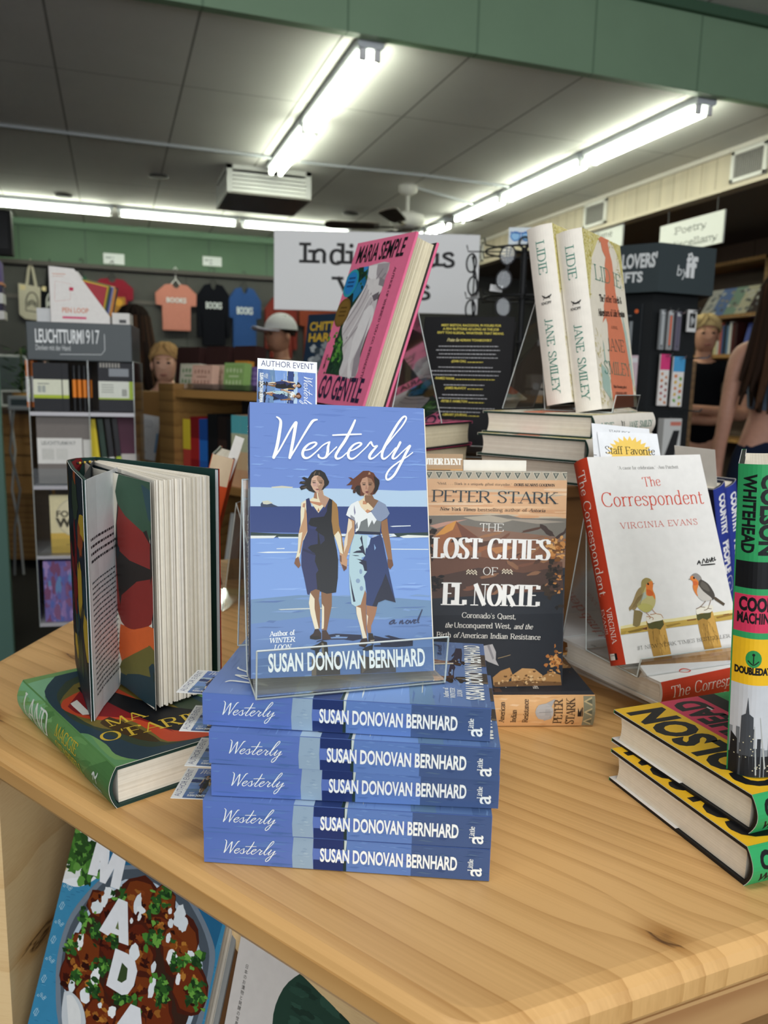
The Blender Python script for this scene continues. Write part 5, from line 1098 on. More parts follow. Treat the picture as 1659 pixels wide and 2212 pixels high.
# ------------------------------------------------------------------ pink novel
PW, PH, PT = .16, .24, .036
tp_ = trace([(773, 531), (902, 507), (778, 890), (667, 869)], PW, PH); VP = tp_(680, 500, 280/1588)
PKC = '#ea7599'; pk = Art(); pk.rect(0, 0, PW, PH, PKC); _r = random.Random(51)
def FP(s, c, sm=False):
    p = VP(s); pk.poly(catmull(p+[p[0]], 3)[:-1] if sm else p, c)
FP('540,480 925,420 470,1815 120,1770', '#24402f')
FP('560,480 680,460 600,740 420,950 440,760', '#1f6fa0'); FP('540,480 660,465 640,560 560,640 500,640', '#1d3a28'); FP('600,470 660,462 640,520 600,530', '#3f8fd0')
FP('420,960 600,700 560,640 480,760', '#2a7fb0'); FP('400,760 470,800 450,950 380,1000', '#1c2c26')
leaves(pk, VP, (180, 1280, 360, 1700), 70, ['#3f7a34', '#2c5a2a', '#5f9a40', '#1d3a22'], 52, r0=(.002, .005)); leaves(pk, VP, (500, 480, 640, 700), 30, ['#1d3a28', '#2f5c30', '#16302a'], 53, r0=(.002, .004))
leaves(pk, VP, (130, 1650, 360, 1790), 26, ['#22402c', '#2d4f36', '#1a3026'], 54, r0=(.002, .004))
FP('665,462 925,425 800,760 720,1060 560,1500 490,1815 290,1790 340,1600 330,1480 340,1400 330,1220 420,1020 500,900 600,740 650,600', '#cfc9ca', True)
FP('780,440 925,425 860,640 790,620 750,560', '#aaa2a6'); FP('670,465 770,450 750,620 700,640 650,590', '#e9e6e6'); FP('640,640 770,620 830,700 800,800 720,860 660,800', '#dedad9', True)
FP('800,600 860,640 840,720 780,700', '#8f878c'); FP('700,830 790,780 770,870 720,900', '#6f676d')
for s, c in (('640,700 520,940 350,1180', '#8f868b'), ('660,760 560,960 340,1300', '#a39a9f'), ('690,800 600,1000 380,1350', '#8f868b'), ('690,860 640,960 420,1330', '#b5adb1'), ('700,900 540,1180 340,1440', '#968d93'), ('840,500 760,620', '#8a8288'), ('870,560 800,640', '#8a8288'), ('620,720 450,1000 340,1210', '#efecec'), ('680,830 560,1060 400,1320', '#efecec')): pk.stroke([p+(.0022,) for p in VP(s)], c)
FP('600,1020 690,940 720,1060 640,1280 520,1480 430,1660 440,1800 390,1810 420,1500 500,1260', '#e6e3e3', True); FP('690,1060 560,1480 540,1640 490,1815 440,1810 470,1600 600,1300', '#9d959b'); FP('400,1400 450,1330 440,1480 380,1680 320,1790 295,1785 340,1600', '#d9d5d6', True)
pk.ell(*VP([(440, 672)])[0], .021, .021, '#2f9aa8', 24); pk.ell(*VP([(440, 672)])[0], .017, .017, '#2a83c8', 24)
for i in range(3): q = VP([(440, 672)])[0]; pk.rect(q[0]-.010, q[1]+.006-i*.006, q[0]+.010, q[1]+.009-i*.006, '#1d4f86')
pk.ell(*VP([(335, 1030)])[0], .0215, .0215, '#6f5424', 24); pk.ell(*VP([(335, 1030)])[0], .018, .018, '#7d602b', 24)
for i in range(3): q = VP([(335, 1030)])[0]; pk.rect(q[0]-.010, q[1]+.006-i*.006, q[0]+.010, q[1]+.0085-i*.006, '#594218')
san2(pk, VP, 'MARIA SEMPLE', (500, 425), (1085, 335), 160, '#1b1a20', bold=.02)
san2(pk, VP, 'GO GENTLE', (15, 2045), (520, 2125), 215, '#2a2740', bold=.02)
pk.serif('AUTHOR OF WHERE\'D YOU GO, BERNADETTE', *VP([(985, 480)])[0], .0052, '#3a1c2a', w=.156, al='l', rot=R(-90), thick=.16, thin=.09); pk.serif('TODAY A', .012, .072, .0048, '#3a1c2a', al='l', rot=R(-90), thick=.16, thin=.09)
ps = Art(); ps.rect(0, 0, PH, PT, PKC); ps.sans('GO GENTLE', PH*.1, PT*.3, PT*.4, '#1b1a20', w=PH*.4, al='l', bold=.05); ps.sans('MARIA SEMPLE', PH*.55, PT*.3, PT*.4, '#1b1a20', w=PH*.4, al='l', bold=.05)
pb_ = Art(); pb_.rect(0, 0, PW, PH, PKC); pb_.lines(.02, PW-.02, PH-.05, 8, .012, .005, '#8f2a4a', _r, 'c')
pink = book('hardcover_novel', 'pink novel with a draped statue cover leaning back steeply in an easel', 'book', PW, PH, PT, PKC, PKC, PKC, pk, ps, pb_, jacket=True, board='#2a272b', bulge=.005, group='copies of the pink statue novel', page=('#e9dfc2', '#ddd2b2'), inner='#d94f78', n=30)
pose(pink, (.2738, 1.1368, 1.2700), (-17.34, 2.29, -78.7))
dup(pink, 'pink statue novel lying on top of its twin on the riser box', (.400, 1.0, RZ+.0705), (-90, 0, 40)); dup(pink, 'pink statue novel lying directly on the riser box', (.392, 1.004, RZ+.0352), (-90, 0, 37))
for o in COL.objects:
    if o.get('group') == 'copies of the pink statue novel' and 'lying' in o['label']: o.scale = (1, .965, 1)
# ------------------------------------------------------------------ black book showing its praise
BW, BH, BT = .16, .24, .03
tb_ = trace([(918, 679), (1116, 687), (1090, 981), (898, 975)], BW, BH); VBk = tb_(850, 600, 280/1408)
bk_ = Art(); bk_.rect(0, 0, BW, BH, '#141518'); _r = random.Random(61)
for t, a_, b_, col in (('MEET SKETCH, RACCOON, PI-YOURS FOR', (530, 510), (1188, 542), '#d9cb5a'), ('A FEW BUTTONS AS LONG AS THE JOB', (545, 552), (1162, 584), '#d9cb5a'), ("ISN'T TOO ILLEGAL, WHATEVER THAT MEANS.", (484, 592), (1216, 632), '#d9cb5a'),
        ('ADRIAN TCHAIKOVSKY', (736, 688), (1086, 702), '#d9cb5a'), ('-JOHN CHU,', (640, 920), (806, 926), '#d9cb5a'), ('-RAMEZ NAAM,', (460, 1104), (680, 1114), '#d9cb5a'), ('-JAMES McAVOY', (568, 1214), (806, 1222), '#d9cb5a'), ('-PETER F. HAMILTON', (526, 1358), (816, 1366), '#d9cb5a'), ('-LIBRARY JOURNAL', (544, 1504), (820, 1512), '#d9cb5a')):
    san2(bk_, VBk, t, a_, b_, 24, col, bold=.03)
ser2(bk_, VBk, 'Praise for', (592, 684), (728, 690), 34, '#e6dc9a', thick=.14, thin=.06, shear=.3)
for a_, b_, col in (((500, 742), (1156, 764), 0), ((472, 784), (1172, 808), 0), ((505, 828), (1130, 850), 0), ((482, 868), (1152, 892), 0), ((820, 930), (990, 934), 1), ((500, 976), (1098, 996), 0), ((412, 1016), (1180, 1040), 0), ((434, 1060), (1154, 1084), 0), ((692, 1116), (1112, 1128), 1), ((562, 1174), (1002, 1186), 0), ((820, 1224), (986, 1228), 1), ((544, 1282), (996, 1294), 0), ((504, 1318), (1036, 1332), 0), ((830, 1370), (998, 1374), 1), ((384, 1420), (1110, 1440), 0), ((380, 1462), (960, 1478), 0), ((830, 1514), (950, 1518), 1)):
    (p, q) = VBk([a_, b_]); n_ = int(abs(q[0]-p[0])/.0042); x = p[0]; k = 0
    while x < q[0]:
        w_ = _r.uniform(.0016, .0062); t = (x-p[0])/(q[0]-p[0]); y = p[1]*(1-t)+q[1]*t; bk_.rect(x, y, min(x+w_, q[0]), y+.0014, '#d9cb5a' if col else '#b9bbbe'); x += w_+.0009
bks = Art(); bks.rect(0, 0, BH, BT, '#141518')
praise = book('hardcover_novel', 'black book turned to its back cover of yellow and white praise, on the riser', 'book', BW, BH, BT, '#141518', '#141518', '#141518', bk_, bks, None, jacket=True, board='#141518', bulge=.004, inner='#1b1c1f', n=24)
pose(praise, (.503, 1.2963, RZ+.0082), (-11.59, 0, -35.9))
# ------------------------------------------------------------------ cookbooks on the ledge under the tabletop
MW, MH, MT = .235, .335, .032
tm = trace([(170.5, 1740.9), (510.9, 1868.4), (363, 2558.2), (21.3, 2349.3)], .235, .32); VM_ = tm(60, 1770, 440/1659)
VM = lambda s: [(u, v+.015) for u, v in VM_(s)]
md = Art(); md.rect(0, 0, MW, MH, '#3b87ae'); _r = random.Random(71)
def MP(s, c, sm=True):
    p = VM(s); md.poly(catmull(p+[p[0]], 3)[:-1] if sm else p, c)
for k in range(420):
    x, y = _r.uniform(0, MW), _r.uniform(0, MH); md.poly([(x, y), (x+.006, y+.0008), (x+.006, y+.0014), (x, y+.0006)], _r.choice(['#3379a0', '#4794ba', '#2d6f96', '#549fc4']))
MP('640,180 1050,430 1600,760 1500,1110 1400,850 1100,560 760,420 620,420', '#26658c', False)
for k in range(60):
    x, y = VM([(_r.uniform(620, 1550), _r.uniform(250, 950))])[0]; md.poly([(x, y), (x+.007, y+.001), (x+.007, y+.0017), (x, y+.0007)], _r.choice(['#2f7299', '#3b83aa', '#215a7e']))
for x, y, t in ((252, 742, 0), (230, 885, 1), (182, 1020, 0), (155, 1185, 1), (104, 1340, 0), (85, 1485, 1), (40, 1612, 0), (300, 590, 1)):
    if t == 0:
        md.stroke([p+(.0008,) for p in VM([(x-22, y+8), (x+2, y-30), (x+22, y-6), (x-2, y+34), (x-22, y+8)])], '#a9cfe0', smooth=False); md.stroke([p+(.0008,) for p in VM([(x+14, y-30), (x-14, y+34)])], '#a9cfe0', smooth=False)
    else:
        for dx, dy in ((-28, -8), (0, 0), (28, 8), (0, -18), (14, 20)): md.stroke([p+(.0007,) for p in VM([(x+dx-10, y+dy), (x+dx, y+dy-10), (x+dx+10, y+dy), (x+dx, y+dy+10), (x+dx-10, y+dy)])], '#a9cfe0', smooth=False)
MP('345,0 640,150 640,300 620,420 520,530 390,590 280,560 235,480', '#e9eef2'); MP('355,0 600,120 560,180 480,460 320,520 260,470', '#dfe3e2')
MP('270,400 300,420 280,460 255,440', '#d9c79a'); MP('400,480 470,460 500,500 420,540', '#d9c79a')
leaves(md, VM, (270, 60, 540, 520), 150, ['#2f5a24', '#457a30', '#1f3f1c', '#5d9340', '#274b22'], 72, r0=(.003, .009), jit=.6)
def ring(cx, cy, pts_, col): MP(pts_, col)
MP('760,415 1000,425 1220,560 1380,800 1480,1030 1500,1200 1440,1500 1380,1760 1240,2100 700,2300 330,2000 220,1700 200,1420 215,1150 290,880 420,680 600,500', '#75828f')
MP('760,450 980,455 1190,590 1345,820 1440,1050 1450,1230 1400,1500 1330,1760 1200,2050 700,2230 370,1960 260,1680 240,1420 250,1170 320,910 450,710 620,530', '#4d5761')
MP('770,530 960,540 1140,660 1280,860 1360,1050 1400,1250 1360,1500 1290,1750 1150,2000 720,2150 420,1900 300,1650 270,1420 285,1190 350,960 480,760 640,600', '#b9c9d6')
MP('790,560 940,560 1090,650 1200,800 1300,1000 1340,1180 1330,1420 1270,1700 1100,1950 720,2080 450,1860 330,1640 300,1420 310,1210 380,980 500,790 650,640', '#3a241a')
for (x, y, rx, ry) in ((560, 740, 130, 100), (880, 720, 190, 170), (1070, 780, 120, 160), (700, 880, 170, 150), (640, 1030, 110, 120), (1040, 930, 120, 90), (1210, 1080, 160, 190), (860, 1080, 170, 160), (420, 1190, 170, 190), (320, 1290, 100, 130), (900, 1230, 120, 140), (480, 1500, 150, 130), (700, 1400, 120, 110), (900, 1480, 150, 140), (1300, 1430, 150, 170), (1000, 1620, 170, 150), (560, 1650, 150, 120), (800, 1750, 160, 150)):
    q = VM([(x, y)])[0]; k = .235/1500
    md.blob(q[0], q[1], rx*k*1.0, ry*k*1.05, '#4a1d10', _r, n=16, j=.1); md.blob(q[0], q[1], rx*k*.9, ry*k*.92, _r.choice(['#5f2210', '#6f2e12', '#521d0e', '#753614']), _r, n=16, j=.15)
    for _ in range(13):
        a_ = _r.uniform(0, 6.28); d = _r.uniform(.1, .75); md.blob(q[0]+rx*k*d*math.cos(a_), q[1]+ry*k*d*math.sin(a_), _r.uniform(.002, .007), _r.uniform(.0015, .005), _r.choice(['#84401a', '#9a5f26', '#45170c', '#2f0f09', '#8f4c19', '#b57830', '#6f2e12', '#3a130b']), _r, j=.4)
for (x, y, rx, ry) in ((540, 760, 70, 60), (600, 700, 40, 60), (870, 730, 40, 90), (900, 780, 50, 30), (640, 640, 70, 50), (1210, 830, 60, 90), (1240, 900, 50, 60), (1140, 890, 30, 40), (1135, 790, 20, 28), (820, 870, 18, 26), (885, 840, 20, 36), (400, 1040, 40, 80), (1150, 1180, 60, 70), (1300, 1160, 40, 50), (840, 1130, 60, 80), (1000, 1250, 26, 50), (520, 1330, 50, 90), (440, 1480, 60, 60), (330, 1400, 40, 60), (985, 1420, 34, 90), (1200, 1350, 24, 50), (560, 1560, 24, 24), (660, 1610, 46, 50), (1120, 1010, 26, 40), (470, 1440, 40, 30)):
    q = VM([(x, y)])[0]; k = .235/1500; md.blob(q[0], q[1], rx*k*.8, ry*k*.8, _r.choice(['#e9eef0', '#dfe6ea', '#f2f4f4']), _r, n=18, j=.17)
for (x0, y0, x1, y1, n_) in ((660, 600, 790, 720, 20), (400, 700, 460, 960, 20), (470, 850, 560, 1040, 26), (280, 1000, 400, 1180, 26), (1040, 560, 1140, 740, 24), (960, 640, 1040, 880, 20), (930, 960, 1120, 1080, 30), (620, 960, 740, 1080, 20), (500, 1180, 680, 1300, 30), (320, 1240, 420, 1380, 22), (720, 1280, 830, 1380, 20), (1000, 1290, 1120, 1560, 46), (1260, 1350, 1430, 1600, 50), (460, 1330, 560, 1500, 18), (660, 1440, 860, 1560, 26), (1120, 1130, 1280, 1290, 24), (1300, 1110, 1400, 1260, 16), (800, 1600, 900, 1640, 14)):
    leaves(md, VM, (x0, y0, x1, y1), n_, ['#2f5a24', '#4c8533', '#1c3a1a', '#6da544', '#274b22'], int(x0+y0), r0=(.0018, .0052), jit=.6)
MP('270,1450 330,1450 420,1560 440,1760 300,1900 250,1650', '#c9cfd3'); MP('290,1480 340,1480 400,1600 400,1740 320,1800', '#e3e4e2')
WL = '#e9ebee'
md.poly(VM('545,198 625,240 630,408 692,266 790,308 722,614 648,588 680,440 608,566 562,548 566,370 540,504 464,486'), WL)
md.poly(VM('716,684 790,716 796,1072 718,1044 716,990 652,966 628,990 556,946'), WL); md.poly(VM('712,870 690,930 718,944'), '#6b7a4a')
md.poly(VM('690,1094 790,1138 850,1200 868,1280 840,1400 790,1470 740,1476 614,1396'), WL); md.poly(VM('744,1210 790,1260 780,1350 740,1376 704,1356'), '#3a4d2a')
md.poly(VM('815,1550 892,1584 930,2000 840,1960 830,1860 760,1830 735,1860 640,1800'), WL); md.poly(VM('820,1720 790,1780 826,1796'), '#6b7a4a')
ms = Art(); ms.rect(0, 0, MH, MT, '#2d6f96')
mada = book('cookbook', 'large blue cookbook with a platter of spiced vegetables and white vertical title letters', 'book', MW, MH, MT, '#3b87ae', '#2d6f96', '#2d6f96', md, ms, None, hard=True, board='#8d8f8e', bulge=.003, page=('#d9d2c4', '#bfb6a5'), n=20)
pose(mada, (-.139, .881, .4695), (-20.3, 1.5, -44.6))
tg = trace([(520.6, 2021.9), (832.9, 2166.8), (737.9, 2757.7), (423.7, 2539.1)], .185, .24); VG = tg(0, 1700, 860/1659)
gr = Art(); gr.rect(0, 0, .185, .24, '#d8d2cc'); q = VG([(1335, 1050)])[0]
gr.blob(q[0], q[1], .0605, .062, '#2a4438', random.Random(3), n=40, j=.006); _r = random.Random(4)
for _ in range(30): gr.blob(q[0]+_r.uniform(-.035, .035), q[1]+_r.uniform(-.01, .04), _r.uniform(.006, .014), _r.uniform(.002, .005), _r.choice(['#2f4c3f', '#24392f', '#335244']), _r)
for i, ch in enumerate('日本のお漬物と発酵の世界'):
    p = VG([(1045-i*3.7, 748+i*21.8)])[0]; gr.sans(ch, .0155, p[1]-.0035, .0032, '#5a5652')
gs_ = Art(); gs_.rect(0, 0, .24, .03, '#d8d2cc')
pickle = book('cookbook', 'pale grey cookbook with a dark green circle and vertical japanese title', 'book', .185, .24, .03, '#d8d2cc', '#d8d2cc', '#d8d2cc', gr, gs_, None, hard=True, board='#1f4a44', page=('#d2c3a4', '#b9a888'), n=20)
pose(pickle, (.057, .719, .471), (-19.4, -1.6, -50))
for nm, lb, loc, rot, w, h, t, c in (('cookbook', 'thin grey and brown edged cookbook leaning behind the blue platter cookbook', (-.078, .8715, .4695), (-20.3, 1.5, -44.6), .19, .315, .022, '#6d4a2c'), ('cookbook', 'dark green cookbook peeking out behind the pale grey one', (.072, .752, .471), (-19.4, -1.6, -50), .19, .246, .026, '#1f4a44')):
    a = book(nm, lb, 'book', w, h, t, c, c, c, hard=True, board=c, page=('#cdbb9a', '#b8a684'), n=12); pose(a, loc, rot)
# ------------------------------------------------------------------ blue night novel at the far right corner
NW, NH, NT = .155, .235, .030
nf = Art(); nf.rect(0, 0, NW, NH, '#15182a'); nb = Art(); nb.rect(0, 0, NW, NH, '#15182c'); nb.rect(0, 0, NW, NH*.55, '#10131f'); nb.poly([(0, NH*.3), (NW, NH*.3), (NW, NH*.42), (NW*.7, NH*.47), (NW*.3, NH*.44), (0, NH*.40)], '#2a2624')
nb.poly([(NW*.62, 0), (NW*.66, NH*.36), (NW*.72, NH*.46), (NW*.9, NH*.46), (NW*.95, NH*.36), (NW*.92, NH*.36), (NW*.92, 0), (NW*.89, 0), (NW*.88, NH*.40), (NW*.74, NH*.40), (NW*.69, NH*.34), (NW*.66, 0)], '#a49a86'); nb.poly([(NW*.86, NH*.36), (NW*.92, NH*.44), (NW*.97, NH*.36)], '#b5ab95')
_r = random.Random(6); nb.lines(NW*.25, NW*.78, NH*.88, 3, .007, .003, '#6a6f85', _r); nb.lines(NW*.3, NW*.8, NH*.66, 1, .007, .003, '#6a6f85', _r)
for s in range(0): pass
ns = Art(); ns.rect(0, 0, NH, NT, '#2f3f96'); ns.sans('COUNTRY', NH*.05, NT*.26, NT*.46, '#eef0f4', w=NH*.27, al='l', bold=.05, shear=.1); ns.sans('PEOPLE', NH*.36, NT*.26, NT*.46, '#eef0f4', w=NH*.22, al='l', bold=.05, shear=.1)
ns.stroke([(NH*.66+.012*math.cos(t), NT*.5+.010*math.sin(t), .0012) for t in (2*math.pi*k/16 for k in range(15))], '#dfe3ee', smooth=False); ns.sans('c.', NH*.66, NT*.34, .009, '#dfe3ee'); ns.sans('NOVEL', NH*.8, NT*.3, NT*.36, '#eef0f4', w=NH*.12, al='l')
night = book('hardcover_novel', 'dark blue novel standing at the right table corner, nearer one of the pair', 'book', NW, NH, NT, '#15182a', '#2f3f96', '#15182c', nf, ns, nb, jacket=True, board='#20243a', bulge=.003, group='copies of the dark blue novel', n=20)
pose(night, (.862, .884, TZ+.0125), (-20.5, 0, 112))
dup(night, 'dark blue novel standing behind its twin at the right table corner', (.862+.033*.93, .884+.033*.37, TZ+.0125), (-20.5, 0, 112))
M_ = Matrix.LocRotScale(Vector((.862, .884, TZ+.0125)), Euler((R(-20.5), 0, R(112))), None)
card('blank_card', 'blank folded white card sticking up out of the dark blue novel', None, .058, .14, M_ @ Vector((.004, .016, NH+.052-.14)), (-20.5, -1.5, 112), back='#dcd8cf')
card('paper_slip', 'white paper slip lying across the top of the dark blue novel pages', None, .05, .05, M_ @ Vector((.068, .019, NH+.004-.05)), (-20.5, 0, 112))
# ------------------------------------------------------------------ orange novel by the far left edge
ob = Art(); ob.rect(0, 0, .15, .225, '#c24a22'); ob.rect(0, .178, .15, .225, '#d8c3a4')
osn = Art(); osn.rect(0, 0, .225, .034, '#c24a22'); osn.rect(0, 0, .047, .034, '#d8c3a4'); osn.sans('ARTS', .062, .016, .006, '#2a1c18', rot=R(0), bold=.03)
orange = book('hardcover_novel', 'orange jacketed novel with dark green boards standing near the far left edge of the table', 'book', .15, .225, .034, '#c24a22', '#c24a22', '#c24a22', None, osn, ob, jacket=True, board='#1f2f2a', bulge=.004, n=20)
pose(orange, (.125, 1.262, TZ+.0095), (14, 0, 78))
M_ = Matrix.LocRotScale(Vector((.125, 1.262, TZ+.0095)), Euler((R(14), 0, R(78))), None)
for dx, hh, lb in ((.035, .034, 'folded white paper slip marking the orange novel, left one'), (.012, .022, 'small white paper slip marking the orange novel, right one')):
    card('paper_slip', lb, None, .016, .06, M_ @ Vector((dx, .014, .225+hh-.06)), (8, 20, 10), bend=-.006)
# ------------------------------------------------------------------ clear easels
def plate(name, P, parent, th=.003, col='#cfd6d3', edges=True):
    """a clear sheet through four corners, with bright polished edges"""
    P = [Vector(p) for p in P]; n = (P[1]-P[0]).cross(P[3]-P[0]).normalized()*th/2
    b = MB(); V = [p-n for p in P]+[p+n for p in P]; b.add(V, [[0, 1, 2, 3], [7, 6, 5, 4]]+[[i, (i+1) % 4, 4+(i+1) % 4, 4+i] for i in range(4)], '#fff'); o = b.build(name, ACRYLIC, parent)
    if edges:
        e = MB()
        for i in range(4): e.tube([P[i], P[(i+1) % 4]], th*.24, col, 6)
        e.build('polished_edge', ACRYLIC_EDGE, o)
    return o
def easel(label, loc, rz, w, depth, lip, ph, tilt, foot, group='clear acrylic book easels', th=.003):
    r = empty('book_easel', label, 'easel', loc, (0, 0, rz), group); z = th/2
    y1 = depth; ty = y1+ph*math.sin(R(tilt)); tz = z+ph*math.cos(R(tilt))
    plate('ledge', [(0, 0, z), (w, 0, z), (w, y1, z), (0, y1, z)], r, th)
    plate('front_lip', [(0, 0, z), (w, 0, z), (w, -.004, z+lip), (0, -.004, z+lip)], r, th)
    plate('back_plate', [(0, y1, z), (w, y1, z), (w, ty, tz), (0, ty, tz)], r, th)
    plate('prop', [(0, ty, tz), (w, ty, tz), (w, ty+foot, z), (0, ty+foot, z)], r, th)
    return r
easel('clear easel on the front stack holding the seaside novel', (.0895, .5270, TZ+.1278), -2.2, .1435, .052, .037, .15, 10, .04)
easel('clear easel on the lying robins novels holding their standing copy', (.5141, .6562, TZ+.0517), 3.0, .140, .088, .021, .168, 6, .03)
X_ = Matrix.Rotation(R(37.06), 3, 'Z')
v = Vector((.6377, .9344, 0))+X_ @ Vector((.022, -.008, 0)); easel('clear easel on the riser pile holding the cream silhouette novels', (v.x, v.y, RZ+.0910), 37.06, .115, .100, .024, .175, 6, .05)
X_ = Matrix.Rotation(R(-78.7), 3, 'Z')
v = Vector((.2738, 1.1368, 0))+X_ @ Vector((.01, -.008, 0)); easel('clear easel holding the steeply leaning pink novel', (v.x, v.y, RZ+.0712), -78.7, .14, .056, .02, .17, 12, .05)
X_ = Matrix.Rotation(R(-35.9), 3, 'Z')
v = Vector((.503, 1.2963, 0))+X_ @ Vector((.01, -.006, 0)); easel('clear easel holding the black praise book on the riser', (v.x, v.y, RZ+.0005), -35.9, .14, .05, .02, .15, 9, .05)
easel('clear easel near the far left table edge beside the orange novel', (.165, 1.305, TZ+.0005), 240, .12, .05, .02, .17, 8, .05)
X_ = Matrix.Rotation(R(112), 3, 'Z')
v = Vector((.862, .884, 0))+X_ @ Vector((.008, -.012, 0)); easel('clear easel behind the dark blue novels at the right corner', (v.x+.031, v.y+.012, TZ+.0005), 112, .135, .11, .02, .17, 16, .05)
# ------------------------------------------------------------------ people
def skin_body(name, chains, parent, m, col, sub=2, root=0):
    """one continuous surface grown over a jointed skeleton: chains of (x, y, z, radius)"""
    bm_ = bmesh.new(); L = bm_.verts.layers.skin.verify(); seen = {}
    for ch in chains:
        pv = None
        for p in ch:
            k = tuple(round(c, 4) for c in p[:3])
            if k not in seen:
                v = bm_.verts.new(p[:3]); r = p[3]; v[L].radius = (r, p[4] if len(p) > 4 else r); seen[k] = v
                if len(seen) == 1: v[L].use_root = True
            v = seen[k]
            if pv and pv is not v and not bm_.edges.get((pv, v)): bm_.edges.new((pv, v))
            pv = v
    me = bpy.data.meshes.new(name); bm_.to_mesh(me); bm_.free()
    o = bpy.data.objects.new(name, me); COL.objects.link(o)
    o.modifiers.new('skin', 'SKIN').use_smooth_shade = True
    sb = o.modifiers.new('sub', 'SUBSURF'); sb.levels = sub; sb.render_levels = sub
    bpy.context.view_layer.update(); nm = bpy.data.meshes.new_from_object(o.evaluated_get(bpy.context.evaluated_depsgraph_get()))
    bpy.data.objects.remove(o); bpy.data.meshes.remove(me); nm.name = name
    for a in list(nm.color_attributes): nm.color_attributes.remove(a)
    a = nm.color_attributes.new('ink', 'FLOAT_COLOR', 'CORNER'); buf = np.tile(np.array(hexc(col), np.float32), len(nm.loops)); a.data.foreach_set('color', buf)
    nm.polygons.foreach_set('use_smooth', [True]*len(nm.polygons)); nm.materials.clear(); nm.materials.append(m)
    o = bpy.data.objects.new(name, nm); COL.objects.link(o); o.parent = parent; return o
def hand(w, d, up):
    """palm and five bent fingers as chains; w wrist, d direction, up = knuckle side"""
    w, d = Vector(w), Vector(d).normalized(); s = d.cross(Vector(up)).normalized(); u = s.cross(d); c = []
    pm = w+d*.045; c.append([(*w, .026), (*pm, .034, .02)])
    for i, (k, l) in enumerate(((-.027, .062), (-.009, .072), (.010, .067), (.027, .053))):
        a = pm+d*.04+s*k; b = a+d*l*.5-u*.012; e = a+d*l*.85-u*.04; c.append([(*pm, .034, .02), (*a, .0105), (*b, .0092), (*e, .0078)])
    a = w+d*.03-s*.032; b = a+d*.03-s*.012-u*.012; c.append([(*pm, .034, .02), (*a, .012), (*b, .0095), (*(b+d*.022-u*.01), .008)]); return c
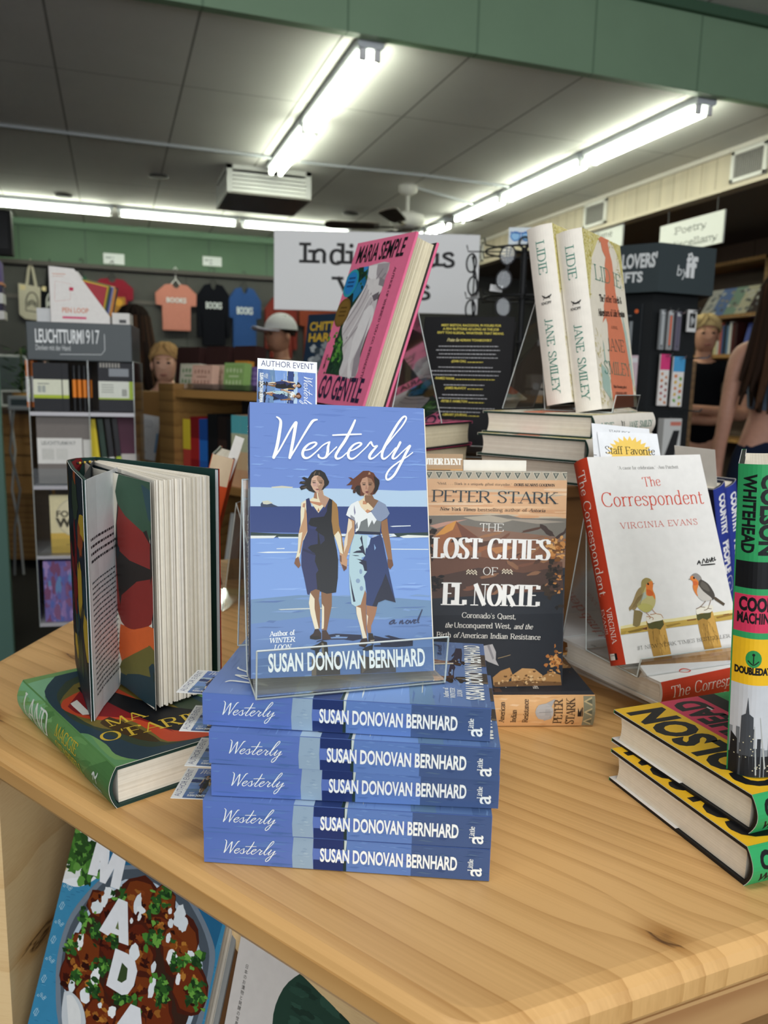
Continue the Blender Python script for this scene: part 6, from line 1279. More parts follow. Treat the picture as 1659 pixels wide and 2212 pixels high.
def person(label, loc, rz, H=1.72, skin='#c99a80', hair='#5a4030', arms='down', shirt='#111216', pants='#1d2333', hairstyle='short', turn=0.0, sleeve=True, shirt_bottom=.90, female=False, straps=False, pants_top=.98):
    k = H/1.72; r = empty('person', label, 'person', loc, (0, 0, rz)); sw = .155 if female else .178; hw = .09
    S = lambda ch: [tuple([p[0]*k, p[1]*k, p[2]*k]+[q*k for q in p[3:]]) for p in ch]
    ct, st_ = math.cos(R(turn)), math.sin(R(turn)); hd = lambda x, y, z: (x*ct-y*st_, x*st_+y*ct, z)
    pel, sp, chs, nk = (0, 0, .95), (0, .005, 1.13), (0, .0, 1.33), (0, .012, 1.47)
    body = [[pel+(.118, .10), sp+(.098 if female else .115, .085), chs+(.115 if female else .135, .092), (0, .008, 1.42, .085, .07), nk+(.05,), hd(0, -.0, 1.535)+(.055,), hd(0, -.018, 1.585)+(.066,), hd(0, -.006, 1.65)+(.078,), hd(0, .004, 1.705)+(.06,)]]
    body.append([hd(0, -.018, 1.585)+(.066,), hd(0, -.092, 1.605)+(.012,)])           # nose
    body.append([hd(0, -.018, 1.585)+(.066,), hd(0, -.058, 1.535)+(.026,)])           # chin
    for s in (-1, 1):
        body.append([pel+(.118, .10), (s*hw, 0, .88, .088), (s*.10, -.012, .50, .058), (s*.10, .02, .28, .05), (s*.10, .025, .09, .038), (s*.105, -.05, .045, .034), (s*.11, -.13, .03, .026)])
        sh = (s*sw, .008, 1.405, .056)
        if arms == 'crossed':
            el = (s*.255, -.06, 1.13, .043); wr = (-s*.045, -.215-.012*s, 1.135+.035*s, .030); ch = [(0, .008, 1.42, .085, .07), sh, (s*.225, -.01, 1.27, .050), el, (s*.12, -.165, 1.135+.02*s, .039), wr]
            hn = hand(wr[:3], (-s, .25, .15), (0, -1, .2))
        else:
            q_ = .84 if female else 1.0; el = (s*.235*q_, .03, 1.13, .042*q_); wr = (s*.245*q_, -.02, .88, .028); ch = [(0, .008, 1.42, .085, .07), sh, (s*.215*q_, .018, 1.27, .046*q_), el, (s*.245*q_, .005, 1.0, .036*q_), wr]; hn = hand(wr[:3], (0, -.08, -1), (s, 0, 0))
        body.append(ch); body += hn
    body = [S(c) for c in body]; skin_body('body', body, r, SKIN, skin)
    P = lambda x, y, z: Vector(hd(x, y, z))*k
    for s in (-1, 1):
        MB().ball(P(s*.030, -.087, 1.632), .0115*k, '#241c18', 8, (1, .6, .6)).build('eye', PAINT, r); MB().ball(P(s*.030, -.090, 1.655), .016*k, hair, 8, (1, .35, .22)).build('eyebrow', MATTE, r)
        MB().ball(P(s*.078, .006, 1.615), .026*k, skin, 8, (.4, .7, 1.1)).build('ear', SKIN, r)
    MB().ball(P(0, -.086, 1.562), .022*k, '#9c5f55', 8, (1, .35, .28)).build('mouth', SKIN, r)
    hs = MB(); hp = []
    for i in range(11):
        ph = math.pi*.62*i/10
        for j in range(20):
            th = 2*math.pi*j/20; f = max(0, -math.sin(th)); ph2 = min(ph, math.pi*(.62-.19*f)); q = hd(.084*math.sin(ph2)*math.cos(th), .006+.090*math.sin(ph2)*math.sin(th), 1.660+.092*math.cos(ph2)); hp.append(Vector(q)*k)
    hs.add(hp, [[i*20+j, i*20+(j+1) % 20, (i+1)*20+(j+1) % 20, (i+1)*20+j] for i in range(10) for j in range(20)], hair, True)
    rh = random.Random(int(H*1000))
    for j in range(54):              # locks combed from the crown over the scalp
        th = rh.uniform(0, 6.283); f = max(0, -math.sin(th)); e_ = math.pi*(.62-.17*f)*rh.uniform(.85, 1.04); pt = []
        for q in range(5):
            ph = .25+(e_-.25)*q/4; tt = th+.5*(q/4)**2*(1 if math.cos(th) > 0 else -1)*f; ro = 1.0+.03*math.sin(q*2+j)
            pt.append(Vector(hd(.085*ro*math.sin(ph)*math.cos(tt), .006+.091*ro*math.sin(ph)*math.sin(tt), 1.660+.093*ro*math.cos(ph)))*k)
        hs.tube(pt, [.008*k, .012*k, .012*k, .010*k, .003*k], [hair, hair, tuple(c*.7 for c in hexc(hair)[:3])+(1,)][j % 3], 5)
    if hairstyle == 'long':
        rr = random.Random(5)
        for j in range(46):
            th = R(rr.uniform(-10, 190)); x0, y0 = .083*math.cos(th), .012+.09*math.sin(th); L = rr.uniform(.36, .50); dx = rr.uniform(-.06, .06); pts_ = []
            for q in range(6):
                t = q/5; z = 1.69-t*(L+.05); y = y0+.035*t+(.03 if z < 1.5 else 0)*min(1, (1.5-z)*6 if z < 1.5 else 0); pts_.append(Vector(hd(x0*(1+.55*t)+dx*t*t, y, z))*k)
            hs.tube(pts_, [.016*k, .02*k, .022*k, .021*k, .016*k, .006*k], rr.choice([hair, hair, '#33231a', '#4a3325']), 6)
    hs.build('hair', MATTE, r)
    g = .014; tor = [[(0, 0, shirt_bottom, (.104 if straps else .118)+g, .09+g), (0, .003, max(1.05, shirt_bottom+.03), .10+g if female else .12+g, .09+g), (0, .0, 1.22, .108+g if female else .128+g, .09+g), chs+(.115+g if female else .137+g, .094+g)]]
    if straps:
        tor[0].append((0, .006, 1.385, .10+g, .07)); skin_body('top', [S(c) for c in tor], r, CLOTH, shirt)
        for s in (-1, 1): MB().tube([Vector((s*.07, -.085, 1.40))*k, Vector((s*.075, .0, 1.463))*k, Vector((s*.07, .085, 1.38))*k], .008*k, shirt).build('strap', CLOTH, r)
    else:
        tor[0].append((0, .008, 1.42, .088+g*.5, .075+g*.5))
        for s in (-1, 1):
            e2 = (s*.238, -.025, 1.23, .056) if arms == 'crossed' else (s*.222, .02, 1.23, .054)
            tor.append([(0, .008, 1.42, .088+g*.5, .075+g*.5), (s*sw, .008, 1.405, .068), e2])
        skin_body('shirt', [S(c) for c in tor], r, CLOTH, shirt)
    pz = [[(0, 0, pants_top, .116, .10), (0, 0, .93, .122, .106)]]
    for s in (-1, 1): pz.append([(0, 0, .93, .122, .106), (s*hw, 0, .86, .098), (s*.10, -.012, .50, .072), (s*.10, .02, .28, .064), (s*.10, .024, .12, .058)])
    skin_body('trousers', [S(c) for c in pz], r, CLOTH, pants); return r
def ground(px, depth, top_py, Hh): 
    d = at(px, top_py, depth); return d
v = at(1527, 690, 4.9); man = person('person in a black t shirt with short blond hair, standing with crossed arms', (v.x, v.y, 0), -30, H=v.z, skin='#bd8b72', hair='#b39b6f', arms='crossed', shirt='#0d0e12', pants='#39424d')
v = at(1694, 640, 3.55); wo = person('person with long dark hair seen from behind in a grey tank top and jeans', (v.x, v.y, 0), 150, H=v.z+.08, skin='#bd8d78', hair='#2c1f18', arms='down', shirt='#74849a', pants='#1c2438', hairstyle='long', female=True, straps=True, shirt_bottom=1.145, pants_top=1.10)
v = at(606, 684, 4.7); cp_ = person('person in a grey baseball cap and dark shirt looking to the left', (v.x, v.y, 0), -70, H=v.z-.02, skin='#a87a62', hair='#2a201c', shirt='#1b1c22', pants='#22252c')
kH = (v.z-.02)/1.72; c_ = MB(); vs = []
for i in range(7):
    ph = math.pi*.5*i/6
    for j in range(20):
        th = 2*math.pi*j/20; vs.append(Vector((.098*math.sin(ph)*math.cos(th), .004+.108*math.sin(ph)*math.sin(th), 1.66+.105*math.cos(ph)))*kH)
c_.add(vs, [[i*20+j, i*20+(j+1) % 20, (i+1)*20+(j+1) % 20, (i+1)*20+j] for i in range(6) for j in range(20)], '#b9b9bb', True); cap = c_.build('cap', CLOTH, cp_)
b_ = MB(); b_.slab([(-.085, -.06), (-.08, -.13), (-.04, -.185), (0, -.195), (.04, -.185), (.08, -.13), (.085, -.06)], .006, '#c5c3d0', lambda x, y, z: Vector((x, y, 1.668+z+(.0 if abs(x) < .01 else -abs(x)*.25)))*kH); b_.build('visor', CLOTH, cap)
v = at(356, 752, 3.9); person('person with fair hair peeking over the low bookcase beside the stationery rack', (v.x, v.y, 0), -10, H=v.z, skin='#cf9f86', hair='#b5905f', shirt='#5f7468', pants='#333a44', female=True)
v = at(288, 672, 4.3); person('person with dark hair in an olive top partly hidden behind the stationery rack', (v.x, v.y, 0), 160, H=v.z, skin='#b58a70', hair='#241b17', shirt='#4f4a36', pants='#2a2c30', female=True, hairstyle='long')
# ------------------------------------------------------------------ stationery rack
RD = 2.3; RP = at(174, 745, RD); RZr = -8.0
rk = empty('stationery_rack', 'tall clear acrylic stationery rack with dark header, left of the table', 'display rack', (RP.x, RP.y, 0), (0, 0, RZr))
rx = lambda px: (px-174)/1690*RD*1.03
rz_ = lambda py: CAMZ-(py-812)/1690*RD*1.0
def rbox(name, px0, py0, px1, py1, y0, y1, col, m=PAINT, parent=rk, bev=0.0):
    return MB().box(rx(px0), y0, rz_(py1), rx(px1), y1, rz_(py0), col, bev=bev).build(name, m, parent)
hd_ = MB(); hd_.box(rx(70), -.01, rz_(782), rx(278), .20, rz_(702), '#454c4f', bev=.002)
ha = Art(); w_ = rx(278)-rx(70); h_ = rz_(702)-rz_(782); ha.sans('LEUCHTTURM', .024, h_*.46, h_*.34, '#e9ecec', w=.128, al='l', bold=.02); ha.sans('1917', .155, h_*.46, h_*.36, '#e9ecec', w=.046, al='l'); ha.sans('Denken mit der Hand', .024, h_*.26, h_*.14, '#d5d9d9', w=.095, al='l')
ha.stroke([(p[0], p[1], .0016) for p in ((.215, h_*.72), (.215, h_*.30), (.205, h_*.18), (.09, h_*.16))], '#cfd4d4', smooth=False)
ha.emit(hd_, lambda u, v, q: (rx(70)+u, -.0105-q, rz_(782)+v)); hd_.build('header_panel', GLOSSY, rk)
for z0, z1, nm in ((rz_(900), rz_(892), 'shelf'), (rz_(1060), rz_(1052), 'shelf'), (rz_(1215), rz_(1208), 'shelf'), (rz_(1370), rz_(1362), 'shelf')):
    MB().box(rx(72), -.03, z0, rx(282), .20, z1, '#b9b6bb').build(nm, ACRYLIC_EDGE, rk)
for px in (72, 190, 281):
    plate('side_wall' if px != 190 else 'divider', [(rx(px), -.03, rz_(1370)), (rx(px), .20, rz_(1370)), (rx(px), .20, rz_(782)), (rx(px), -.03, rz_(782))], rk, .004)
for a, b in ((900, 1052), (1060, 1208)): plate('front_sheet', [(rx(74), -.03, rz_(b)), (rx(280), -.03, rz_(b)), (rx(280), -.03, rz_(b-38)), (rx(74), -.03, rz_(b-38))], rk, .003, edges=False)
MB().box(rx(80), .20, rz_(1370), rx(274), .212, rz_(782), '#5b5249').build('back_panel', PAINT, rk); MB().box(rx(100), .04, .02, rx(250), .18, rz_(1370), '#2a2a2c').build('pedestal', PAINT, rk); MB().lathe([(0, 0), (.19, 0), (.19, .02), (0, .02)], '#2a2a2c', 24, Matrix.Translation((rx(174), .1, 0))).build('base', PAINT, rk)
def ritem(name, label, cat, px0, py0, px1, py1, y0, d, col, art=None, m=PRINT, group=None, tilt=0, bev=.0):
    """a thing standing in the rack: its own coordinates start at its lower left front corner"""
    w, h = rx(px1)-rx(px0), rz_(py0)-rz_(py1); b = MB().box(0, 0, 0, w, d, h, col, bev=bev)
    if art: art(b, w, h)
    o = b.build(name, m); tag(o, label, cat, group); q = Matrix.Rotation(R(RZr), 3, 'Z') @ Vector((rx(px0), y0, 0)); o.location = (RP.x+q.x, RP.y+q.y, rz_(py1)); o.rotation_euler = (0, R(tilt), R(RZr)); return o
fm = lambda u, v, q: (u, -q, v)
def art_nb(lab, strip, x0=.0, y0=.27, y1=.66):
    def f(b, w, h):
        a = Art(); a.rect(0, h*y0, w, h*y1, lab); 
        if strip: a.rect(0, h*y0, w, h*(y0+.07), strip)
        a.rect(w*.80, 0, w*.83, h, '#1c1d20'); a.rect(w*.12, h*(y1-.10), w*.45, h*(y1-.08), '#8d8f88'); a.rect(w*.12, h*(y0+.12), w*.22, h*(y0+.26), '#aab0a8'); a.rect(w*.24, h*(y0+.12), w*.34, h*(y0+.26), '#aab0a8'); a.emit(b, fm)
    return f
ritem('notebook', 'black notebook with a cream and lime band, top row of the stationery rack, left', 'notebook', 77, 788, 147, 891, .0, .02, '#26272b', art_nb('#e4e6cf', '#b4c63c'), group='notebooks in the rack')
def art_nb2(b, w, h):
    a = Art(); a.rect(0, h*.25, w, h*.62, '#dfe2d6'); a.rect(w*.86, h*.25, w, h*.62, '#a8bf45'); a.rect(0, h*.25, w, h*.28, '#a8bf45')
    for i in range(4): a.rect(w*.08, h*(.54-.05*i), w*.42, h*(.555-.05*i), '#8a8d84')
    for i in range(7): a.rect(w*(.66+.02*i), h*.32, w*(.67+.02*i), h*.46, '#2a2a2a')
    a.rect(w*.3, h*.72, w*.86, h*.88, '#8f949a')
    for i in range(7): a.rect(w*(.05+.085*i), h*.9, w*(.10+.085*i), h, '#a5a199')
    a.emit(b, fm)
ritem('notebook', 'black notebook with a white and green label, top row of the stationery rack, right', 'notebook', 207, 784, 279, 890, .0, .02, '#2a2b30', art_nb2, group='notebooks in the rack')
for i in range(4):
    x = 152+i*10.5; w, h = .011, rz_(790)-rz_(891); q = Matrix.Rotation(R(RZr), 3, 'Z') @ Vector((rx(x+5), .012, 0))
    b = MB(); b.tube([(0, 0, 0), (0, 0, h*.30)], .0055, '#1b1c1f', 10); b.tube([(0, 0, h*.30), (0, 0, h*.68)], .0062, '#ee8a2c', 10); b.tube([(0, 0, h*.68), (0, 0, h*.97), (0, 0, h)], [.0058, .0058, .003], '#1b1c1f', 10)
    tag(b.build('marker_pen', GLOSSY), ('leftmost of the four black and orange marker pens', 'second from left of the four black and orange marker pens', 'third from left of the four black and orange marker pens', 'rightmost of the four black and orange marker pens')[i], 'pen', 'black and orange marker pens')
    o = [z for z in COL.objects if z.name.startswith('marker_pen')][-1]; o.location = (RP.x+q.x, RP.y+q.y, rz_(891))
def art_lt(b, w, h):
    a = Art(); a.rect(0, h*.30, w*.82, h*.68, '#e6e4de'); a.sans('LEUCHTTURM1917', w*.08, h*.58, h*.05, '#9a9c98', w=w*.62, al='l', bold=.03); a.rect(w*.08, h*.36, w*.3, h*.52, '#d3d2cb'); a.rect(w*.34, h*.36, w*.55, h*.52, '#d9d8d1'); a.rect(w*.84, h*.30, w, h*.66, '#dcdad3'); a.emit(b, fm)
ritem('notebook', 'grey brown notebook with a white band in the second row of the stationery rack', 'notebook', 79, 902, 189, 1050, .0, .02, '#7d7671', art_lt, group='notebooks in the rack'); ritem('notebook', 'burgundy notebook in the second row of the stationery rack', 'notebook', 228, 904, 280, 1050, .08, .02, '#5a2f42', lambda b, w, h: Art().rect(w*.1, h*.30, w, h*.42, '#cfc8c2').emit(b, fm), group='notebooks in the rack')
for i, (c1, c2) in enumerate((('#e6cf2e', '#e9e9e4'), ('#1f3a2c', '#dfe3dc'), ('#1d1e22', '#e3e3e0'), ('#1b1c20', '#bcd238'))):
    def art_h(b, w, h, c2=c2): Art().rect(0, 0, w, h*.38, c2).emit(b, fm)
    ritem('highlighter', ('yellow highlighter leaning in the second row of the rack', 'dark green highlighter leaning beside the yellow one', 'black highlighter with a white lower band in the rack', 'black highlighter with a lime lower band in the rack')[i], 'highlighter', 196+i*13, 908, 207+i*13, 1048, .015+.02*i, .012, c1, art_h, GLOSSY, 'highlighters in the rack', tilt=-5)
def art_pl(b, w, h):
    a = Art(); a.rect(0, 0, w, h*.35, '#d9b65a'); a.ell(w*.5, h*.62, w*.40, w*.40, '#cfc6a6', 28); a.ell(w*.5, h*.62, w*.37, w*.37, '#e6dcb8', 28); a.sans('FOURTH', w*.12, h*.63, h*.10, '#4a4638', w=w*.72, al='l', bold=.03); a.sans('WING', w*.10, h*.46, h*.14, '#4a4638', w=w*.76, al='l', bold=.05); a.sans('2025 PLANNER', w*.28, h*.13, h*.035, '#8a7a48', w=w*.5, al='l')
    a.poly([(w*.5, h*.62), (w*.62, h*.68), (w*.7, h*.64), (w*.64, h*.6)], '#6d6a58'); a.poly([(w*.78, h*.86), (w*.86, h*.9), (w*.92, h*.84), (w*.84, h*.82)], '#3a3a34'); a.emit(b, fm)
ritem('planner', 'cream and gold planner in the third row of the stationery rack', 'planner', 98, 1076, 205, 1207, .0, .02, '#e4d9ae', art_pl)
def art_pr(b, w, h):
    a = Art(); r = random.Random(7)
    for _ in range(150): a.blob(r.uniform(0, w), r.uniform(0, h), r.uniform(.003, .010), r.uniform(.006, .03), r.choice(['#7a6fae', '#5f6fb5', '#8a5f86', '#9a7fb8', '#6a8fc0', '#7f4f72', '#a58bc0']), r, j=.4)
    a.emit(b, fm, clip=(0, 0, w, h))
ritem('boxed_set', 'purple and blue patterned box at the bottom of the stationery rack', 'box', 82, 1222, 200, 1361, -.02, .06, '#6f68a8', art_pr)
ritem('pen_box', 'slim orange and white box at the left edge of the rack', 'box', 60, 783, 76, 884, .02, .05, '#e07a2c', lambda b, w, h: Art().rect(0, h*.12, w, h*.66, '#e6e3df').emit(b, fm))
# magazine file with thin coloured notebooks on the rack's top
ft = rz_(702); q0 = Matrix.Rotation(R(RZr), 3, 'Z')
def on_rack(px, y, z=None): q = q0 @ Vector((rx(px), y, 0)); return (RP.x+q.x, RP.y+q.y, ft if z is None else z)
b = MB(); W_, H_ = rx(233)-rx(114), .160; pf = [(0, 0), (W_, 0), (W_, .022), (W_*.42, H_*.97), (0, H_)]
for y in (0, .062):
    V = [(x, y, z) for x, z in pf]+[(x, y+.002, z) for x, z in pf]; b.add(V, [[0, 1, 2, 3, 4], [9, 8, 7, 6, 5]]+[[i, (i+1) % 5, 5+(i+1) % 5, 5+i] for i in range(5)], '#ebe7e2')
b.box(0, 0, 0, W_, .064, .002, '#ebe7e2'); b.box(0, 0, 0, .002, .064, H_, '#e4dfd9'); b.box(W_-.002, 0, 0, W_, .064, .022, '#e4dfd9')
a = Art(); a.sans('PEN LOOP', W_*.20, H_*.19, H_*.085, '#d98a6a', w=W_*.44, al='l', bold=.02); a.rect(W_*.20, H_*.08, W_*.60, H_*.12, '#d9527a'); a.stroke([(W_*.08, H_*.40, .001), (W_*.10, H_*.74, .001), (W_*.36, H_*.70, .001), (W_*.34, H_*.42, .001), (W_*.08, H_*.38, .001)], '#d9a9a0', smooth=False); a.rect(W_*.33, H_*.58, W_*.40, H_*.64, '#c4234f'); a.rect(W_*.06, H_*.86, W_*.28, H_*.875, '#d9a58f'); a.rect(W_*.06, H_*.82, W_*.24, H_*.83, '#d9b5a5')
a.emit(b, fm); mf = b.build('magazine_file', PRINT); tag(mf, 'white slanted magazine file printed with an orange pen loop title', 'file box'); mf.location = on_rack(114, .02); mf.rotation_euler = (0, 0, R(RZr))
for i, c in enumerate(('#a8323a', '#d9b23a', '#5c6f3a', '#2b3a66', '#7d84b8', '#c9a06a', '#d98a3a', '#2a2b2f')):
    b = MB().box(0, 0, 0, .085, .0055, .125+.003*(i % 3), c); o = b.build('thin_notebook', PRINT); o.location = on_rack(150+i*2.6, .024+.0068*i, ft+.003); o.rotation_euler = (0, R(12), R(RZr))
    tag(o, ('red', 'yellow', 'olive', 'navy', 'lavender', 'tan', 'orange', 'black')[i]+' thin notebook standing in the white magazine file', 'notebook', 'thin notebooks in the magazine file')
b = MB().box(0, 0, 0, .05, .08, .035, '#dedbd6'); b.box(.02, -.0006, .006, .04, 0, .016, '#555'); o = b.build('small_box', PRINT); o.location = on_rack(236, .03); o.rotation_euler = (0, 0, R(RZr)); tag(o, 'small white box on the rack, right of the magazine file', 'box', 'small white boxes on the rack')
b = MB().box(0, 0, 0, .042, .08, .042, '#cfd0d0'); o = b.build('small_box', PRINT); o.location = on_rack(84, .04); o.rotation_euler = (0, 0, R(RZr)); tag(o, 'small white box on the rack, left of the magazine file', 'box', 'small white boxes on the rack')
def atx(px, py, X):
    d = CFW+CRT_*((px-829.5)/FPX)+CUP*((1106-py)/FPX); k = X/d.x; return Vector((X, d.y*k, CAMZ+d.z*k))
# ------------------------------------------------------------------ low bookcase left of the seaside novel
bl = at(352, 838, 2.80); br = at(560, 852, 2.45); BD = (br-bl); BD.z = 0; BA = math.degrees(math.atan2(BD.y, BD.x)); BU = BD.normalized(); BZ = 1.258
def on_case(px, py=900, y0=0.0):        # distance along the front edge seen at this column
    d = CFW+CRT_*((px-829.5)/FPX)+CUP*((1106-py)/FPX); o = Vector((bl.x-BU.y*y0, bl.y+BU.x*y0)); den = d.x*BU.y-d.y*BU.x; k = (o.x*BU.y-o.y*BU.x)/den; return (Vector((d.x*k, d.y*k))-o).dot(Vector((BU.x, BU.y))), k
bc = empty('bookcase', 'low wooden bookcase with an angled end panel, behind the seaside novel', 'bookcase', (bl.x, bl.y, 0), (0, 0, BA))
M_OAK = wood_mat('amber_oak', '#94703f', '#6d4d2a', (R(90), 0, 0), 24, .08, rough=.45)
M_OAKH = wood_mat('amber_oak_boards', '#ab8048', '#80592e', 0.0, 24, .08, rough=.45)
x1 = on_case(405)[0]; xe = .93; D_ = .30
MB().box(-.01, -.012, 0, x1*.55, D_, BZ+.02, '#a77').build('end_panel', M_OAK, bc); MB().box(xe-.03, 0, 0, xe, D_, BZ, '#a77').build('end_panel', M_OAK, bc)
MB().box(x1*.55, -.005, BZ-.026, xe, D_, BZ, '#a77').build('top_board', M_OAKH, bc); MB().box(x1*.55, .0, 0, xe-.03, D_, .06, '#333').build('plinth', M_OAKH, bc)
sz = [BZ-.315, BZ-.68]
for z in sz: MB().box(x1*.55, .0, z-.024, xe-.03, D_, z, '#a77').build('shelf', M_OAKH, bc)
MB().box(x1*.55, D_-.012, .06, xe-.03, D_, BZ-.026, '#333').build('back_panel', PAINT, bc)
BM = Matrix.Translation((bl.x, bl.y, 0)) @ Matrix.Rotation(R(BA), 4, 'Z')
def spine_book(label, x, w, h, d, z, cols, title=None, tcol='#d9c37a', y=.02, group='novels on the shelf of the low bookcase', M=BM, lean=0, name='book'):
    r = empty(name, label, 'book', M @ Vector((x, y, z)), (0, lean, math.degrees(M.to_euler().z)), group)
    b = MB(); n = len(cols); hh = [h*i/n for i in range(n+1)]
    for i, c in enumerate(cols):
        b.box(0, 0, hh[i], w, .0025, hh[i+1], c)
    b.box(0, .0025, 0, .002, d, h, cols[0]); b.box(w-.002, .0025, 0, w, d, h, cols[0])
    if title:
        a = Art(); a.sans(title, 0, 0, w*.42, tcol, w=h*.6, al='c', bold=.03); a.emit(b, lambda u, v, q: (w*.5+v-w*.2, -q-.0001, h*.5-u))
    b.build('cover', GLOSSY, r); MB().box(.002, .003, .004, w-.002, d-.003, h-.004, '#d9cfb8').build('pages', PAPER, r); return r
for (p0, p1, h, cols, t, lb) in ((396, 411, .212, ('#b8433a', '#b8433a', '#b8433a', '#d9c53a', '#d9c53a', '#d9c53a'), 'LOVE', 'yellow and red spined novel at the left end of the low bookcase shelf'), (412, 430, .222, ('#8f1f24', '#a82a2a', '#7a1c20'), 'HEARTS', 'crimson spined novel beside the yellow and red one'), (431, 448, .216, ('#2a5fb0', '#2a6cc0', '#1f4a92'), 'THE THREE', 'bright blue spined novel on the low bookcase'),
        (449, 470, .236, ('#17181a', '#1b1b1d', '#17181a'), 'ALL THE', 'black novel with ornate gold letters on its spine'), (471, 489, .228, ('#241d1b', '#3a2a26', '#241d1b'), 'FOUNTAIN', 'dark brown novel with bronze lettering on the low bookcase'), (490, 499, .225, ('#1c1c1e',), None, 'thin black novel between bronze lettered and pastel spines'),
        (500, 519, .238, ('#e6b48a', '#e9c79a', '#cfd3b0', '#62bcc4'), None, 'pastel peach to teal novel, left of two'), (520, 538, .238, ('#e6b48a', '#e9c79a', '#cfd3b0', '#62bcc4'), None, 'pastel peach to teal novel, right of two')):
    xa, xb = on_case(p0, 980, .02)[0], on_case(p1, 980, .02)[0]; spine_book(lb, xa, xb-xa-.001, h, .15, sz[0]+.0005, cols, {'LOVE': None, 'HEARTS': None}.get(t, None) if t in ('LOVE', 'HEARTS') else None)
def gift(label, px0, px1, h, col, art, y, d=.03, cat='box', z=BZ):
    xa, xb = on_case(px0, 800, y)[0], on_case(px1, 800, y)[0]; b = MB().box(0, 0, 0, xb-xa, d, h, col); w = xb-xa
    if art: art(b, w, h)
    o = b.build('gift_box', PRINT); tag(o, label, cat, 'small boxed gifts on the low bookcase'); p = BM @ Vector((xa, y, z+.0045)); o.location = p; o.rotation_euler = (R(-6), 0, R(BA)); return o
def art_g(c, c2):
    def f(b, w, h):
        a = Art(); r = random.Random(3)
        for k in range(5):
            for q in (h*.72, h*.28): a.blob(w*(.16+.17*k), q, w*.055, h*.09, c2, r)
        a.rect(w*.25, h*.47, w*.75, h*.54, c2); a.stroke([(w*.05, h*.05, .0012), (w*.95, h*.05, .0012), (w*.95, h*.95, .0012), (w*.05, h*.95, .0012), (w*.05, h*.05, .0012)], c2, smooth=False); a.emit(b, fm)
    return f
gift('cream boxed gift with green pattern at the left of the row on the low bookcase', 386, 428, .088, '#dcd8c4', art_g('', '#8aa37a'), .10); gift('pink boxed gift standing in front of the cream one', 412, 455, .082, '#e3b9a4', art_g('', '#b98a78'), .045)
gift('beige boxed gift between the pink and green ones', 449, 482, .084, '#d9bfa8', art_g('', '#b59680'), .10); gift('green boxed gift on the low bookcase', 481, 524, .090, '#8fb56a', art_g('', '#c5d9a4'), .045)
gift('purple boxed gift half hidden by the event card', 532, 560, .078, '#7c62a8', art_g('', '#a58fc8'), .10); gift('slim orange and blue boxed gift behind the green one', 503, 530, .10, '#c98a3a', None, .145)
for p0, p1, lb in ((377, 424, 'dark maroon box at the back of the low bookcase, left'), (440, 487, 'dark maroon box at the back of the low bookcase, middle'), (500, 545, 'dark maroon box at the back of the low bookcase, right')): gift(lb, p0, p1, .155, '#3a2422', None, .205, .05)
b = MB().box(0, 0, 0, on_case(545)[0]-on_case(385)[0], .10, .004, '#b9bcbc'); b.box(0, -.003, 0, on_case(545)[0]-on_case(385)[0], 0, .022, '#b9bcbc'); o = b.build('gift_tray', ACRYLIC); tag(o, 'clear tray under the boxed gifts on the low bookcase', 'tray'); o.location = BM @ Vector((on_case(385)[0], .03, BZ)); o.rotation_euler = (0, 0, R(BA))
# books shown face out on the lower shelf and on top
def face_out(label, M, x, z, w, h, t, col, art=None, y=.03, lean=-10, name='book', group=None):
    b = MB().box(0, 0, 0, w, t, h, col)
    if art: art(b, w, h)
    o = b.build(name, PRINT); tag(o, label, 'book', group); o.location = M @ Vector((x, y, z)); o.rotation_euler = (R(lean), 0, M.to_euler().z); return o
def art_dark(b, w, h):
    a = Art(); r = random.Random(9)
    for _ in range(70): a.blob(r.uniform(0, w), r.uniform(h*.1, h*.9), r.uniform(.004, .02), r.uniform(.004, .012), r.choice(['#4a3a30', '#6b5442', '#2a2320', '#8a5a48', '#3b4a5a', '#7a6a58']), r)
    a.emit(b, fm, clip=(0, 0, w, h))
face_out('dark brown crowd picture book face out on the lower shelf of the low bookcase', BM, on_case(488, 1100, .04)[0], sz[1]+.003, .20, .30, .02, '#3a302a', art_dark, y=.04)
face_out('white book face out at the low bookcase bottom shelf', BM, on_case(468, 1100)[0]-.02, sz[1]+.003, .06, .26, .02, '#c9ccc9', None, y=.03)
def art_ch(b, w, h):
    a = Art(); a.sans('CHITTO', w*.08, h*.80, h*.10, '#d9b23a', w=w*.84, al='l', bold=.03); a.sans('HARJO', w*.08, h*.66, h*.10, '#d9b23a', w=w*.84, al='l', bold=.03); r = random.Random(2)
    for _ in range(36): a.blob(r.gauss(w*.5, w*.16), r.gauss(h*.36, h*.12), .016, .012, r.choice(['#8f979b', '#5f6a70', '#b5bcbe', '#3f4a52']), r)
    a.emit(b, fm, clip=(0, 0, w, h))
face_out('navy book with gold lettering and grey portrait on the low bookcase beside the pink novel', BM, on_case(648, 800, .09)[0], BZ+.001, .165, .245, .022, '#24364a', art_ch, y=.09, lean=-8)
b = MB().box(0, 0, 0, .25, .006, .34, '#c9b79a'); a = Art(); r_ = random.Random(4); a.rect(.01, .03, .17, .31, '#cfd2d6'); a.lines(.03, .15, .28, 6, .012, .006, '#8b8f99', r_); a.stroke([(.09+.035*math.cos(t), .13+.03*math.sin(t), .0014) for t in (2*math.pi*k/20 for k in range(21))], '#8b8f99', smooth=False); a.rect(.06, .05, .12, .056, '#8b8f99')
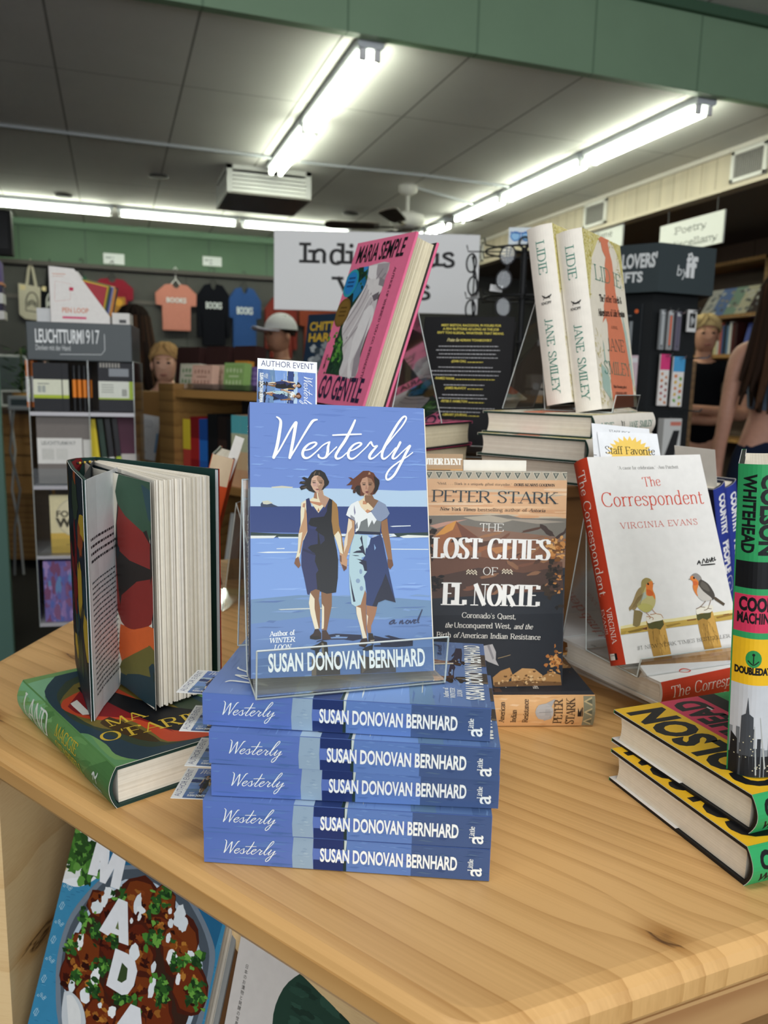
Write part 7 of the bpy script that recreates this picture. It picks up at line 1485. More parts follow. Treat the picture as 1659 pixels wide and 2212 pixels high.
a.rect(.175, .06, .19, .20, '#6f9ac0'); b = MB().box(0, 0, 0, .19, .003, .32, '#cfd2d6'); a.emit(b, fm); o = b.build('notice', PRINT); tag(o, 'tilted printed white notice pinned beside the stationery rack', 'notice'); p = at(268, 845, 3.06); o.location = Matrix.Translation(p) @ Matrix.Rotation(R(-20), 4, 'Z') @ Vector((.012, -.0032, -.255)); o.rotation_euler = (0, R(9), R(-20)); o.scale = (.55, 1, .55); b = MB().box(0, .0, 0, .16, .25, p.z, '#8c6a40'); o = b.build('cardboard_box', MATTE); tag(o, 'tall brown cabinet behind the tilted notice', 'cabinet'); o.location = (p.x, p.y, 0); o.rotation_euler = (0, 0, R(-20))
# ------------------------------------------------------------------ big white section sign
SG = 3.15; p0 = at(592, 668, SG); p1 = at(1030, 683, SG+.02); L = (p1-p0).length; an = math.atan2(p1.y-p0.y, p1.x-p0.x)
sg = empty('section_sign', 'large white sign with black typewriter lettering behind the pink novel', 'sign', p0, (0, 0, math.degrees(an)))
hS = .308; b = MB().box(0, 0, 0, L, .02, hS, '#f4f5f5'); a = Art(); kx = L/438
a.serif('Indigenous', 55*kx, hS-.125, .078, '#1b1b1c', w=332*kx, al='l', thick=.19, thin=.15, ser=.12); a.serif('Voices', 132*kx, .055, .078, '#1b1b1c', w=205*kx, al='l', thick=.19, thin=.15, ser=.12); a.emit(b, fm); b.build('board', PAINT, sg)
MB().tube([(L*.5, .035, hS*.7), (L*.5, .035, -p0.z+.01)], .009, '#3b3b3d').build('post', PAINT, sg); MB().box(L*.5-.12, -.08, -p0.z, L*.5+.12, .15, -p0.z+.012, '#3b3b3d').build('foot', PAINT, sg)
# ------------------------------------------------------------------ shirts, bags and labels on the back wall
def hang(px, py, Y): return aty(px, py, Y)
WY = 8.862
def tshirt(label, px0, px1, top, bot, col, word='BOOKS', wcol='#d9dde0', hanger='#2b2b2d', long_=False, group='t shirts on the back wall', gold=False):
    a_, c_ = aty(px0, top, WY), aty(px1, bot, WY); w = c_.x-a_.x; h = a_.z-c_.z; r = empty('t_shirt', label, 't-shirt', ((a_.x+c_.x)/2, WY, a_.z), group=group)
    def half(s):
        return [(s*.10*w, 0), (s*.27*w, -.02*h), (s*.5*w, -.20*h), (s*.49*w, -.45*h) if not long_ else (s*.5*w, -.85*h), (s*.36*w, -.47*h) if not long_ else (s*.38*w, -.86*h), (s*.35*w, -.35*h), (s*.34*w, -h)]
    rt = half(1); lt = half(-1); nk = [(-.10*w, 0), (-.06*w, -.07*h), (0, -.095*h), (.06*w, -.07*h)]
    ot = rt+lt[::-1]+nk[1:]; b = MB(); n = len(ot); ctr = (0, -.4*h)
    F = [Vector((x, -.035-.02*math.cos(x/w*2.6), z)) for x, z in ot]; B = [Vector((x, .035, z)) for x, z in ot]
    b.add(F, [list(range(n))], col); b.add(B, [list(range(n))], col); b.add(F+B, [[i, (i+1) % n, n+(i+1) % n, n+i] for i in range(n)], col)
    b.build('cloth', CLOTH, r)
    t = Art()
    if gold: t.rect(-.02*w, -.75*h, .30*w, -.40*h, '#9a6a24'); t.ell(.14*w, -.52*h, .09*w, .08*h, '#c9922e', 14)
    else: t.sans(word, 0, -.40*h, .10*h, wcol, w=.48*w, bold=.03)
    m_ = MB(); t.emit(m_, lambda u, v, q: (u, -.0575-q, v)); m_.build('print', PRINT, r)
    MB().tube([(-.12*w, 0, -.01*h), (0, 0, .06*h+.03), (.12*w, 0, -.01*h)], .006, hanger).tube([(0, 0, .06*h+.03), (0, 0, .12), (.02, 0, .15), (0, 0, .18), (-.02, 0, .155)], .004, hanger).build('hanger', PAINT, r); return r
tshirt('salmon pink t shirt on a white hanger on the back wall', 335, 425, 612, 716, '#bd7c6e', hanger='#e6e6e6'); tshirt('black t shirt hanging between the pink and blue ones', 424, 497, 612, 748, '#14151b', 'BOOKS', long_=True); tshirt('blue t shirt hanging left of the big white sign', 491, 563, 620, 765, '#2f4c80')
tshirt('crimson t shirt with a gold print behind the magazine file', 196, 290, 600, 702, '#842634', gold=True); tshirt('brick red t shirt below the big white sign', 572, 640, 640, 775, '#74302a', long_=True); tshirt('rust orange t shirt below the big white sign, right of the brick red one', 645, 722, 640, 780, '#83402f', wcol='#83402f')
tshirt('dark green t shirt mostly hidden behind the magazine file', 160, 197, 596, 690, '#2f5a44', wcol='#2f5a44')
def tote(label, px0, px1, top, bot, strap_py, col, ink, tilt=0):
    a_, c_ = aty(px0, top, WY+.012), aty(px1, bot, WY+.012); w = c_.x-a_.x; h = a_.z-c_.z; sp = aty((px0+px1)/2, strap_py, WY+.012).z-a_.z
    r = empty('tote_bag', label, 'bag', (a_.x, WY+.012, a_.z), (0, tilt, 0), 'canvas tote bags'); b = MB(); P_ = [(0, 0), (w, -.02), (w*.98, -h), (w*.3, -h*.97), (.06*w, -h*.86)]
    b.slab(P_, .05, col, lambda x, y, z: (x, z-.03+.0, y)); b.build('bag', CLOTH, r); a = Art(); cx, cy = w*.62, -h*.52
    a.stroke([(cx+w*.27*math.cos(t), cy+h*.30*math.sin(t), .012) for t in (math.pi*k/14 for k in range(15))], ink); a.stroke([(cx-w*.27, cy, .012), (cx-w*.27, cy-h*.22, .012), (cx+w*.27, cy-h*.24, .012), (cx+w*.27, cy, .012)], ink, smooth=False)
    for k in range(3): a.stroke([(cx-w*.2, cy+h*(.05*k-.1), .01), (cx, cy+h*(.05*k-.02), .01), (cx+w*.2, cy+h*(.05*k-.1), .01)], ink)
    a.rect(w*.08, -h*.17, w*.32, -h*.04, '#c9b98f'); m_ = MB(); a.emit(m_, lambda u, v, q: (u, -.031-q, v)); m_.build('print', PRINT, r)
    MB().tube([(w*.36, 0, -.02), (w*.44, 0, sp*.6), (w*.52, 0, sp), (w*.62, 0, sp*.6), (w*.78, 0, -.02)], .016, col, 6).build('handles', CLOTH, r)
tote('cream canvas tote bag hanging at the upper left', 40, 92, 612, 692, 560, '#b5ae9d', '#4a4a44', 3); tote('black tote bag hanging beside the cream one', 88, 128, 616, 690, 560, '#17181b', '#c9c9c4', 2)
def label(px0, py0, px1, py1, lb, rows=2):
    a_, c_ = aty(px0, py0, BACKY-.04), aty(px1, py1, BACKY-.04); w, h = c_.x-a_.x, a_.z-c_.z; b = MB().box(0, -.008, 0, w, 0, h, '#dfe3e4'); a = Art(); r = random.Random(px0); a.lines(w*.1, w*.9, h*.52, 1, h*.3, h*.22, '#8b9396', r); a.lines(w*.35, w*.65, h*.2, 1, h*.3, h*.2, '#7d8588', r)
    a.emit(b, lambda u, v, q: (u, -.0085-q, v)); o = b.build('wall_label', PAINT); tag(o, lb, 'sign', 'small white labels on the green wall'); o.location = (a_.x, BACKY-.03, c_.z)
label(223, 546, 269, 572, 'small white label on the green wall above the crimson shirt'); label(438, 553, 479, 576, 'small white label on the green wall left of the big sign')
struct('trim_6', MB().box(-3.9, BACKY-.012, 2.05, 3.4, BACKY, 2.09, '#57534f'), PAINT)
# ------------------------------------------------------------------ far left: post, boxed goods, screen, checkout counter
p = at(4, 870, 3.3); struct('pillar', MB().box(p.x-.30, p.y, 0, p.x-.008, p.y+.05, 1.52, '#5f8377'), PAINT)
zt_ = 1.52
for i, (c, h, d, lb) in enumerate((('#d9d6d2', .035, .0, 'white boxed game at the bottom of the stack on the green post'), ('#2b2540', .03, .004, 'dark boxed game just above the bottom white one'), ('#dcdcd8', .042, .002, 'white boxed game with a small barcode in the stack on the post'), ('#30294a', .032, .004, 'dark violet boxed game in the stack on the post'), ('#c98a5f', .012, 0, 'thin orange boxed game in the stack on the post'), ('#5d4f8a', .085, .006, 'purple boxed game on top of the stack on the post'))):
    b = MB().box(-.26, 0, 0, .028-d, .10, h, c, bev=.002); o = b.build('boxed_game', PRINT); tag(o, lb, 'box', 'boxed games stacked on the green post'); o.location = (p.x, p.y, zt_); zt_ += h
q = aty(28, 552, 7.4); w_ = aty(28, 552, 7.4).x; tv = empty('wall_screen', 'black screen hanging high at the far left', 'screen', (q.x, 7.4, q.z)); MB().box(-1.0, 0, 0, 0, .12, .36, '#131416', bev=.01).build('housing', PAINT, tv); MB().box(-.97, -.004, .05, -.03, 0, .33, '#0d0f12').build('display', GLOSSY, tv); MB().tube([(-.5, .06, .36), (-.5, .06, CEIL-q.z)], .02, '#222').build('mount', PAINT, tv)
c0 = at(10, 882, 5.2); c1 = at(76, 882, 5.2); ct = empty('checkout_counter', 'plywood checkout counter with four drawers behind the stationery rack', 'counter', (c0.x-.3, c0.y, 0), (0, 0, -18)); w_ = .30+(c1-c0).length
MB().box(0, .02, .06, w_, .6, c0.z-.03, '#5f4a33').build('carcass', M_OAK, ct); MB().box(-.02, -.02, c0.z-.03, w_+.9, .62, c0.z, '#5b4636').build('worktop', PAINT, ct); MB().box(w_, .0, .06, w_+.88, .6, c0.z-.03, '#6b4c2f').build('side_panel', M_OAK, ct)
zz = c0.z-.05
for k in range(4): MB().box(.03, -.002, zz-.118, w_-.01, .02, zz, '#b18a58', bev=.003).build('drawer', M_OAKH, ct); zz -= .13
pl = at(48, 842, 5.3); pr = empty('potted_plant', 'leafy green plant standing on the checkout counter', 'plant', (pl.x, pl.y, c0.z)); MB().lathe([(0, 0), (.05, 0), (.065, .1), (.055, .1), (0, .095)], '#b98a4a', 16).build('pot', PAINT, pr)
r_ = random.Random(12); b = MB()
for _ in range(120):
    th, u_, ln = r_.uniform(0, 6.28), r_.uniform(.0, .09), r_.uniform(.05, .1); z0 = r_.uniform(.1, .40); c = Vector((u_*math.cos(th), u_*math.sin(th), z0)); d = Vector((math.cos(th), math.sin(th), r_.uniform(-.4, .6))).normalized()*ln; s = Vector((-math.sin(th), math.cos(th), 0))*ln*.22
    b.add([c, c+d*.5+s, c+d, c+d*.5-s], [[0, 1, 2, 3]], r_.choice(['#3f5f3a', '#2f4a2e', '#4f7345', '#37543a']))
b.tube([(0, 0, .08), (0.005, 0, .25), (0, .005, .40)], .006, '#5f6b3f', 6); b.build('foliage', MATTE, pr)
mo_ = at(-2, 800, 5.45); mr = empty('monitor', 'white edged monitor on the checkout counter at the far left', 'monitor', (mo_.x, mo_.y, c0.z), (0, 0, 35)); MB().box(-.2, -.01, .10, .2, .015, .36, '#c9ccca', bev=.006).build('casing', PAINT, mr); MB().box(-.185, -.012, .115, .185, -.01, .345, '#4f5a5c').build('display', GLOSSY, mr); MB().box(-.07, -.05, 0, .07, .07, .012, '#c9ccca').build('foot', PAINT, mr); MB().box(-.02, .015, 0, .02, .03, .2, '#c9ccca').build('stem', PAINT, mr)
kk = at(52, 866, 4.95); b = MB().box(-.10, 0, 0, .10, .12, .09, '#9aa0a2', bev=.008); b.box(-.08, -.002, .03, .08, 0, .07, '#39474a'); o = b.build('card_terminal', PAINT); tag(o, 'small grey payment device on the checkout counter', 'device'); o.location = (kk.x, kk.y, c0.z+.0005); o.rotation_euler = (0, 0, R(-10))
for k, (px, dx, lb) in enumerate(((20, .02, 'pale cable hanging down the counter front, left one'), (28, -.03, 'grey cable hanging down the counter front, right one'))):
    a_ = at(px, 862, 4.9); z_ = c0.z; tag(MB().tube([(a_.x, a_.y, z_), (a_.x+dx, a_.y-.02, z_-.25), (a_.x-dx*.5, a_.y-.02, z_-.5), (a_.x+dx, a_.y, z_-.75), (a_.x+dx*1.5, a_.y+.0, .01)], .008, ('#a9aaa8', '#77797a')[k], 6).build('cable', PAINT), lb, 'cable', 'cables at the counter')
for (px, py, w, h, lb, t) in ((51, 724, .24, .17, 'white card sign on the far wall left of the rack header', 'Care'), (58, 752, .14, .13, 'smaller white card sign below the first one', 'C')):
    a_ = at(px, py, 8.1); b = MB().box(0, 0, 0, w, .01, h, '#d3d6d6'); a = Art(); a.serif(t, w*.5, h*.12, h*.26, '#3a3a3a', thick=.15, thin=.1); a.emit(b, fm); o = b.build('card_sign', PAINT); tag(o, lb, 'sign', 'white card signs far left'); o.location = a_
    
# ------------------------------------------------------------------ sunglasses rack
gp = at(1124, 720, 2.35); gr_ = empty('sunglasses_rack', 'black wire sunglasses rack with a picture of blue glasses on top', 'display rack', (gp.x, gp.y, 0), (0, 0, -25))
GZ = lambda py: CAMZ-(py-833)/1690*2.35
b = MB().tube([(0, 0, 0), (0, 0, GZ(545))], .009, '#1b1c1e', 8); b.build('pole', PAINT, gr_); MB().lathe([(0, 0), (.2, 0), (.2, .02), (.03, .04), (0, .04)], '#1b1c1e', 24).build('base', PAINT, gr_)
for z in (GZ(553), GZ(650), GZ(745), GZ(840)):
    w = MB(); R_ = .115
    w.tube([(R_*math.cos(t), R_*math.sin(t), z) for t in (2*math.pi*k/24 for k in range(25))], .003, '#1b1c1e', 5, caps=False)
    for k in range(8):
        t = 2*math.pi*k/8; d = Vector((math.cos(t), math.sin(t), 0)); w.tube([d*.008+Vector((0, 0, z)), d*R_+Vector((0, 0, z)), d*(R_+.05)+Vector((0, 0, z)), d*(R_+.055)+Vector((0, 0, z+.018))], .002, '#1b1c1e', 5)
    w.build('wire_tier', PAINT, gr_)
w = MB(); w.tube([(.016*math.cos(t), 0, GZ(545)+.016+.016*math.sin(t)) for t in (2*math.pi*k/16 for k in range(17))], .003, '#1b1c1e', 5, caps=False); w.build('top_ring', PAINT, gr_)
sw_, sh_ = .115, .050; b = MB().box(-.048, .01, GZ(538), -.048+sw_, .014, GZ(538)+sh_, '#d6e0e6'); a = Art(); z0 = GZ(538)
for cx in (.020, .052):
    a.blob(cx, .025, .0155, .0145, '#3f7fc4', random.Random(1), j=.05); a.blob(cx, .025, .012, .011, '#8fc0e6', random.Random(1), j=.05)
a.stroke([(.006, .036, .004), (.036, .034, .004), (.070, .037, .004)], '#2f62a8'); a.rect(.085, .02, .11, .032, '#a9b5bd'); a.emit(b, lambda u, v, q: (-.048+u, .0095-q, z0+v)); b.build('picture_card', PRINT, gr_)
GM = Matrix.Translation((gp.x, gp.y, 0)) @ Matrix.Rotation(R(-25), 4, 'Z')
glass = empty('sunglasses', 'x', 'sunglasses', (0, 0, 0), group='sunglasses hanging on the wire rack')
fr_ = MB()
for s in (-1, 1): fr_.tube([(s*.033+.026*math.cos(t), 0, -.03+.021*math.sin(t)) for t in (2*math.pi*k/18 for k in range(19))], .0026, '#26262a', 6, caps=False)
fr_.tube([(-.009, 0, -.026), (0, -.002, -.022), (.009, 0, -.026)], .0022, '#26262a', 6); fr_.build('frame', GLOSSY, glass)
for s in (-1, 1):
    l_ = MB(); l_.face([(s*.033+.025*math.cos(t), 0, -.03+.020*math.sin(t)) for t in (2*math.pi*k/18 for k in range(18))], '#8fa0a6'); l_.build('lens', ACRYLIC if s < 9 else PRINT, glass); MB().tube([(s*.059, .002, -.022), (s*.057, .008+.003*s, -.024), (s*.0, .010+.003*s, -.028), (-s*.055, .008+.003*s, -.036)], .0022, '#26262a', 6).build('temple', GLOSSY, glass)
MB().box(.048, .02, -.065, .066, .022, -.03, '#d9dadb').build('price_tag', PAPER, glass)
spots = [(0, 3.75, 'sunglasses hanging at the left end of the top tier of the rack'), (0, 4.53, 'sunglasses hanging centre left on the top tier of the rack'), (0, 5.6, 'dark sunglasses bunched right of the pole on the top tier'), (0, 6.1, 'sunglasses at the right end of the top tier of the rack'), (1, 3.75, 'sunglasses hanging at the left end of the second tier'), (1, 4.53, 'sunglasses hanging left of the pole on the second tier'), (1, 5.3, 'sunglasses hanging right of the pole on the second tier'), (1, 6.1, 'sunglasses at the right end of the second tier'), (2, 4.53, 'sunglasses on the third tier beside the black praise book'), (2, 5.3, 'sunglasses on the third tier, seen through the easel prop'), (2, 6.1, 'sunglasses at the right end of the third tier'), (3, 5.3, 'sunglasses on the lowest tier, seen low through the easel prop')]
for k, (ti, th, lb) in enumerate(spots):
    g = glass if k == 0 else copy_tree(glass); g['label'] = lb; z = (GZ(553), GZ(650), GZ(745), GZ(840))[ti]; g.location = GM @ Vector((.16*math.cos(th), .16*math.sin(th), z-.07)); g.rotation_euler = (R((k*17) % 14-7), R(90+(k*37) % 20-10), th+R(90+(k*53) % 50-25))
# ------------------------------------------------------------------ book accessories tower
tp0 = at(1422, 600, 2.5); TA = -62.0
tw_ = empty('accessory_tower', 'dark grey six sided accessory tower with a lettered header, right of the cream novels', 'display rack', (0, 0, 0), (0, 0, 0))
ax = Vector((CFW.x, CFW.y, 0)).normalized(); side = Vector((CRT_.x, CRT_.y, 0)).normalized(); ctr = Vector((tp0.x, tp0.y, 0))+ax*.235+side*.028; tw_.location = ctr; tw_.rotation_euler = (0, 0, math.atan2(-(ax.y*.235+side.y*.028), -(ax.x*.235+side.x*.028)))
TZ_ = lambda py: CAMZ-(py-840)/1690*2.5
def hexa(r, z0, z1, col): b = MB(); P6 = [(r*math.cos(2*math.pi*k/6), r*math.sin(2*math.pi*k/6)) for k in range(6)]; b.slab(P6, z1-z0, col, lambda x, y, z: (x, y, z0+z)); return b
hz0, hz1 = TZ_(632), TZ_(530); b = hexa(.235, hz0, hz1, '#3a4447')
def hexface(i, r, z0):
    a0, a1 = 2*math.pi*i/6, 2*math.pi*(i+1)/6; A_, B_ = Vector((r*math.cos(a0), r*math.sin(a0), z0)), Vector((r*math.cos(a1), r*math.sin(a1), z0)); d = (B_-A_).normalized(); n_ = Vector((d.y, -d.x, 0)); return lambda u, v, q: A_+d*u+Vector((0, 0, v))+n_*q
hh = hz1-hz0; a = Art(); a.sans('by', .075, hh*.36, hh*.22, '#cfd4d4', al='l', shear=.1); a.sans('if', .112, hh*.36, hh*.40, '#e3e6e6', al='l', bold=.04)
for k in range(5): a.ell(.127+.008*math.cos(k*1.257), hh*.78+.008*math.sin(k*1.257), .005, .005, '#e3e6e6', 8)
a.emit(b, hexface(0, .2352, hz0)); a = Art(); a.sans("BOOK LOVERS'", .228, hh*.52, hh*.27, '#dfe3e3', al='r', w=.215, bold=.04); a.sans('GIFTS', .185, hh*.22, hh*.2, '#dfe3e3', al='r', w=.1, bold=.04); a.emit(b, hexface(5, .2352, hz0)); b.build('header', PAINT, tw_)
M_PEG = mat(.55, spec=.3)
b = hexa(.19, .12, hz0-.002, '#1d2022'); pa_ = Art()
for i in (0, 5):
    pa_ = Art()
    for u in range(12):
        for v in range(44): pa_.rect(.012+u*.015, .60+v*.015-.12, .016+u*.015, .604+v*.015-.12, '#0d0e0f')
    pa_.emit(b, hexface(i, .1902, .12), maxh=2e-4)
b.build('pegboard', M_PEG, tw_); hexa(.22, 0, .12, '#1d2022').build('base', PAINT, tw_)
TM = Matrix.Translation(ctr) @ Matrix.Rotation(tw_.rotation_euler.z, 4, 'Z')
def on_face(i, u, z, out=.0):
    f_ = hexface(i, .1902, 0); p = TM @ f_(u, z, out); a0 = f_(0, 0, 0); a1 = f_(1, 0, 0); d = TM.to_3x3() @ (a1-a0); return p, math.degrees(math.atan2(d.y, d.x))
def peg(i, u, z, L=.06): p, an_ = on_face(i, u, z); m_ = Matrix.Translation(p) @ Matrix.Rotation(R(an_), 4, 'Z'); return m_
hooks = []
def product(name, lb, cat, i, u, z, w, h, col, art=None, hook=True, out=.02, th=.008, group=None):
    p, an_ = on_face(i, u, z, out); b = MB().box(-w/2, -th, -h, w/2, 0, 0, col, bev=.002 if min(w, h) > .02 else 0)
    if art: 
        a = Art(); art(a, w, h); a.emit(b, lambda x, y, q: (x-w/2, -th-q-.0001, y-h))
    o = b.build(name, GLOSSY); tag(o, lb, cat, group); o.location = p; o.rotation_euler = (0, 0, R(an_))
    if hook: hooks.append((i, u, z-.006))
    return o
def art_dots(top, cols):
    def f(a, w, h):
        r = random.Random(int(h*999)); a.rect(0, h*.70, w, h, top)
        for k in range(10): a.blob(w*(.28 if k % 2 else .72), h*(.06+.062*k), w*.13, w*.13, r.choice(cols), r, n=10)
    return f
def art_pen(c):
    def f(a, w, h): a.rect(w*.36, h*.12, w*.64, h*.86, c); a.poly([(w*.36, h*.12), (w*.64, h*.12), (w*.5, h*.04)], '#2b2b2d'); a.rect(w*.15, h*.88, w*.85, h*.97, '#c9ccce')
    return f
fz = lambda py: TZ_(py)+.0
product('pen_pack', 'blister pack with a silver pen on the tower, left of the orange one', 'pen', 0, .022, fz(668), .020, .128, '#8f9496', art_pen('#c5cacb'), group='pens on the accessory tower'); product('pen_pack', 'blister pack with an orange pen on the accessory tower', 'pen', 0, .055, fz(668), .024, .128, '#9a9c9c', art_pen('#e0602a'), group='pens on the accessory tower'); product('pen_pack', 'blister pack with a violet grey pen on the accessory tower', 'pen', 0, .088, fz(670), .020, .125, '#6f6c7a', art_pen('#5f5a70'), group='pens on the accessory tower')
product('framed_card', 'small white framed card with a black and white picture on the tower', 'card', 0, .145, fz(664), .038, .072, '#dcdcda', lambda a, w, h: (a.rect(w*.16, h*.18, w*.84, h*.84, '#2a2b2d'), a.blob(w*.5, h*.5, w*.2, h*.2, '#b5b7b7', random.Random(2)), a.blob(w*.4, h*.35, w*.12, h*.1, '#8a8c8c', random.Random(3))))
product('sticker_card', 'pink topped sticker card on the accessory tower', 'stickers', 0, .045, fz(764), .040, .168, '#e9e6e2', art_dots('#d9447e', ['#a33a3a', '#c9772a', '#3a3a3a', '#7a4a2a']), group='sticker cards'); product('sticker_card', 'blue topped sticker card on the accessory tower', 'stickers', 0, .105, fz(768), .048, .165, '#e9e6e2', art_dots('#4fa0d4', ['#d9b23a', '#c9643a', '#6fa84a', '#d98a5a']), group='sticker cards')
product('page_holder', 'white and black boxed accessory low on the tower', 'box', 0, .060, fz(905), .075, .13, '#c9cac8', lambda a, w, h: (a.poly([(w*.1, 0), (w*.55, h*.7), (w*.9, h*.7), (w*.7, 0)], '#2b2c2e'), a.rect(w*.35, h*.82, w*.95, h*.92, '#c97a6a')), th=.03, out=.04)
product('pen_display', 'dark boxed silver pen on the left face of the accessory tower', 'pen', 5, .128, fz(655), .07, .20, '#202427', lambda a, w, h: (a.rect(w*.42, h*.1, w*.58, h*.72, '#8d9396'), a.ell(w*.72, h*.88, .007, .007, '#d9683a', 12), a.rect(w*.15, h*.8, w*.5, h*.82, '#6f7678')), out=.01, hook=False)
product('pink_pack', 'clear pack with a pink insert hanging behind the cream novels', 'pack', 5, .135, fz(768), .062, .165, '#d9c3cc', lambda a, w, h: (a.rect(0, h*.86, w, h*.95, '#e9e9ec'), a.rect(w*.2, 0, w*.35, h*.84, '#ecdfe4')), out=.03)
for (i, u, z) in hooks+[(0, .165, fz(770)), (0, .150, fz(888))]:
    p, an_ = on_face(i, u, z); M_ = Matrix.Translation(p) @ Matrix.Rotation(R(an_), 4, 'Z'); L = .05 if (i, u, z) in hooks else .09; h_ = MB().tube([Vector((0, .003, 0)), Vector((0, -L, 0)), Vector((0, -L-.008, .008))], .0028, '#c9ccd0', 6); o = h_.build('peg_hook', CHROME, tw_); o.matrix_parent_inverse = Matrix.Identity(4); o.matrix_basis = TM.inverted() @ M_
# ------------------------------------------------------------------ right wall shelving and signs
SX = 4.9
sh = empty('wall_shelving', 'brown wooden wall shelving running along the right side of the shop', 'shelving', (SX, 5.0, 0))
zl = lambda z: z
for z, nm, dp in ((1.915, 'display_ledge', .24), (1.60, 'shelf', .22), (1.25, 'shelf', .22), (2.36, 'shelf', .24), (.9, 'shelf', .22)): MB().box(-.02 if nm == 'shelf' else -.10, -3.0, z-.03, RECX-SX, 2.3, z, '#a77').build(nm, M_OAKH, sh)
for y in (-1.2, .05, 1.3, 2.3): MB().box(-.02, y, 0, RECX-SX, y+.03, 2.36, '#a77').build('upright', M_OAK, sh)
MB().box(.30, -3.0, .0, .32, 2.3, 2.36, '#4f4239').build('back_panel', PAINT, sh)
SM = Matrix.Translation((SX, 5.0, 0)) @ Matrix.Rotation(R(-90), 4, 'Z')
def ypos(px, py=670): return atx(px, py, SX-.06).y
for k, (a_, b_, c, lb) in enumerate(((1512, 1538, '#c3c0b8', 'grey and white picture book, first on the display ledge'), (1536, 1566, '#6f86b5', 'blue picture book on the display ledge, right of the grey one'), (1562, 1590, '#8fa894', 'sage green picture book on the display ledge'), (1586, 1616, '#d3ccb0', 'cream book with floral spots on the display ledge'), (1612, 1640, '#4a3f3c', 'dark brown picture book on the display ledge'), (1640, 1662, '#2c2b2d', 'black picture book at the right end of the display ledge'))):
    y0, y1 = ypos(a_), ypos(b_); w = max(.10, abs(y0-y1)*.92); b = MB().box(0, 0, 0, w, .012, .27, c); a = Art(); r = random.Random(k)
    for _ in range(16): a.blob(r.uniform(.1, .9)*w, r.uniform(.1, .9)*.27, .02, .014, r.choice(['#d9d6cc', '#6a6a66', c, '#a39a8a', '#8a8f94']), r)
    a.emit(b, fm, clip=(0, 0, w, .27)); o = b.build('picture_book', PRINT); tag(o, lb, 'book', 'face out books on the wall ledge'); o.location = (SX-.07, y0, 1.916); o.rotation_euler = (R(-30), 0, R(-90))
r_ = random.Random(15)
for k, (px, c) in enumerate(((1543, '#d3c79a'), (1549, '#c9c6bd'), (1554, '#b5584a'), (1559, '#35507a'), (1564, '#20242e'), (1569, '#5f7f9f'), (1574, '#dcdad4'), (1580, '#5a2624'), (1586, '#3a1d1c'))):
    y0 = atx(px, 730, SX).y; w = abs(y0-atx(px+5.6, 730, SX).y)*.9; spine_book(('cream', 'pale grey', 'brick red', 'navy', 'black', 'steel blue', 'white', 'maroon', 'dark maroon')[k]+' spined book on the right wall shelf', -(y0-5.0), max(.02, w), r_.uniform(.235, .27), .16, 1.6005, (c,), y=.0, group='spines on the right wall shelf', M=SM, name='book')
y0 = atx(1602, 730, SX).y
b = MB().box(0, 0, 0, .22, .015, .255, '#3f4f96'); a = Art(); a.blob(.11, .13, .045, .04, '#a8325a', random.Random(2)); a.emit(b, fm); o = b.build('book', PRINT); tag(o, 'blue book with a crimson blot face out on the wall shelf', 'book'); o.location = (SX+.0, y0, 1.603); o.rotation_euler = (R(-14), 0, R(-90))
p = at(1493, 780, 4.3); b = MB().box(-.028, 0, 0, .028, .05, p.z, '#a77'); o = b.build('shelf_post', M_OAK); tag(o, 'narrow brown wooden post left of the crossed arms person', 'post'); o.location = (p.x, p.y, 0); o.rotation_euler = (0, 0, R(-35))
def wallsign(quad, words, lb, X=SOFX+.02):
    A_, B_, C_, D2 = [atx(x, y, X) for x, y in quad]; w = abs(A_.y-B_.y); h = (A_.z+B_.z-C_.z-D2.z)/2; b = MB().box(0, 0, 0, w, .012, h, '#d9d9d6'); a = Art()
    for i, t in enumerate(words): a.serif(t, w*(.5+.03*i), h*(.60-.46*i), h*.22, '#2b2b2c', w=w*(.50 if i == 0 else .8), thick=.15, thin=.11, ser=.12)
    a.emit(b, fm); o = b.build('hanging_sign', PAINT); tag(o, lb, 'sign', 'typewriter lettered signs under the pale band'); o.location = (X, A_.y, (C_.z+D2.z)/2); o.rotation_euler = (0, 0, R(-90))
    for yy in (.12, .88): MB().tube([(w*yy, .006, h), (w*yy, .006, CEIL-.255-(C_.z+D2.z)/2)], .003, '#555', 5).build('hanger_wire', PAINT, o)
wallsign(((1427, 488), (1566, 454), (1560, 533), (1424, 545)), ('Poetry', 'Miscellany'), 'white typewriter sign reading poetry miscellany above the tower'); wallsign(((1262, 508), (1347, 470), (1345, 545), (1260, 560)), ('Home',), 'white sign half hidden behind the cream novels')
# ------------------------------------------------------------------ low tables and shelving in the middle distance, seen between the books
def stand_unit(lb, px0, px1, top_py, depth, col, dz=.5, items=()):
    a_, c_ = at(px0, top_py, depth), at(px1, top_py, depth); w = (c_-a_).length; r = empty('side_table', lb, 'table', (a_.x, a_.y, 0), (0, 0, math.degrees(math.atan2(c_.y-a_.y, c_.x-a_.x))))
    MB().box(0, 0, a_.z-.03, w, dz, a_.z, '#a77').build('tabletop', M_OAKH, r)
    for x in (.02, w-.06):
        for y in (.02, dz-.06): MB().box(x, y, 0, x+.04, y+.04, a_.z-.03, '#a77').build('leg', M_OAK, r)
    MB().box(.02, .04, .25, w-.02, dz-.04, .27, '#a77').build('shelf', M_OAKH, r); return Matrix.Translation((a_.x, a_.y, a_.z)) @ Matrix.Rotation(math.atan2(c_.y-a_.y, c_.x-a_.x), 4, 'Z'), w
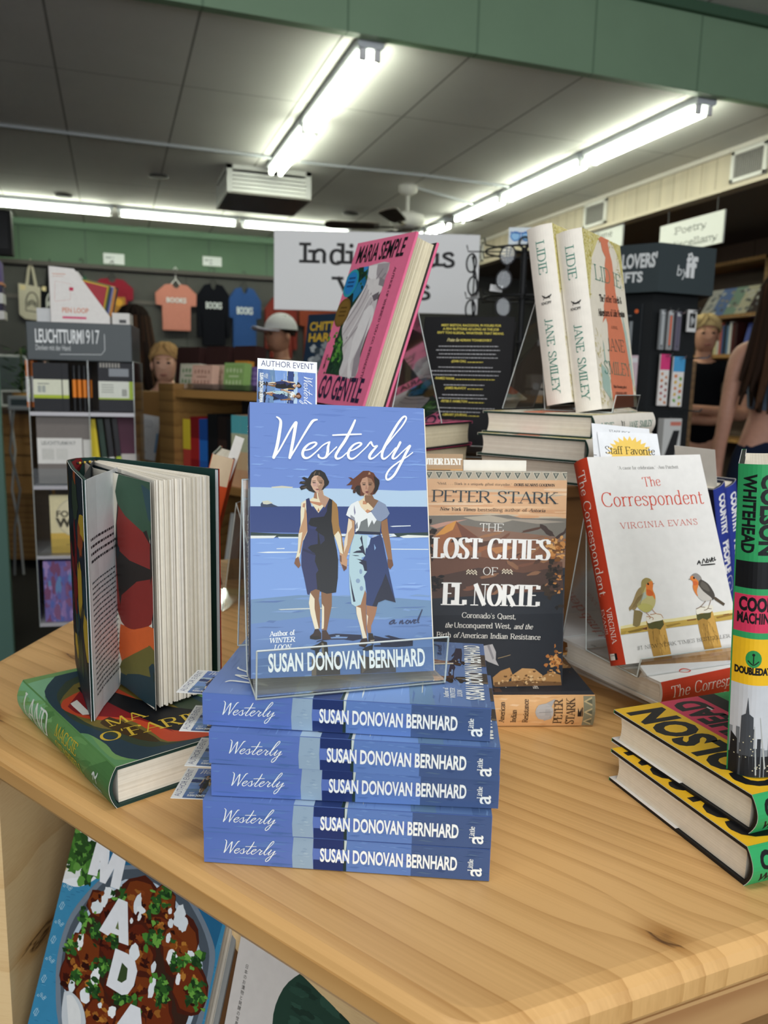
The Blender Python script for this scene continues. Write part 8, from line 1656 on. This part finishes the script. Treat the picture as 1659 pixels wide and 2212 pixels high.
TMx, w_ = stand_unit('amber wooden table seen between the black praise book and the cream novels', 1040, 1300, 852, 3.3, '#a77', .55)
for k, (x, c, h, lb) in enumerate(((.10, '#8f8a84', .12, 'grey box on the amber table behind the black book'), (.24, '#b9b4ac', .09, 'pale box on the amber table behind the easel'), (.37, '#6a5a50', .15, 'brown box on the amber table'), (.02, '#8f3a3a', .13, 'dark red box on the amber table'))):
    b = MB().box(0, 0, 0, .10, .12, h, c, bev=.003); o = b.build('gift_box', PRINT); tag(o, lb, 'box', 'boxes on the amber table'); o.location = TMx @ Vector((x, .2, .0005)); o.rotation_euler = (0, 0, TMx.to_euler().z)
v0 = at(800, 860, 3.6); v1 = at(1010, 860, 3.6); ms_ = empty('bookcase', 'dark wooden bookcase behind the pink novel and its easel', 'bookcase', (v0.x, v0.y, 0), (0, 0, math.degrees(math.atan2(v1.y-v0.y, v1.x-v0.x)))); w_ = (v1-v0).length
for z in (.02, .4, .78, 1.16): MB().box(0, 0, z, w_, .28, z+.025, '#a77').build('shelf', M_RISER, ms_)
for x in (0, w_-.025): MB().box(x, 0, 0, x+.025, .28, 1.45, '#a77').build('upright', M_RISER, ms_)
MB().box(0, .27, 0, w_, .28, 1.45, '#3b2e28').build('back_panel', PAINT, ms_)
r_ = random.Random(31); x = .03; MM = Matrix.Translation((v0.x, v0.y, 0)) @ Matrix.Rotation(math.atan2(v1.y-v0.y, v1.x-v0.x), 4, 'Z'); k = 0
nm = ['maroon', 'brown', 'grey', 'brick', 'tan', 'slate', 'wine', 'umber', 'rose', 'dark']
cl = ['#5a2a2e', '#4a352a', '#6a6460', '#8a3f34', '#a88a62', '#444b58', '#6a2634', '#3f3128', '#9a5f62', '#2a2626']
while x < w_-.07 and k < 10:
    t = r_.uniform(.026, .04); spine_book(nm[k]+' spined book on the dark bookcase', x, t, r_.uniform(.2, .25), .16, 1.1855, (cl[k],), y=.03, group='books on the dark bookcase', M=MM); x += t+.003; k += 1
# magazine spinner and shelving filling the aisle at the right
